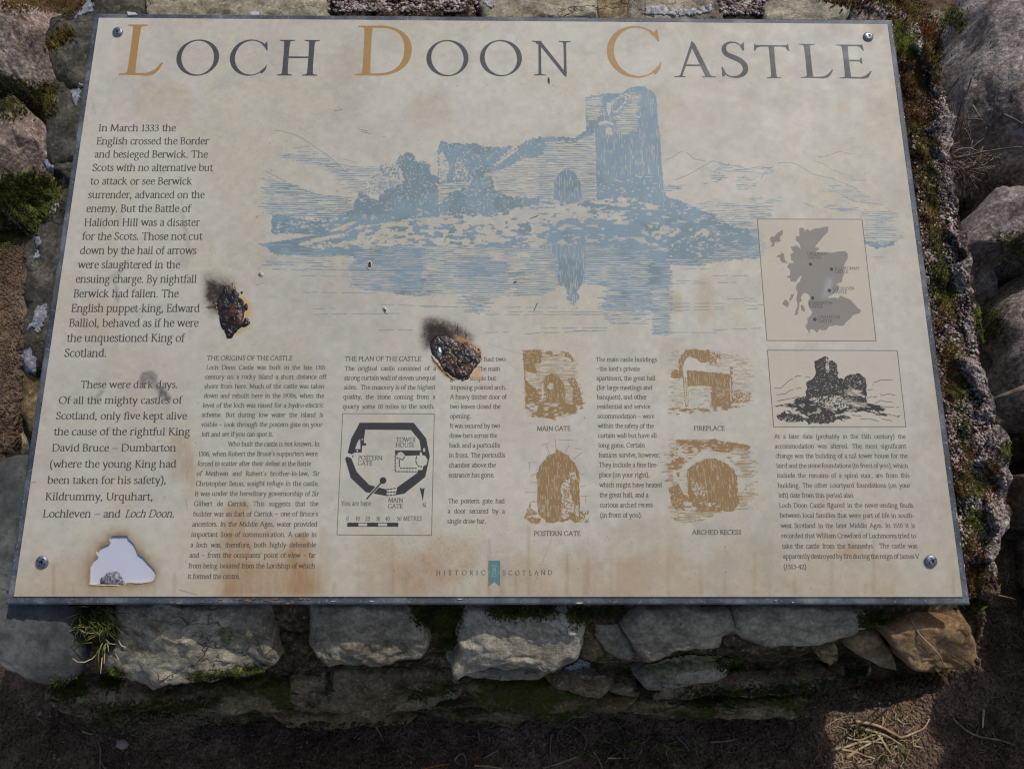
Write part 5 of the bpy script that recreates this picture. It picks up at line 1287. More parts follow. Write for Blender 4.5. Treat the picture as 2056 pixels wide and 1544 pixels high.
stone(A7([(-160,590),(100,580),(430,590),(500,690),(530,800),(523,838),(400,850),(300,872),(100,915),(0,925),(-60,905),(-110,850),(-165,780)]), 'schist', thick=.014, k=4, seed=13, amp=.005, fine=.0016, strata=.002, step=.003, label='grey stone with a straight split face below the plan')
stone(A7([(628,830),(690,840),(695,930),(650,905)]), 'schist', PF-NF*.010, thick=.006, under=.03, seed=14, amp=.003, step=.003)
stone(A7([(725,650),(790,590),(1000,580),(1340,600),(1452,690),(1405,800),(1335,900),(1290,915),(900,908),(765,945),(690,955),(678,900),(720,800),(692,720)]), 'schist2', thick=.018, k=3.4, seed=15, amp=.006, fine=.002, strata=.003, step=.003, label='lightest top course stone with cracked front below the pennant')
stone(A7([(690,950),(900,915),(1300,918),(1190,972),(1000,1000),(780,985)]), 'schist', PF-NF*.018, thick=.010, under=.03, seed=16, amp=.004, strata=.002, step=.003)
stone(A7([(1440,735),(1530,745),(1560,850),(1480,890),(1400,840)]), 'mossrock2', PF-NF*.012, thick=.01, seed=17, amp=.005, step=.004)
stone(A7([(1500,650),(1650,650),(1760,840),(1700,880),(1560,845),(1508,740)]), 'schist', PF-NF*.006, thick=.008, seed=18, amp=.004, step=.003, k=6, tilt=(.1, 0))
stone(A8([(-340,650),(-200,600),(0,590),(310,640),(340,690),(262,740),(250,800),(100,792),(0,806),(-80,850),(-160,890),(-205,870),(-260,780)]), 'schist', thick=.013, k=5, seed=19, amp=.004, fine=.0013, step=.003, label='angular grey stone with a pointed foot left of the split slab')
stone(A8([(345,632),(500,590),(800,600),(1080,640),(1112,692),(1000,742),(820,790),(640,780),(512,806),(430,760),(342,715)]), 'schist', thick=.011, k=6, seed=20, amp=.004, fine=.001, step=.003, label='flat grey slab with diagonal cracks under the right text column')
stone(A8([(268,760),(350,728),(470,785),(505,812),(350,825),(280,802)]), 'mossrock2', PF-NF*.010, thick=.010, seed=21, amp=.005, step=.004)
stone(A8([(1190,690),(1400,640),(1600,620),(1685,600),(1730,720),(1737,900),(1600,905),(1450,900),(1300,872),(1250,800),(1200,740)]), 'brown', PF+NF*.004, thick=.020, under=.07, k=4.5, seed=22, amp=.005, fine=.0018, step=.003, label='warm brown corner stone below the lower right screw')
stone(A8([(950,765),(1180,690),(1250,830),(1300,935),(1180,910),(1020,815)]), 'brown', PF-NF*.012, thick=.012, seed=23, amp=.005, step=.004)
stone(A8([(800,800),(940,772),(962,860),(900,892),(820,852)]), 'mossrock2', PF-NF*.010, thick=.012, seed=24, amp=.006, fine=.002, step=.003)
# lower course, dark and mossy, stepping out to the earth
N2 = np.array([0, -.80, .60]); P2 = np.array([0, -.048, .185])
def low(px, mat='mossrock', off=0.0, **kw):
    a = dict(thick=.016, under=.06, amp=.006, fine=.002, step=.005, k=3); a.update(kw)
    return stone(px, mat, P2+N2*off, N2, **a)
low(A8([(-260,960),(-100,870),(40,860),(260,850),(352,880),(340,920),(200,965),(60,1000),(-200,1010)]), 'schist', .012, seed=31)
low(A7([(-300,930),(-100,930),(100,915),(500,900),(700,960),(760,1040),(500,1150),(200,1170),(-100,1150),(-300,1080)]), 'mossrock2', seed=32)
low(A7([(700,990),(1000,1000),(1300,990),(1500,1070),(1800,1090),(1720,1145),(1200,1150),(820,1145)]), 'mossrock', .002, seed=33, strata=.003)
low(A7([(1180,975),(1320,930),(1500,960),(1640,1000),(1560,1050),(1380,1030)]), 'mossrock2', .006, seed=34, strata=.003)
low(A8([(-440,1010),(-100,980),(0,985),(500,960),(800,930),(1180,915),(1160,985),(800,1025),(300,1045),(0,1055),(-440,1070)]), 'mossrock2', .004, seed=35, strata=.004)
low(A8([(-400,1060),(0,1060),(600,1040),(1180,990),(1620,965),(1560,1010),(1300,1080),(900,1140),(400,1185),(0,1185),(-400,1150)]), 'mossrock', -.02, seed=36, strata=.005, thick=.02)
low(A6([(240,1080),(420,1010),(600,990),(900,1050),(1000,1060),(1100,1100),(900,1150),(540,1150),(380,1140),(280,1118)]), 'mossrock2', .0, seed=37)
low(A6([(1000,1060),(1200,1010),(1500,980),(1900,960),(2050,1000),(2100,1100),(1900,1150),(1500,1160),(1100,1120)]), 'mossrock', -.004, seed=38, strata=.003)
P3_ = np.array([0, -.066, .07]); N3 = np.array([0, -.70, .72])
low(A6([(380,1140),(800,1150),(1300,1110),(1600,1180),(1300,1230),(1080,1270),(850,1312),(620,1290),(470,1240)]), 'mossrock', -.09, seed=39, strata=.005)
low(A6([(1540,1170),(1900,1150),(2250,1160),(2500,1210),(2200,1240),(1900,1262),(1720,1250)]), 'brown', -.085, seed=40, strata=.003)
low(A7([(500,1150),(900,1150),(1400,1140),(1500,1180),(1100,1225),(700,1210)]), 'mossrock', -.088, seed=41, strata=.003)
low([(150, 1345), (180, 1352), (190, 1385), (165, 1400), (110, 1388), (95, 1370)], 'mossrock', -.01, seed=42)
stone(A8([(1560,965),(1645,925),(1638,975),(1590,985)]), 'brown', P2+N2*.012, N2, thick=.008, under=.04, seed=43, amp=.003, step=.003)
low([(1905, 1215), (1950, 1225), (1948, 1290), (1940, 1330), (1900, 1345), (1890, 1290)], 'mossrock2', .0, seed=44)

# left edge stones
BNn = BN/np.linalg.norm(BN)
def edge(px, mat, w=-.020, **kw):
    a = dict(thick=.010, under=.07, amp=.005, fine=.0012, step=.004, k=4.5, ragged=.005); a.update(kw)
    lb = a.pop('label', None)
    return stone(px, mat, bp(w-a['thick']), BNn, label=lb, **a)
edge([(108, 62), (128, 40), (150, 22), (190, -10), (300, -10), (280, 120), (190, 190), (152, 196), (112, 160), (103, 120), (105, 92)], 'darkedge', seed=51, label='lichened dark stone at the upper left corner of the board')
edge([(112, 160), (150, 170), (220, 160), (200, 300), (160, 340), (110, 345), (94, 320), (88, 262), (95, 225), (108, 190)], 'darkedge', -.022, seed=52)
edge([(92, 300), (120, 290), (210, 280), (190, 400), (130, 360), (108, 350), (92, 330)], 'darkedge', -.025, seed=53)
edge([(110, 350), (190, 350), (180, 430), (120, 430), (112, 400)], 'mortar', -.035, seed=54, amp=.008)
edge([(66, 462), (95, 428), (125, 412), (200, 400), (180, 540), (160, 640), (90, 640), (52, 620), (50, 560), (58, 500)], 'darkedge', seed=55, label='dark mossy stone with pale lichen spots beside the first paragraph')
edge([(42, 650), (60, 615), (150, 600), (150, 740), (70, 760), (48, 735), (38, 700)], 'darkedge', -.021, seed=56)
edge([(42, 740), (140, 730), (130, 860), (60, 870), (42, 830), (40, 790)], 'mossrock', -.030, seed=57)
edge([(26, 816), (38, 812), (42, 850), (44, 890), (30, 912), (10, 918), (14, 870)], 'schist', -.024, seed=58, fine=.002)
# right edge: a cap of gritty cement, rim standing up in the light
rim = [((1800, -30), (1846, 60)), ((1846, 60), (1850, 110)), ]
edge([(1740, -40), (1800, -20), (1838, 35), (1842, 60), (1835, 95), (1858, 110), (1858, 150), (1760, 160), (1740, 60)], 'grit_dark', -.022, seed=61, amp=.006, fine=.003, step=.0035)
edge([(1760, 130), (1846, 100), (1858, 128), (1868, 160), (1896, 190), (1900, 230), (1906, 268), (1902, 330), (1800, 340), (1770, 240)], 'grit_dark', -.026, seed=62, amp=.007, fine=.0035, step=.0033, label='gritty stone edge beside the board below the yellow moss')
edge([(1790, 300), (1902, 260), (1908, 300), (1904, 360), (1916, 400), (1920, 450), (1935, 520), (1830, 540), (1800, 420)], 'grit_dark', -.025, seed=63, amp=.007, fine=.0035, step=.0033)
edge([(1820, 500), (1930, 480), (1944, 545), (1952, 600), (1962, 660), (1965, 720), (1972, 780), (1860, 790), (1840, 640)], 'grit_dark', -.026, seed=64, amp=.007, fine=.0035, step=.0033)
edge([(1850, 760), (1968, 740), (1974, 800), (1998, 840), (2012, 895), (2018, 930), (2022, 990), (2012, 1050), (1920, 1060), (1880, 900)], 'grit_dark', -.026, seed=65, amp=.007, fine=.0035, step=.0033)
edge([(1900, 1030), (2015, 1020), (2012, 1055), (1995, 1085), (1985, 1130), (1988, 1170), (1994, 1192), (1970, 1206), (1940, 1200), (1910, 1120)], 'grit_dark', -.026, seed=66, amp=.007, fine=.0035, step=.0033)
RM = [(1842, 62), (1836, 96), (1860, 118), (1866, 160), (1896, 192), (1901, 232), (1906, 268), (1903, 330), (1916, 400), (1920, 450), (1936, 520), (1944, 545), (1952, 600), (1962, 660), (1965, 720), (1972, 780), (1978, 806), (1999, 845), (2012, 895), (2019, 930), (2022, 990), (2012, 1050), (1994, 1088), (1985, 1130), (1987, 1165), (1994, 1194)]
def rimstone(a, b, wl, mat='grit', w=-.013, **kw):
    o_ = RM[a:b+1]; inner = [(x-wl*(.6+.5*math.sin(i*1.9+a)), y) for i, (x, y) in enumerate(o_)][::-1]
    kw.setdefault('amp', .007); kw.setdefault('fine', .003); kw.setdefault('step', .003); kw.setdefault('freq', 40)
    edge(o_+inner, mat, w, facets=10, cut=(.72, .95), **kw)
rimstone(1, 4, 34, seed=161, thick=.012); rimstone(4, 7, 44, seed=162, thick=.012, label='pinkish rim stone beside the withered plant'); rimstone(7, 9, 34, seed=163, w=-.02)
rimstone(9, 12, 42, seed=164, thick=.012, label='sunlit gritty rim stone level with the map'); rimstone(12, 14, 34, seed=165, w=-.02); rimstone(14, 17, 46, seed=166, thick=.012)
rimstone(17, 20, 56, seed=167, thick=.014, label='widest sunlit rim stone at the cement bulge'); rimstone(20, 23, 50, seed=168, thick=.013); rimstone(22, 25, 34, seed=169, w=-.02)
# top edge stones
edge([(180, -90), (296, -90), (300, 60), (190, 60)], 'darkedge', -.018, seed=71, amp=.004)
edge([(296, -80), (640, -80), (668, 20), (660, 60), (300, 60)], 'schist', -.018, seed=72, amp=.004, strata=.002, label='long grey slab behind the top edge above the first word')
edge([(650, -70), (955, -60), (962, 60), (672, 60)], 'grit_dark', -.017, seed=73, amp=.006, fine=.003)
edge([(960, -70), (1050, -60), (1190, -60), (1205, 50), (970, 60)], 'schist', -.017, seed=74, amp=.004, strata=.002)
edge([(1185, -60), (1260, -60), (1262, 60), (1195, 60)], 'mossrock2', -.02, seed=75, amp=.005)
edge([(1250, -80), (1460, -80), (1455, 60), (1258, 60)], 'schist', -.017, seed=76, amp=.004)
edge([(1445, -50), (1540, -50), (1530, 60), (1450, 60)], 'grit_dark', -.021, seed=77, amp=.006, fine=.003)
edge([(1520, -70), (1660, -70), (1705, 15), (1700, 60), (1525, 60)], 'schist2', -.017, seed=78, amp=.004, strata=.002)
edge([(1690, -20), (1760, -30), (1790, 60), (1700, 60)], 'grit', -.02, seed=79, amp=.006, fine=.003)

# ------------------------------------------------------------------ loose boulders round about
UPZ = (0, 0, 1)
GB = 'boulders of the ruined wall around the plinth'
def boulder(px, z, mat, label, thick=.06, under=None, n=UPZ, **kw):
    a = dict(amp=.012, fine=.0035, step=.005, k=3.2, freq=11, ffreq=80, ragged=.010, facets=20, cut=(.62, .93), sharp=True, crease=.006, cstretch=(.5, .8, .7)); a.update(kw)
    o = rock('boulder', px, (0, .4, z), n, thick, under or z+.03, M[mat], None, **a)
    return tag(o, label, 'boulder', GB)
boulder([(-120, -40), (0, 22), (40, 12), (130, 22), (158, 40), (128, 90), (108, 130), (110, 160), (70, 172), (0, 150), (-120, 165)], .16, 'pink', 'large pinkish granite boulder left of the upper left corner', seed=81, k=3)
boulder([(-120, 240), (0, 238), (48, 222), (88, 252), (92, 300), (104, 356), (60, 352), (30, 380), (-20, 388), (-120, 395)], .10, 'pink', 'pinkish granite boulder below the largest one at the left edge', seed=82, k=3)
boulder([(1893, 60), (1900, -80), (2200, -120), (2230, 330), (2056, 300), (1985, 262), (1925, 262), (1903, 200), (1884, 110)], .20, 'boulder', 'biggest boulder, sunlit rough top, beyond the upper right corner', seed=83, thick=.10, k=3.0, tilt=(-.12, .0), amp=.026, fine=.006, freq=9)
boulder([(1950, 262), (2060, 262), (2230, 300), (2230, 420), (2060, 385), (1960, 392), (1935, 340)], .08, 'boulder2', 'dark boulder in the hollow under the biggest boulder', seed=84)
boulder([(1936, 428), (1952, 402), (1985, 388), (2040, 386), (2200, 390), (2200, 510), (2056, 478), (2000, 498), (1955, 480), (1940, 455)], .20, 'boulder', 'rounded boulder with an orange stained top right of the board', seed=85, thick=.05)
boulder([(1925, 500), (1960, 500), (1990, 505), (2000, 560), (2012, 600), (1990, 612), (1955, 608), (1935, 560)], .11, 'boulder', 'small shaded stone next to the cement rim level with the map', seed=86, thick=.03)
boulder([(2003, 545), (2030, 532), (2200, 540), (2200, 830), (2056, 800), (2030, 740), (2020, 640), (2002, 590)], .15, 'boulder', 'tall shaded boulder at the right edge of the view', seed=87, thick=.05)
boulder([(1962, 688), (2010, 690), (2028, 740), (2020, 800), (1990, 800), (1966, 740)], .09, 'boulder2', 'low shaded stone between the rim and the tall boulder', seed=88, thick=.03)
boulder([(1990, 820), (2056, 830), (2200, 850), (2200, 920), (2040, 915), (2000, 880)], .06, 'boulder2', 'dark stone behind the slanting stick', seed=89, thick=.03)
boulder([(2026, 935), (2060, 925), (2200, 930), (2200, 1080), (2056, 1040), (2030, 990)], .08, 'boulder2', 'dark stone low at the right edge beside the cement bulge', seed=90, thick=.03)
# unseen boulders added right of the view to cast shade on the path
boulder([(2330, 420), (2700, 400), (2750, 800), (2400, 800)], .30, 'boulder', 'unseen tall grey boulder added right of the view for shade', seed=91, thick=.10, step=.02)
boulder([(2420, 820), (2780, 810), (2820, 1050), (2440, 1050)], .34, 'boulder', 'unseen grey boulder added beyond the rim bulge for shade', seed=92, thick=.12, step=.02)
boulder([(2460, 1070), (2800, 1060), (2850, 1260), (2500, 1250)], .34, 'boulder', 'unseen outermost boulder added at the front for shade', seed=93, thick=.12, step=.02)

# ------------------------------------------------------------------ where things rest
BVH = BVHTree.FromPolygons(np.vstack(SURF_V).tolist(), np.vstack(SURF_F).tolist())
def drop(px, py):
    d = ray(px, py); r = BVH.ray_cast(Vector(CAM_W), Vector(d))
    if r[0] is None: return None
    nn = r[1] if r[1].dot(Vector(d)) < 0 else -r[1]
    return r[0], nn
def inpoly(x, y, p):
    c = False; j = len(p)-1
    for i in range(len(p)):
        if (p[i][1] > y) != (p[j][1] > y) and x < (p[j][0]-p[i][0])*(y-p[i][1])/(p[j][1]-p[i][1])+p[i][0]: c = not c
        j = i
    return c
def scatter(poly, n, rng, jit=0):
    xs = [p[0] for p in poly]; ys = [p[1] for p in poly]; out = []; k = 0
    while len(out) < n and k < n*8:
        k += 1; x = rng.uniform(min(xs), max(xs)); y = rng.uniform(min(ys), max(ys))
        if inpoly(x, y, poly):
            if jit:
                if noise.noise(Vector((x*.09, y*.09, 7))) < -.18: n -= 1; continue
                x += rng.gauss(0, jit); y += rng.gauss(0, jit)
            h = drop(x, y)
            if h: out.append((h[0], h[1], x, y))
    return out

# moss: cushions of short pointed leaves
rg = random.Random(5)
def moss_mesh(regions, dens=1.0, size=.0035, rg=rg, up=.6):
    V, F = [], []
    for poly, n in regions:
        for p, nn, x, y in scatter(poly, int(n*dens*1.5), rg, 7):
            ax = (nn*up+Vector((rg.gauss(0, .35), rg.gauss(0, .35), .55+rg.random()*.3))).normalized()
            L = size*.62*rg.uniform(.5, 1.7); wd = L*rg.uniform(.2, .34)
            s = ax.cross(Vector((rg.random()-.5, rg.random()-.5, rg.random()-.5))).normalized(); t = ax.cross(s)
            b = p-nn*.0008; k = len(V)
            V += [b+s*wd, b-s*wd*.5+t*wd, b-s*wd*.5-t*wd, b+ax*L+s*rg.uniform(-.4, .4)*L]
            F += [(k, k+1, k+3), (k+1, k+2, k+3), (k+2, k, k+3)]
    return np.array([tuple(v) for v in V]), np.array(F)
def moss(name, regions, mat, label, size=.0035, dens=1.0):
    V, F = moss_mesh(regions, dens, size)
    if not len(V): return
    o = obj(name, set_mesh(name, V, F, smooth=False), M[mat]); tag(o, label, 'moss', kind='stuff'); return o
moss('moss', [([(1800, 44), (1818, 44), (1832, 62), (1837, 90), (1834, 106), (1812, 112), (1804, 90)], 2600)], 'moss_olive', 'yellow green moss cushion at the upper right corner of the board', .0045)
moss('moss', [([(1808, 112), (1850, 120), (1860, 150), (1830, 200), (1822, 230), (1816, 170)], 1500), ([(1822, 225), (1842, 235), (1846, 258), (1828, 262)], 700), ([(1834, 300), (1870, 300), (1872, 340), (1840, 360)], 500),
     ([(1850, 400), (1890, 400), (1880, 470), (1860, 480)], 600), ([(1875, 640), (1890, 640), (1892, 670), (1880, 672)], 300), ([(1892, 700), (1925, 720), (1930, 790), (1900, 790)], 900),
     ([(1920, 945), (1936, 950), (1936, 1000), (1924, 1000)], 400), ([(1975, 910), (2000, 930), (1996, 1000), (1975, 990)], 700), ([(1940, 1090), (1975, 1120), (1965, 1195), (1950, 1190)], 1300)], 'moss_rust', 'rusty brown moss strung along the cement rim right of the board', .0045)
moss('moss', [([(1872, 545), (1905, 550), (1912, 600), (1878, 606)], 900), ([(1908, 755), (1935, 760), (1930, 790), (1912, 800)], 400), ([(1950, 1020), (1980, 1030), (1970, 1070), (1945, 1060)], 500), ([(1930, 1210), (1985, 1200), (1975, 1225), (1940, 1232)], 500),
     ([(1955, 620), (2010, 618), (2020, 690), (1962, 690)], 1200), ([(2000, 470), (2056, 478), (2056, 530), (2010, 545)], 900), ([(2000, 900), (2056, 880), (2056, 920), (2010, 930)], 500)], 'moss_dark', 'dark green moss on the rim and stones right of the board', .0045)
moss('moss', [([(2036, 488), (2056, 486), (2056, 512), (2038, 508)], 260)], 'moss_olive', 'small yellow moss tuft under the orange stained boulder', .005)
moss('moss', [([(0, 150), (60, 175), (104, 172), (100, 225), (60, 225), (0, 238)], 2600)], 'moss_green', 'green moss strip between the two pink boulders', .006)
moss('moss', [([(60, 200), (110, 165), (100, 232), (70, 222)], 600), ([(0, -5), (160, 0), (150, 24), (0, 14)], 1300), ([(98, 92), (105, 78), (140, 62), (142, 72), (112, 92), (100, 98)], 400), ([(1640, -5), (1850, -5), (1880, 60), (1885, 110), (1862, 100), (1840, 50), (1760, 20)], 2600), ([(1860, 100), (1890, 60), (1885, 150), (1890, 180), (1870, 160)], 900)], 'moss_rust', 'orange brown moss along the top left and top right edges', .006)
moss('moss', [([(0, 360), (60, 350), (110, 355), (112, 420), (80, 440), (60, 470), (0, 500)], 4200)], 'moss_dark', 'deep green moss bank left of the board', .007)
moss('moss', [([(1895, 20), (1935, 20), (1930, 60), (1890, 55)], 900)], 'moss_olive', 'olive moss cushion on the shaded flank of the biggest boulder', .006)
moss('moss', [(A7([(430,600),(720,600),(690,700),(660,760),(560,700),(480,680)]), 1500), (A7([(590,760),(650,720),(630,850),(590,880)]), 350), (A7([(880,595),(1280,595),(1240,640),(940,640)]), 900), (A7([(1330,620),(1500,600),(1480,690),(1400,680)]), 500),
     (A7([(1520,600),(1680,600),(1640,640),(1540,650)]), 400)], 'moss_dark', 'moss hanging in the joints under the board edge', .005)
moss('moss', [(A6([(290,1050),(480,1030),(500,1090),(360,1120)]), 700), (A6([(640,960),(720,970),(700,1060),(600,1060)]), 600), (A6([(1100,1000),(1500,950),(1620,960),(1500,1000),(1150,1030)]), 700), (A6([(520,1180),(1100,1150),(1300,1120),(1300,1150),(900,1230),(600,1230)]), 1500), (A8([(0,1090),(600,1060),(1150,1000),(1200,1030),(700,1110),(100,1150)]), 2400), (A8([(1080,640),(1300,630),(1200,680),(1110,700)]), 500), (A8([(240,900),(380,880),(420,930),(300,960)]), 350), (A7([(400,1080),(700,1040),(680,1090),(450,1130)]), 500)], 'moss_dark', 'mossy growth along the lower course of the plinth front', .005)
moss('moss', [(A7([(590,740),(660,700),(650,790),(600,850)]), 160)], 'moss_olive', 'bright yellow moss speck in the joint below the plan', .005)
moss('moss', [(A8([(1690,560),(1820,540),(1800,600),(1700,600)]), 260)], 'moss_green', 'small bright green sprig at the lower right corner of the plinth', .008)

INR = lambda y0, y1, f0=0, f1=1: [(1795+(y0-34)*.1304+8+f0*60, y0), (1795+(y0-34)*.1304+8+f1*60, y0), (1795+(y1-34)*.1304+8+f1*70, y1), (1795+(y1-34)*.1304+8+f0*70, y1)]
moss('moss', [(INR(120, 300, 0, .7), 2200), (INR(300, 480, 0, .45), 1700), (INR(560, 640, .0, .5), 700), (INR(690, 800, 0, .5), 1000), (INR(900, 1000, .1, .6), 800), (INR(1060, 1190, 0, .5), 1400)], 'moss_rust', 'low brown moss filling the strip between board and cement rim', .0042)
moss('moss', [(INR(240, 420, .1, .6), 700), (INR(470, 620, .1, .6), 1300), (INR(780, 900, .1, .5), 600), (INR(960, 1100, .3, .8), 900)], 'moss_dark', 'dark moss between the brown moss patches right of the board', .004)
# lichen crusts: thin raised patches that follow the stone
def crust(poly, mat, label, thick=.0012, seed=0):
    xs = [p[0] for p in poly]; ys = [p[1] for p in poly]; st = 2.0
    nx = int((max(xs)-min(xs))/st)+1; ny = int((max(ys)-min(ys))/st)+1; G = {}; V = []
    cx, cy = sum(xs)/len(xs), sum(ys)/len(ys)
    for i in range(nx+1):
        for j in range(ny+1):
            x = min(xs)+i*st; y = min(ys)+j*st
            a = noise.noise(Vector((x*.12, y*.12, seed)))*7+noise.noise(Vector((x*.45, y*.45, seed)))*3.5
            dx, dy = x-cx, y-cy; L = math.hypot(dx, dy)+1e-6
            if not inpoly(x+dx/L*a, y+dy/L*a, poly): continue
            h = drop(x, y)
            if h is None: continue
            G[i, j] = len(V); V.append(h[0]+h[1]*(thick*(1+.6*noise.noise(Vector((x*.8, y*.8, 3))))))
    F = [(G[i, j], G[i+1, j], G[i+1, j+1], G[i, j+1]) for (i, j) in G if (i+1, j) in G and (i, j+1) in G and (i+1, j+1) in G]
    F = [f for f in F if max((V[f[a]]-V[f[b]]).length for a, b in ((0, 1), (1, 2), (2, 3), (3, 0))) < .012]
    if not F: return
    par = {}
    def fd(a):
        while par.setdefault(a, a) != a: a = par[a]
        return a
    for f in F:
        for v in f[1:]: par[fd(v)] = fd(f[0])
    cc = {}
    for f in F: cc.setdefault(fd(f[0]), []).append(f)
    F = max(cc.values(), key=len)
    used = sorted({v for f in F for v in f}); mp = {v: k for k, v in enumerate(used)}
    top = [V[v] for v in used]; n0 = len(top)
    bot = [v-Vector((0, 0, thick*2.2)) for v in top]
    F2 = [tuple(mp[v] for v in f) for f in F]
    cnt = {}
    for f in F2:
        for a, b in zip(f, f[1:]+f[:1]): cnt[(a, b)] = 1
    side = [(b, a, a+n0, b+n0) for (a, b) in cnt if (b, a) not in cnt]
    o = obj('lichen', set_mesh('lichen', np.array([tuple(v) for v in top+bot]), F2+side), M[mat]); tag(o, label, 'lichen', 'crusts of lichen on the plinth stones')
crust([(118, 66), (150, 34), (176, 2), (192, 2), (188, 26), (160, 32), (140, 52), (122, 62)], 'lichen_grey', 'grey white lichen streak left of the upper left corner', seed=1)
crust([(144, 180), (160, 168), (166, 172), (160, 205), (152, 214), (143, 200)], 'lichen_grey', 'grey lichen patch touching the frame above the first paragraph', seed=2)
crust([(92, 232), (98, 206), (112, 197), (122, 200), (104, 214), (98, 236)], 'lichen_grey', 'curved pale lichen streak left of the first text line', seed=3)
crust([(88, 318), (96, 320), (110, 338), (108, 344), (94, 340)], 'lichen_grey', 'small lichen streak left of the fourth text line', seed=4)
crust([(70, 474), (84, 470), (86, 486), (76, 500), (69, 488)], 'lichen_grey', 'upper of two lichen spots left of the hail of arrows line', seed=5)
crust([(66, 508), (74, 503), (81, 518), (76, 528), (64, 524)], 'lichen_grey', 'lower of two lichen spots left of the hail of arrows line', seed=6)
crust([(70, 618), (92, 610), (98, 620), (92, 650), (84, 664), (72, 672), (66, 656), (56, 664), (52, 676), (56, 656), (68, 640)], 'lichen_grey', 'largest lichen crust left of the board', seed=7)
crust([(38, 716), (50, 702), (62, 695), (68, 712), (76, 728), (70, 748), (56, 752), (46, 738), (37, 728)], 'lichen_grey', 'rounded lichen crust left of the word Scotland', seed=8)
crust([(100, 414), (112, 408), (124, 414), (108, 430), (98, 432)], 'lichen_grey', 'lichen streak left of the Halidon Hill line', seed=9)
crust([(1298, 14), (1330, 12), (1360, 20), (1400, 16), (1428, 8), (1432, 26), (1390, 32), (1330, 32), (1285, 30)], 'lichen_white', 'bright white lichen crust above the gold letter of the last word', seed=10)
crust([(970, 4), (995, 2), (998, 16), (975, 18)], 'lichen_white', 'little white lichen ring above the middle word', seed=11)
crust(A7([(1300,900),(1420,880),(1515,890),(1480,940),(1400,960),(1330,945)]), 'lichen_grey', 'lilac grey lichen crust between the lower stones, the upper one', seed=12)
crust(A7([(1400,985),(1480,990),(1580,990),(1560,1010),(1420,1008)]), 'lichen_white', 'thin white lichen streak just below the lilac crust', seed=13)
crust(A7([(1790,930),(1850,900),(1980,870),(2060,860),(2320,860),(2330,900),(2200,950),(2000,975),(1860,985),(1800,960)]), 'lichen_olive', 'broad olive lichen patch on the lower front stones', seed=14)
crust(A6([(1280,730),(1340,690),(1380,740),(1360,800),(1310,800)]), 'lichen_olive', 'round olive lichen spot on the broad flaky stone', seed=15)

# blades, straw and twigs
def tube(points, r0, r1, n=5):
    P3 = [Vector(p) for p in points]; V, F = [], []
    for i, p in enumerate(P3):
        d = (P3[min(i+1, len(P3)-1)]-P3[max(i-1, 0)]).normalized(); s = d.cross(Vector((.3, .2, .9))).normalized(); t = d.cross(s); r = r0+(r1-r0)*i/(len(P3)-1)
        for k in range(n):
            a = 2*math.pi*k/n; V.append(p+s*math.cos(a)*r+t*math.sin(a)*r)
    for i in range(len(P3)-1):
        for k in range(n): F.append((i*n+k, i*n+(k+1) % n, (i+1)*n+(k+1) % n, (i+1)*n+k))
    F.append(tuple(range(n))[::-1]); F.append(tuple(range((len(P3)-1)*n, len(P3)*n)))
    return V, F
def blade(base, tip, sag, wd, seg=7):
    b, t = Vector(base), Vector(tip); V, F = [], []
    side = (t-b).cross(Vector((0, 0, 1))).normalized()
    for i in range(seg+1):
        u = i/seg; p = b.lerp(t, u)+Vector((0, 0, 1))*sag*4*u*(1-u); w_ = wd*(1-u**2)*.5+.00005
        V += [p-side*w_, p+side*w_+Vector((0, 0, w_*.6)), p-Vector((0, 0, w_*.5))]
    for i in range(seg):
        a = i*3
        F += [(a, a+2, a+5, a+3), (a+2, a+1, a+4, a+5), (a+1, a, a+3, a+4)]
    return V, F
def join(parts):
    V, F = [], []
    for v, f in parts:
        k = len(V); V += v; F += [tuple(i+k for i in g) for g in f]
    return np.array([tuple(v) for v in V]), F
def pix_path(pts, lift=.003, k=3):
    """a strand lying where the photograph shows it: drops of the points onto the ground and stones"""
    out = []
    for x, y in pts:
        h = drop(x, y)
        if h: out.append(h[0]+h[1]*lift)
    if len(out) < 2: return None
    zs = [p.z for p in out]
    # Catmull-Rom smoothing
    res = []
    for i in range(len(out)-1):
        p0, p1, p2, p3 = out[max(i-1, 0)], out[i], out[i+1], out[min(i+2, len(out)-1)]
        for j in range(k):
            t = j/k; res.append(.5*((2*p1)+(p2-p0)*t+(2*p0-5*p1+4*p2-p3)*t*t+(3*p1-p0-3*p2+p3)*t**3))
    res.append(out[-1]); return res
def bridge(pa, pb, za, zb, mid=None, lift=0):
    """strand in the air between two picture points at given heights"""
    a = hit(pa[0], pa[1], (0, 0, za), UPZ); b = hit(pb[0], pb[1], (0, 0, zb), UPZ)
    return Vector(a), Vector(b)
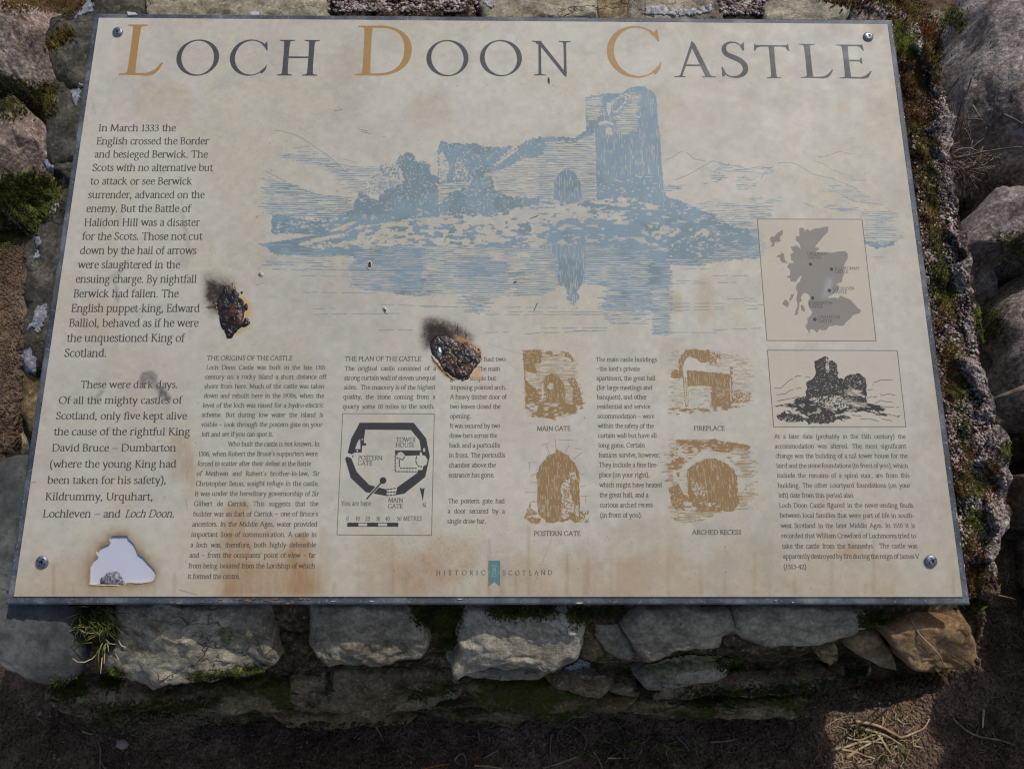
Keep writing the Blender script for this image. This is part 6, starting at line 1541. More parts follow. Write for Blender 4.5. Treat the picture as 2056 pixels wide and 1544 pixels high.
# grass tuft in the joint
t0 = drop(205, 1235)[0]
GT = empty('grass_tuft', tuple(t0), 'green grass tuft hanging from the joint right of the slate slab', 'grass tuft')
gp = []
rr = random.Random(8)
for i in range(260):
    bx, by = rr.uniform(160, 232), rr.uniform(1215, 1262)
    b = hit(bx, by, (0, 0, .325+rr.uniform(-.01, .006)), UPZ)
    an = rr.gauss(math.pi/2, .85); L = rr.uniform(18, 62)
    tx, ty = bx+math.cos(an)*L, by+abs(math.sin(an))*L*rr.uniform(.5, 1.15)
    t = hit(tx, ty, (0, 0, .325-rr.uniform(-.012, .035)), UPZ)
    gp.append(blade(b, t, rr.uniform(.002, .012), rr.uniform(.0007, .0013)))
for a, b in [((185,1290),(118,1306)),((196,1275),(139,1318)),((206,1290),(202,1350)),((204,1300),(194,1335)),((212,1298),(222,1328)),((215,1290),(210,1330)),((200,1270),(150,1303)),((228,1240),(240,1290)),((170,1240),(134,1234)),((232,1245),(215,1220))]:
    p = hit(a[0], a[1], (0, 0, .33), UPZ); q = hit(b[0], b[1], (0, 0, .315), UPZ); gp.append(blade(p, q, .006, .0012))
V_, F_ = join(gp); g_ = obj('blades', set_mesh('blades', local(V_, GT), F_), M['grass'], GT); g_['kind'] = 'stuff'
dp = []
for pts in [[(143,1219),(155,1218),(170,1217),(178,1218)],[(152,1263),(160,1258),(175,1259),(190,1268),(197,1270)],[(156,1260),(170,1270),(185,1271),(197,1269)],[(146,1322),(156,1329),(170,1329),(185,1322),(197,1310)],[(213,1284),(220,1292),(232,1293)],[(238,1286),(244,1296),(252,1299)],[(216,1290),(218,1308)],[(231,1311),(239,1324)],[(210,1312),(209,1332)],[(205,1320),(202,1352)]]:
    q = [Vector(hit(x, y, (0, 0, .33+.004*math.sin(i)), UPZ)) for i, (x, y) in enumerate(pts)]
    dp.append(tube(q, .0006, .0003))
V_, F_ = join(dp); g_ = obj('dry_blades', set_mesh('dry_blades', local(V_, GT), F_), M['straw'], GT); g_['kind'] = 'stuff'

GS = 'loose dry stalks and twigs on the ground'
def strand_thing(name, paths, mat, label, cat, r0=.0013, r1=.0006, lift=.004, group=None, air=None):
    parts = []
    for p in paths:
        q = pix_path(p, lift)
        if q: parts.append(tube(q, r0*rr.uniform(.8, 1.2), r1))
    V, F = join(parts); c = V.mean(0); c[2] = V[:, 2].min()
    o = obj(name, set_mesh(name, V-c, F), M[mat]); o.location = c
    return tag(o, label, cat, group)
S8 = lambda p: c_(1356, 1019, 2.937, p)
for k, (pts, lb) in enumerate([(S8([(1060,1260),(1150,1275),(1220,1300),(1290,1340),(1330,1355),(1400,1330),(1450,1300),(1485,1240)]), 'long pale stalk bent upwards at its right end in the sunlit patch'),
     (S8([(910,1425),(1000,1410),(1080,1385),(1160,1380),(1220,1385)]), 'pale stalk lying level at the left of the sunlit patch'), (S8([(1000,1480),(1060,1440),(1130,1400),(1220,1355)]), 'pale stalk slanting up under the bent one'),
     (S8([(970,1425),(1050,1445),(1120,1465),(1170,1478)]), 'pale stalk slanting down at the bottom of the sunlit patch'), (S8([(1190,1345),(1215,1370),(1240,1410),(1268,1450)]), 'thin pale stalk falling right from the tangle'),
     (S8([(1060,1300),(1075,1275),(1120,1245),(1165,1205)]), 'short stalk at the upper left of the tangle'), (S8([(1255,1150),(1245,1190),(1232,1235)]), 'short upright stalk above the tangle'), (S8([(1185,1140),(1200,1190),(1218,1240),(1215,1290)]), 'thin stalk crossing the top of the tangle'),
     (S8([(1000,1355),(1080,1370),(1160,1340),(1210,1345)]), 'curved stalk in the middle of the tangle'), (S8([(1390,1405),(1440,1412)]), 'short light stalk right of the tangle'), (S8([(1100,1300),(1160,1320),(1240,1345),(1330,1400)]), 'thin stalk passing under the bent one'),
     (S8([(1810,1190),(1805,1240),(1800,1290)]), 'lone upright straw right of the sunlit patch'), (S8([(1625,1240),(1700,1310),(1780,1345),(1900,1370),(2000,1400)]), 'long thin dark twig across the lower right earth')]):
    strand_thing('dry_stalk', [pts], 'straw' if k < 12 else 'straw_grey', lb, 'dry stalk', .0024 if k in (0, 1, 2) else .0015, .0009, .004, GS)
for k, (pts, mt, lb) in enumerate([(A6([(605,1345),(590,1380),(600,1440),(590,1542)]), 'straw_grey', 'long curved root like twig on the earth at the lower left'), (A6([(595,1480),(615,1520),(632,1542)]), 'straw_grey', 'short twig forking from the long curved one'), (A6([(495,1315),(530,1325),(560,1332)]), 'straw', 'little straw left of the pinkish pebble'),
     (A7([(220,1290),(245,1330),(268,1375)]), 'straw_grey', 'thin curved twig below the second front stone'), (A7([(490,1542),(560,1525),(660,1508)]), 'rust_leaf', 'reddish brown twig at the bottom edge'), (A7([(690,1490),(710,1460),(740,1455),(755,1500),(750,1535)]), 'straw_grey', 'hooked twig beside the reddish one'),
     (A7([(800,1520),(880,1525),(960,1540)]), 'straw', 'level pale straw at the bottom right of the hooked twig'), (A7([(1255,1330),(1250,1420),(1262,1540)]), 'straw_grey', 'thin upright straw in front of the plinth middle'), (A7([(1210,1535),(1300,1500),(1400,1470)]), 'straw', 'slanting straw near the bottom middle right'),
     (A7([(1490,1420),(1530,1480),(1555,1540)]), 'straw_grey', 'dark twig at the bottom right of the middle'), (A7([(1385,1290),(1440,1330),(1460,1380),(1445,1430)]), 'straw_grey', 'kinked straw below the olive lichen'), (A7([(1585,1478),(1650,1475),(1710,1478)]), 'straw', 'short pale level straw at the lower middle right'),
     (A7([(825,1310),(830,1375)]), 'straw_grey', 'very short upright straw below the pennant'), (A8([(200,1380),(300,1375),(360,1360)]), 'straw_grey', 'pale straw left of the sunlit patch'), (A8([(0,1345),(60,1400),(80,1440)]), 'straw_grey', 'grey straw far left of the sunlit patch'), (A7([(850,1480),(900,1450),(940,1425)]), 'straw_grey', 'small slanting straw near the hooked twig')]):
    strand_thing('twig', [pts], mt, lb, 'twig', .0013, .0007, .003, GS)
# twig lying across the brown corner stone, stick at the right
strand_thing('twig', [A8([(1395,665),(1440,740),(1500,810),(1550,870),(1570,915)])], 'straw', 'thin straw lying across the brown corner stone', 'twig', .0009, .0006, .003, GS)
a, b = bridge((1982, 808), (2062, 776), .17, .20)
V_, F_ = join([tube([a, a.lerp(b, .4)+Vector((0, 0, .002)), b], .0026, .0032, 7)]); st_ = obj('stick', set_mesh('stick', V_-V_.mean(0), F_), M['straw_grey']); st_.location = V_.mean(0); tag(st_, 'straight grey stick leaning from the cement rim to the right edge', 'stick')
# withered plant in the gap at the right
b0 = hit(1925, 300, (0, 0, .2), UPZ)
WP = empty('withered_plant', tuple(b0), 'tangle of dry grey stems growing between the cement rim and the biggest boulder', 'withered plant')
sp, lp = [], []
R3 = lambda p: c_(1780, 0, 3.859, p)
def air_path(pts, z0, z1):
    n_ = len(pts); q = [Vector(hit(x, y, (0, 0, z0+(z1-z0)*i/(n_-1)), UPZ)) for i, (x, y) in enumerate(pts)]
    res = []
    for i in range(n_-1):
        p0, p1, p2, p3 = q[max(i-1, 0)], q[i], q[i+1], q[min(i+2, n_-1)]
        for j in range(3):
            t = j/3; res.append(.5*((2*p1)+(p2-p0)*t+(2*p0-5*p1+4*p2-p3)*t*t+(3*p1-p0-3*p2+p3)*t**3))
    return res+[q[-1]]
for pts, z0, z1, r in [(p_, a_+.10, b_+.09, r_) for p_, a_, b_, r_ in [(R3([(480,1240),(600,1220),(720,1190),(850,1165),(1045,1140)]), .20, .30, .0016), (R3([(490,1300),(600,1310),(680,1290),(760,1220),(850,1170)]), .19, .26, .0014), (R3([(540,1540),(600,1420),(660,1330),(690,1280)]), .12, .22, .0013), (R3([(660,1540),(640,1440),(600,1380),(560,1300)]), .12, .2, .0013),
        (R3([(560,900),(590,780),(630,700),(660,600)]), .22, .30, .0013), (R3([(455,760),(500,690),(565,600)]), .24, .31, .0012), (R3([(670,820),(700,870),(730,910)]), .25, .27, .0012), (R3([(620,925),(690,925),(745,930)]), .24, .26, .0013),
        (R3([(605,1000),(640,1060),(660,1140)]), .22, .2, .0012), (R3([(500,1200),(560,1160),(650,1150),(700,1180)]), .21, .22, .0012), (R3([(690,1150),(760,1100),(830,1030)]), .2, .27, .0011), (R3([(740,1060),(770,990)]), .23, .27, .0012), (R3([(855,1150),(870,1110),(895,1075)]), .24, .28, .001),
        (R3([(490,1120),(540,1060),(600,1010),(680,970)]), .2, .25, .001), (R3([(760,1320),(800,1240),(850,1170)]), .18, .24, .001), (R3([(910,890),(980,920),(1050,960)]), .3, .3, .0016)]]:
    sp.append(tube(air_path(pts, z0, z1), r, r*.6))
for i in range(60):
    x, y = rr.uniform(485, 720), rr.uniform(1100, 1340); an = rr.gauss(.1, .55); L = rr.uniform(60, 190)
    p = R3([(x, y), (x+math.cos(an)*L*.5, y+math.sin(an)*L*.5+rr.uniform(-12, 12)), (x+math.cos(an)*L, y+math.sin(an)*L)])
    z = rr.uniform(.24, .31); sp.append(tube(air_path(p, z, z+rr.uniform(-.02, .03)), .0008, .0005, 4))
for i in range(36):
    x, y = rr.uniform(470, 620), rr.uniform(980, 1120); L = rr.uniform(70, 190)
    p = R3([(x, y), (x+L*.15, y-L*.5), (x+rr.uniform(0, 60), y-L)]); z = rr.uniform(.26, .30)
    sp.append(tube(air_path(p, z, z+.03), .0011, .0004, 4))
for i in range(26):
    x, y = rr.uniform(520, 680), rr.uniform(1330, 1420); L = rr.uniform(60, 150)
    p = R3([(x, y), (x+rr.uniform(-30, 30), y+L*.5), (x+rr.uniform(-60, 60), y+L)]); sp.append(tube(air_path(p, .27, .22), .0009, .0005, 4))
V_, F_ = join(sp); g_ = obj('stems', set_mesh('stems', local(V_, WP), F_), M['straw_grey'], WP); g_['kind'] = 'stuff'
for i in range(26):
    x, y = rr.uniform(225, 360), rr.uniform(230, 330) if i < 16 else rr.uniform(440, 520)
    q = hit(*R3([(x, y)])[0], (0, 0, .2), UPZ); q2 = hit(*R3([(x+rr.uniform(20, 60), y-rr.uniform(60, 130))])[0], (0, 0, .25), UPZ); lp.append(blade(q, q2, .004, .0024))
V_, F_ = join(lp); g_ = obj('shoots', set_mesh('shoots', V_-V_.mean(0), F_), M['rust_leaf']); g_.location = V_.mean(0); tag(g_, 'rusty yellow shoots standing beside the upper right corner', 'shoots', kind='stuff')

# low weeds at the bottom and fine litter
def litter(name, polys, n, mat, label, r=.0006, L=(8, 26)):
    parts = []
    for poly in polys:
        for _ in range(n):
            xs = [p[0] for p in poly]; ys = [p[1] for p in poly]; x, y = rr.uniform(min(xs), max(xs)), rr.uniform(min(ys), max(ys)); an = rr.uniform(0, math.pi*2); l = rr.uniform(*L)
            q = pix_path([(x, y), (x+math.cos(an)*l*.5+rr.gauss(0, 2), y+math.sin(an)*l*.5), (x+math.cos(an)*l, y+math.sin(an)*l)], .0025, 2)
            if q and all((q[i+1]-q[i]).length < .02 for i in range(len(q)-1)): parts.append(tube(q, r, r*.5, 3))
    V, F = join(parts); o = obj(name, set_mesh(name, V, F), M[mat]); return tag(o, label, 'plant litter', kind='stuff')
litter('plant_litter', [[(600, 1455), (1350, 1455), (1350, 1544), (600, 1544)], [(1350, 1440), (1700, 1440), (1700, 1544), (1350, 1544)]], 130, 'straw_grey', 'fine dry litter on the dark earth before the plinth')
litter('plant_litter', [[(1660, 1430), (1840, 1430), (1840, 1544), (1660, 1544)]], 130, 'straw', 'pale fine straw around the sunlit tangle', .0007)
litter('plant_litter', [[(1950, 1230), (2056, 1230), (2056, 1544), (1950, 1544)], [(0, 1420), (600, 1420), (600, 1544), (0, 1544)], [(0, 480), (45, 480), (45, 880), (0, 880)]], 60, 'straw_grey', 'scattered fine fibres on bare earth at left and right', .0005)
wp = []
for i in range(150):
    x, y = rr.choice([(rr.uniform(1180, 1420), rr.uniform(1480, 1544)), (rr.uniform(1690, 1810), rr.uniform(1440, 1530)), (rr.uniform(1980, 2056), rr.uniform(1180, 1420))])
    h = drop(x, y)
    if h: wp.append(blade(h[0], h[0]+Vector((rr.gauss(0, .012), rr.gauss(0, .012), rr.uniform(.003, .012))), .002, .0016, 4))
V_, F_ = join(wp); g_ = obj('weeds', set_mesh('weeds', V_, F_), M['grass']); tag(g_, 'sparse small green weeds on the earth before the plinth', 'weeds', kind='stuff')

# grains on the cement rim, pebbles on the earth
def grain_mesh(seed):
    bm = bmesh.new(); bmesh.ops.create_icosphere(bm, subdivisions=1, radius=1); r_ = random.Random(seed)
    for v in bm.verts: v.co = Vector((v.co.x*1.0, v.co.y*.8, v.co.z*.6))*(1+r_.uniform(-.25, .25))
    V = np.array([tuple(v.co) for v in bm.verts]); F = [[v.index for v in f.verts] for f in bm.faces]; bm.free(); return V, F
GM = [grain_mesh(i) for i in range(4)]
def grains(name, polys, n, size, mat, label, cat='grit', lift=.2):
    V, F = [], []; off = 0; VV = []; FF = []
    for poly, w_ in polys:
        for p, nn, x, y in scatter(poly, int(n*w_), rr):
            gv, gf = GM[rr.randrange(4)]; s_ = size*rr.uniform(.45, 1.5)**1.3; R_ = Matrix.Rotation(rr.uniform(0, 6.28), 3, 'Z') @ Matrix.Rotation(rr.uniform(-.6, .6), 3, 'X')
            q = gv @ np.array(R_).T*s_+np.array(p+nn*s_*lift); VV.append(q); FF.append(np.array(gf)+off); off += len(q)
    o = obj(name, set_mesh(name, np.vstack(VV), np.vstack(FF), smooth=False), M[mat]); return tag(o, label, cat, kind='stuff')
RIM = [([(1812, 112), (1862, 112), (1900, 190), (1904, 330), (1935, 520), (1948, 600), (1970, 760), (1884, 760), (1850, 500), (1830, 250)], 1.0), ([(1884, 760), (1974, 760), (2000, 850), (2020, 960), (2014, 1050), (1990, 1100), (1990, 1195), (1945, 1200), (1915, 960)], .8)]
grains('grit', RIM, 3200, .0013, 'grain', 'pinkish grit grains bedded in the cement rim right of the board', lift=.0)
grains('grit', [([(655, -4), (965, -4), (965, 26), (660, 24)], .5), ([(1440, -4), (1540, -4), (1530, 30), (1450, 30)], .2), ([(1700, 0), (1800, 10), (1850, 60), (1850, 110), (1806, 40)], .4)], 1500, .0017, 'grain', 'crumbly brown grit behind the top edge of the board')
grains('soil_crumbs', [([(0, 1390), (500, 1450), (2056, 1440), (2056, 1544), (0, 1544)], 1.0), ([(1960, 1200), (2056, 1100), (2056, 1440), (1960, 1440)], .35), ([(0, 470), (52, 470), (40, 900), (0, 920)], .4), ([(1640, 1380), (1960, 1340), (1960, 1450), (1600, 1450)], .4)], 6500, .0019, 'ground', 'loose dark soil crumbs over the bare earth', 'soil')
grains('gravel', [([(0, 1390), (500, 1450), (2056, 1440), (2056, 1544), (0, 1544)], 1.0), ([(1960, 1200), (2056, 1100), (2056, 1440), (1960, 1440)], .3), ([(0, 470), (52, 470), (40, 900), (0, 920)], .35)], 1500, .0011, 'pebble', 'fine gravel scattered over the bare earth')
for k, (x, y, s_, lb) in enumerate([(247, 1493, .0085, 'pinkish pebble on the earth below the broad flaky stone'), (186, 1526, .0045, 'small pebble at the lower left'), (60, 1404, .004, 'tiny pale pebble near the left corner'), (80, 1433, .004, 'tiny pebble under the left corner one'),
                         (680, 1508, .004, 'little stone at the bottom left of the middle'), (1008, 1462, .004, 'pale chip on the earth below the pennant'), (1920, 1358, .004, 'pale chip right of the plinth corner')]):
    h = drop(x, y); gv, gf = GM[k % 4]; bm = bmesh.new(); vs = [bm.verts.new(v*s_) for v in gv]; [bm.faces.new([vs[i] for i in f]) for f in gf]; bmesh.ops.subdivide_edges(bm, edges=bm.edges[:], cuts=1, use_grid_fill=True, smooth=.6)
    me = bpy.data.meshes.new('pebble'); bm.to_mesh(me); bm.free(); me.polygons.foreach_set('use_smooth', np.ones(len(me.polygons), bool))
    o = obj('pebble', me, M['pebble']); o.location = h[0]+Vector((0, 0, s_*.3)); o.rotation_euler = (0, 0, k*1.3); tag(o, lb, 'pebble', 'pebbles on the earth')

# ------------------------------------------------------------------ the information panel
PN = bpy.data.objects.new('information_panel', None); COL.objects.link(PN); PN.empty_display_size = .05
PN.location = tuple(B_ORG); PN.rotation_euler = (TILT, 0, 0)
tag(PN, 'weathered cream castle information panel with blue etching, burns and a torn patch', 'information panel')
BD = .0068                                          # width of the bevelled border
ED = .0026                                          # thickness of the printed sheet
def plate():
    """backing tray: flat bed, bevelled border sloping down and outward, thin side"""
    m, z0, z1, zb = BD, -.0007, -.0022, -.0125
    loops = []
    def rect(i, z, r=0): return [(i, i, z), (BW-i, i, z), (BW-i, BH-i, z), (i, BH-i, z)]
    L = [rect(m+.0012, -ED-.0002), rect(m+.0012, z0), rect(m, z0+.0003), rect(m-.0012, z0-.0006), rect(.0016, z1+.0008), rect(.0004, z1), rect(0, z1-.001), rect(0, zb), rect(.004, zb-.001)]
    V, F = [], []; n = 40
    for lp in L:
        for a in range(4):
            p, q = np.array(lp[a]), np.array(lp[(a+1) % 4])
            for k in range(n): V.append(p+(q-p)*k/n)
    N = 4*n
    for r_ in range(len(L)-1):
        for k in range(N): F.append((r_*N+k, (r_+1)*N+k, (r_+1)*N+(k+1) % N, r_*N+(k+1) % N))
    F.append(tuple(range(N))); F.append(tuple(range((len(L)-1)*N, len(L)*N))[::-1])
    V = np.array(V)
    # knocks and burrs along the edge
    for i in range(N*4, N*7):
        p = Vector(V[i]); V[i] += np.array([0, 0, .0006])*noise.noise(p*60)
    me = set_mesh('backing_plate', V, F, smooth=False); o = obj('backing_plate', me, M['plate'], PN); o['label'] = 'slate grey bevelled backing plate'
plate()
HOLE = [p2b(160+x/11.88, 1060+y/11.88) for x, y in [(745,192),(830,184),(930,186),(1040,182),(1135,186),(1150,250),(1230,310),(1290,380),(1340,480),(1370,560),(1385,605),(1440,650),(1510,690),(1560,750),(1620,820),(1700,900),(1780,990),(1812,1055),(1800,1130),(1785,1205),(1740,1258),(1700,1272),(1630,1277),(1500,1280),(1340,1276),(1220,1290),(1130,1302),(1085,1335),(1040,1362),(960,1352),(880,1356),(790,1342),(700,1346),(620,1338),(540,1352),(440,1332),(330,1338),(215,1332),(232,1280),(240,1180),(245,1060),(252,920),(300,820),(355,740),(430,685),(408,640),(402,600),(420,560),(440,535),(500,462),(540,440),(570,420),(640,400),(700,370),(722,335),(712,300),(690,270),(735,232)]]
def sheet():
    from mathutils.geometry import delaunay_2d_cdt
    i = BD+.0002
    P2 = []
    n = 24; rect = [(i, i), (BW-i, i), (BW-i, BH-i), (i, BH-i)]
    for a in range(4):
        p, q = np.array(rect[a]), np.array(rect[(a+1) % 4])
        for k in range(n):
            v = p+(q-p)*k/n; P2.append(tuple(v))
    no = len(P2)
    hp = [tuple(h) for h in HOLE]
    verts = [Vector(p) for p in P2]+[Vector(p) for p in hp]
    edges = [(k, (k+1) % no) for k in range(no)]+[(no+k, no+(k+1) % len(hp)) for k in range(len(hp))]
    for x in np.linspace(.05, BW-.05, 16):
        for y in np.linspace(.05, BH-.05, 12):
            if not inpoly(x, y, hp): verts.append(Vector((x, y)))
    r_ = delaunay_2d_cdt(verts, edges, [], 0, 1e-7)
    vs, fs = r_[0], r_[2]
    keep = []
    for f in fs:
        cx = sum(vs[v][0] for v in f)/len(f); cy = sum(vs[v][1] for v in f)/len(f)
        if not inpoly(cx, cy, hp): keep.append(tuple(f))
    N = len(vs)
    V = [(v[0], v[1], 0) for v in vs]+[(v[0], v[1], -ED) for v in vs]
    cnt = {}
    for f in keep:
        for a, b in zip(f, f[1:]+f[:1]): cnt[(a, b)] = 1
    side = [(b, a, a+N, b+N) for (a, b) in cnt if (b, a) not in cnt]
    F = keep+[tuple(v+N for v in f[::-1]) for f in keep]+side
    V = np.array(V); uv = np.c_[V[:, 0]/BW, V[:, 1]/BH]
    me = set_mesh('print_sheet', V, F, smooth=False, uv=uv); me.materials.append(M['print']); me.materials.append(M['flake'])
    for p in me.polygons:
        if abs(p.normal.z) < .5: p.material_index = 1
    o = obj('print_sheet', me, None, PN); o['label'] = 'cream sheet printed with title, text, drawings and map'
sheet()
def prism(name, pts, z0, z1, mat, jit=0, label=None, smooth=False):
    n = len(pts); V = [(x, y, z0) for x, y in pts]+[(x, y, z1) for x, y in pts]
    F = [tuple(range(n, 2*n)), tuple(range(n))[::-1]]+[(k, (k+1) % n, n+(k+1) % n, n+k) for k in range(n)]
    o = obj(name, set_mesh(name, np.array(V), F, smooth), mat, PN)
    if label: o['label'] = label
    return o
hx = [h[0] for h in HOLE]; hy = [h[1] for h in HOLE]
prism('exposed_backing', [(min(hx)-.004, min(hy)-.004), (max(hx)+.004, min(hy)-.004), (max(hx)+.004, max(hy)+.004), (min(hx)-.004, max(hy)+.004)], -ED-.0001, -ED+.0002, M['bare'], label='bare lilac grey backing showing in the torn hole')
def blob(name, px, height, mat, seed=0, k=2.2, amp=.0012, fine=.0005, step=.0012, base=0.0, label=None, freq=150, ffreq=420, ragged=.0012, dent=0):
    """a melted lump on the sheet (board coordinates)"""
    if name == 'burn': amp *= .36; fine *= .8; height *= .72; base *= .8
    q = np.array([p2b(x, y) for x, y in px])
    for _ in range(2): q = np.vstack([[a*.75+b*.25, a*.25+b*.75] for a, b in zip(q, np.roll(q, -1, 0))])
    L = np.r_[0, np.cumsum(np.linalg.norm(np.roll(q, -1, 0)-q, axis=1))]; na = int(np.clip(L[-1]/step, 16, 90)); t = np.linspace(0, L[-1], na, endpoint=False)
    qq = np.vstack([q, q[:1]]); O = np.c_[np.interp(t, L, qq[:, 0]), np.interp(t, L, qq[:, 1])]; c = O.mean(0); nr = max(int(np.linalg.norm(O-c, axis=1).mean()/step), 5)
    for i in range(na):
        d = (O[i]-c)/np.linalg.norm(O[i]-c); O[i] += d*ragged*noise.noise(Vector((O[i, 0]*260, O[i, 1]*260, seed)))
    V = [(c[0], c[1], base+height-dent)]; F = []
    for r_ in range(1, nr+1):
        s_ = r_/nr; h = height*(1-s_**k)**(1/k)-dent*(1-s_)**2
        for p in O:
            v = c+(p-c)*s_; V.append((v[0], v[1], base+h))
    for p in O: V.append((p[0], p[1], -.0006))
    V = np.array(V); m = nr+1
    F = [(0, 1+j, 1+(j+1) % na) for j in range(na)]+[(1+i*na+j, 1+(i+1)*na+j, 1+(i+1)*na+(j+1) % na, 1+i*na+(j+1) % na) for i in range(m-1) for j in range(na)]+[tuple(range(1+(m-1)*na, 1+m*na))[::-1]]
    for i in range(len(V)-na):
        p = Vector(V[i]); V[i, 2] += max(-.0004-V[i, 2]+base, amp*noise.fractal(p*freq+Vector((seed, 0, 0)), .8, 2, 3)+fine*noise.noise(p*ffreq))
    o = obj(name, set_mesh(name, V, F), mat, PN)
    if label: o['label'] = label
    return o
b1 = lambda p: c_(395, 545, 9.96, p); b2 = lambda p: c_(830, 630, 10.29, p); b3 = lambda p: c_(160, 1060, 11.88, p)
blob('burn', b1([(540,300),(620,290),(640,340),(590,400),(640,450),(720,440),(700,300),(745,290),(800,380),(860,470),(830,520),(900,540),(950,620),(970,700),(960,800),(940,900),(930,980),(920,1090),(880,1160),(770,1230),(700,1340),(620,1375),(570,1250),(490,1120),(455,1000),(450,850),(385,700),(430,500),(520,420)]), 0.00112, M['char_black'], 1, 3, .0016, label='black melted scorch mark left of centre')
blob('burn', b1([(640,760),(760,660),(900,680),(930,780),(920,960),(900,1080),(780,1130),(680,1100),(610,980)]), 0.00198, M['char_brown'], 2, 2, .0014, base=.0008)
blob('burn', b1([(760,700),(880,660),(920,740),(860,790),(760,780)]), 0.00174, M['char_grey'], 3, 2, .0012, base=.002)
blob('burn', b1([(930,950),(1000,920),(1040,980),(1090,1020),(1050,1080),(940,1130),(890,1080)]), 0.00174, M['char_black'], 4, 2, .0010, base=.0002)
blob('burn', b1([(960,640),(1000,640),(1030,700),(1030,780),(960,790),(940,720)]), 0.00149, M['char_black'], 5, 2, .001, base=.0002)
blob('burn', b1([(560,1150),(660,1120),(740,1200),(700,1320),(620,1350),(570,1250)]), 0.00186, M['char_black'], 6, 2, .001, base=.0006)
blob('burn', b1([(870,400),(915,405),(915,450),(880,450)]), 0.00074, M['char_black'], 7, 2, .0004)
blob('burn', b2([(350,560),(600,480),(900,540),(1150,590),(1300,690),(1395,860),(1380,1000),(1290,1090),(1190,1250),(1160,1360),(1000,1400),(850,1340),(720,1230),(600,1180),(545,1010),(440,900),(350,760)]), 0.00099, M['char_brown'], 11, 3, .0014, label='brown and black melted scorch mark at the centre')
blob('burn', b2([(340,540),(600,400),(860,520),(850,640),(700,760),(620,880),(560,700),(480,640),(430,900),(350,780)]), 0.00136, M['char_black'], 12, 3, .0010, base=.0002)
blob('burn', b2([(900,800),(1050,720),(1220,740),(1300,820),(1300,960),(1200,1010),(1020,1040),(890,940)]), 0.00186, M['char_grey'], 13, 2, .0018, .0009, base=.001, freq=300, label='bubbled ash in the centre scorch mark')
blob('burn', b2([(840,1140),(960,1150),(1080,1170),(1140,1240),(1130,1320),(1000,1340),(880,1290)]), 0.00223, M['char_brown'], 14, 2, .0012, base=.001)
blob('burn', b2([(650,1110),(710,1090),(770,1120),(770,1180),(710,1210),(650,1180)]), 0.00136, M['char_black'], 15, 2, .0004, base=.0012)
blob('burn', b2([(500,690),(570,680),(600,800),(560,920),(500,930),(480,820)]), 0.00112, M['steel'], 16, 2, .0008, base=.001)
blob('burn', b2([(1310,700),(1370,740),(1385,770),(1350,760)]), 0.00062, M['char_black'], 17, 2, .0003)
blob('burn', b2([(900,950),(1000,940),(1010,1080),(950,1110),(900,1020)]), 0.00211, M['char_brown'], 18, 2, .0010, base=.001)
blob('torn_coating', b3([(490,1190),(590,1120),(650,1055),(820,1045),(850,1030),(945,1090),(945,1145),(1000,1200),(1035,1290),(1030,1345),(480,1338),(470,1280)]), .0016, M['foil'], 21, 3, .0010, .0006, step=.0009, base=-ED+.0004, label='crumpled grey coating at the foot of the torn hole', freq=240)
for k, (f_, pl) in enumerate([(b2, [(355,850),(375,845),(410,930),(470,985),(540,1000),(590,1120),(640,1200),(610,1205),(545,1110),(505,1010),(430,1000),(380,930)]), (b2, [(1370,760),(1395,760),(1415,870),(1400,930),(1385,870)]), (b2, [(640,1200),(760,1270),(860,1370),(840,1380),(740,1300),(640,1230)]),
                            (b1, [(700,190),(730,200),(770,260),(755,330),(725,420),(705,410),(730,320),(720,260)]), (b1, [(360,655),(400,640),(410,660),(380,680)]), (b1, [(400,700),(415,710),(412,780),(398,760)])]):
    blob('peeled_edge', f_(pl), .0011, M['peel'], 60+k, 2.5, .0004, .0002, step=.0007, ragged=.0003)
# torn flakes round the hole and small gouges
for k, pl in enumerate([[(200,1330),(330,1325),(430,1345),(520,1340),(700,1352),(860,1345),(1000,1360),(860,1385),(600,1375),(400,1370),(190,1365)], [(1150,1300),(1340,1270),(1540,1280),(1700,1290),(1560,1310),(1480,1350),(1300,1330)], [(395,560),(430,540),(445,600),(430,680),(400,680)], [(690,280),(735,230),(745,250),(715,320),(705,345)]]):
    blob('lifted_edge', b3(pl), .0009, M['flake'], 30+k, 2.5, .0005, .0003, step=.0008, ragged=.0004)
for x, y, w_, h_, rot in [(742, 532, 6, 11, .2), (523.5, 551.5, 6, 6, .6), (773, 622, 5, 9, -.5), (1102, 162, 3.6, 10, -.15)]:
    t = np.linspace(0, 2*math.pi, 9)[:-1]; R1 = random.Random(int(x))
    pts = [(x+(math.cos(a)*w_*math.cos(rot)-math.sin(a)*h_*math.sin(rot))*R1.uniform(.75, 1.2), y+(math.cos(a)*w_*math.sin(rot)+math.sin(a)*h_*math.cos(rot))*R1.uniform(.75, 1.2)) for a in t]
    blob('gouge', pts, .0008, M['flake'], int(x), 2, .0005, .0003, step=.0006, ragged=.0006)
    blob('gouge_core', [(x+(a-x)*.55, y+(b-y)*.7) for a, b in pts], .0009, M['steel'] if x < 600 else M['char_black'], int(x)+1, 2, .0007, .0003, step=.0006, base=.0004, ragged=.0006)
# paper scrap and chips on the border
prism('paper_scrap', [p2b(*p) for p in [(255, 24), (272, 26), (277, 30), (257, 31)]], -.004, .0002, M['white_tape'])
prism('paper_scrap', [p2b(*p) for p in [(500, 20), (508, 18), (519, 20), (517, 25), (503, 25)]], -.007, -.004, M['white_tape'])

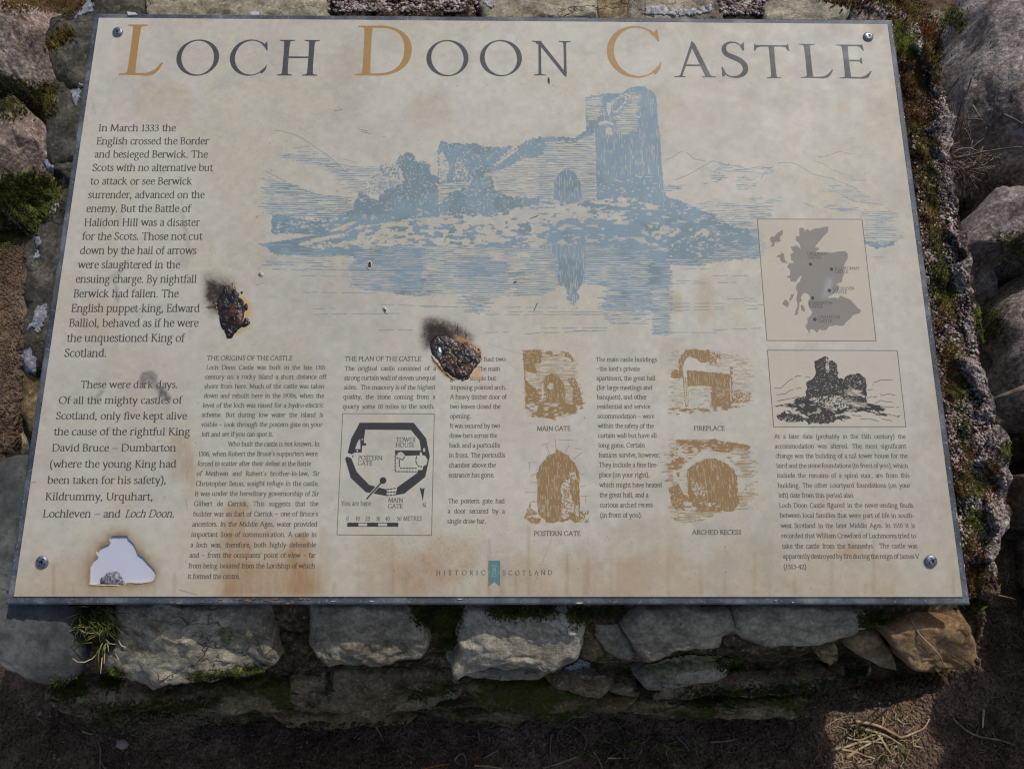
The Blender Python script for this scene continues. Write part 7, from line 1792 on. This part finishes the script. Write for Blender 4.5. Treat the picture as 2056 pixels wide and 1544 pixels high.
rc = random.Random(3)
for k in range(26):
    x = rc.choice([rc.uniform(395, 620), rc.uniform(395, 620), rc.uniform(60, 1900)]); u, v = p2b(x, 1204); v = rc.uniform(.0012, BD-.0016); L_ = rc.uniform(.0015, .007); hgt = rc.uniform(.0003, .0008)
    prism('rust_flake', [(u, v), (u+L_*.4, v-hgt), (u+L_, v), (u+L_*.7, v+hgt), (u+L_*.2, v+hgt*.8)], -.0026, -.0002-(BD-v)/BD*.0013+.0003, M['rustspot'] if x < 630 else M['flake'])
for k in range(22):
    t = rc.uniform(0, BH); L_ = rc.uniform(.001, .004)
    u0 = BW-rc.uniform(.0008, .003); prism('rust_flake', [(u0, t), (u0+.0005, t+L_*.5), (u0, t+L_), (u0-.0005, t+L_*.6)], -.0026, -.0012, M['flake'])
# screws: countersunk pan heads with a raised cross, dark to stand in for recess shade
def screw_meshes():
    prof = [(0, .0019), (.0022, .00188), (.0036, .0017), (.0046, .0013), (.0053, .0006), (.0055, .0000), (.0052, -.0006)]
    n = 28; V = [(0, 0, .0019)]; F = []
    for r_, z_ in prof[1:]:
        for k in range(n): a = 2*math.pi*k/n; V.append((r_*math.cos(a), r_*math.sin(a), z_))
    F += [(0, 1+k, 1+(k+1) % n) for k in range(n)]
    for i in range(len(prof)-2):
        for k in range(n): F.append((1+i*n+k, 1+(i+1)*n+k, 1+(i+1)*n+(k+1) % n, 1+i*n+(k+1) % n))
    head = set_mesh('screw_head', np.array(V), F); head.materials.append(M['steel'])
    w_, L = .00105, .0037
    p = [(w_, w_), (w_*.7, L), (-w_*.7, L), (-w_, w_), (-L, w_*.7), (-L, -w_*.7), (-w_, -w_), (-w_*.7, -L), (w_*.7, -L), (w_, -w_), (L, -w_*.7), (L, w_*.7)]
    N = 12; V = [(x, y, .00198-.4*(x*x+y*y)/.0054*.25) for x, y in p]+[(x, y, .0008) for x, y in p]
    F = [tuple(range(N)), tuple(range(N, 2*N))[::-1]]+[(k, N+k, N+(k+1) % N, (k+1) % N) for k in range(N)]
    slot = set_mesh('cross_shade', np.array(V), F, smooth=False); slot.materials.append(M['recess'])
    return head, slot
hd, sl = screw_meshes()
for x, y, rz, tx, ty, zz in [(237, 66, .35, .05, -.05, .0008), (1743, 75, .2, .04, .05, .0006), (87, 1128, 1.1, .16, -.16, .0020), (1868, 1126, .55, .06, .03, .0016)]:
    u, v = p2b(x, y)
    h = obj('screw', hd, None, PN); h.location = (u, v, zz); h.rotation_euler = (tx, ty, rz)
    q = obj('cross_shade', sl, None, h)
    t = np.linspace(0, 2*math.pi, 13)[:-1]
    sk = set_mesh('screw_shank', np.array([(.0028*math.cos(a), .0028*math.sin(a), -.0006) for a in t]+[(.0024*math.cos(a), .0024*math.sin(a), -.012) for a in t]), [(k, 12+k, 12+(k+1) % 12, (k+1) % 12) for k in range(12)]+[tuple(range(12)), tuple(range(12, 24))[::-1]]); sk.materials.append(M['steel'])
    obj('shank', sk, None, h)
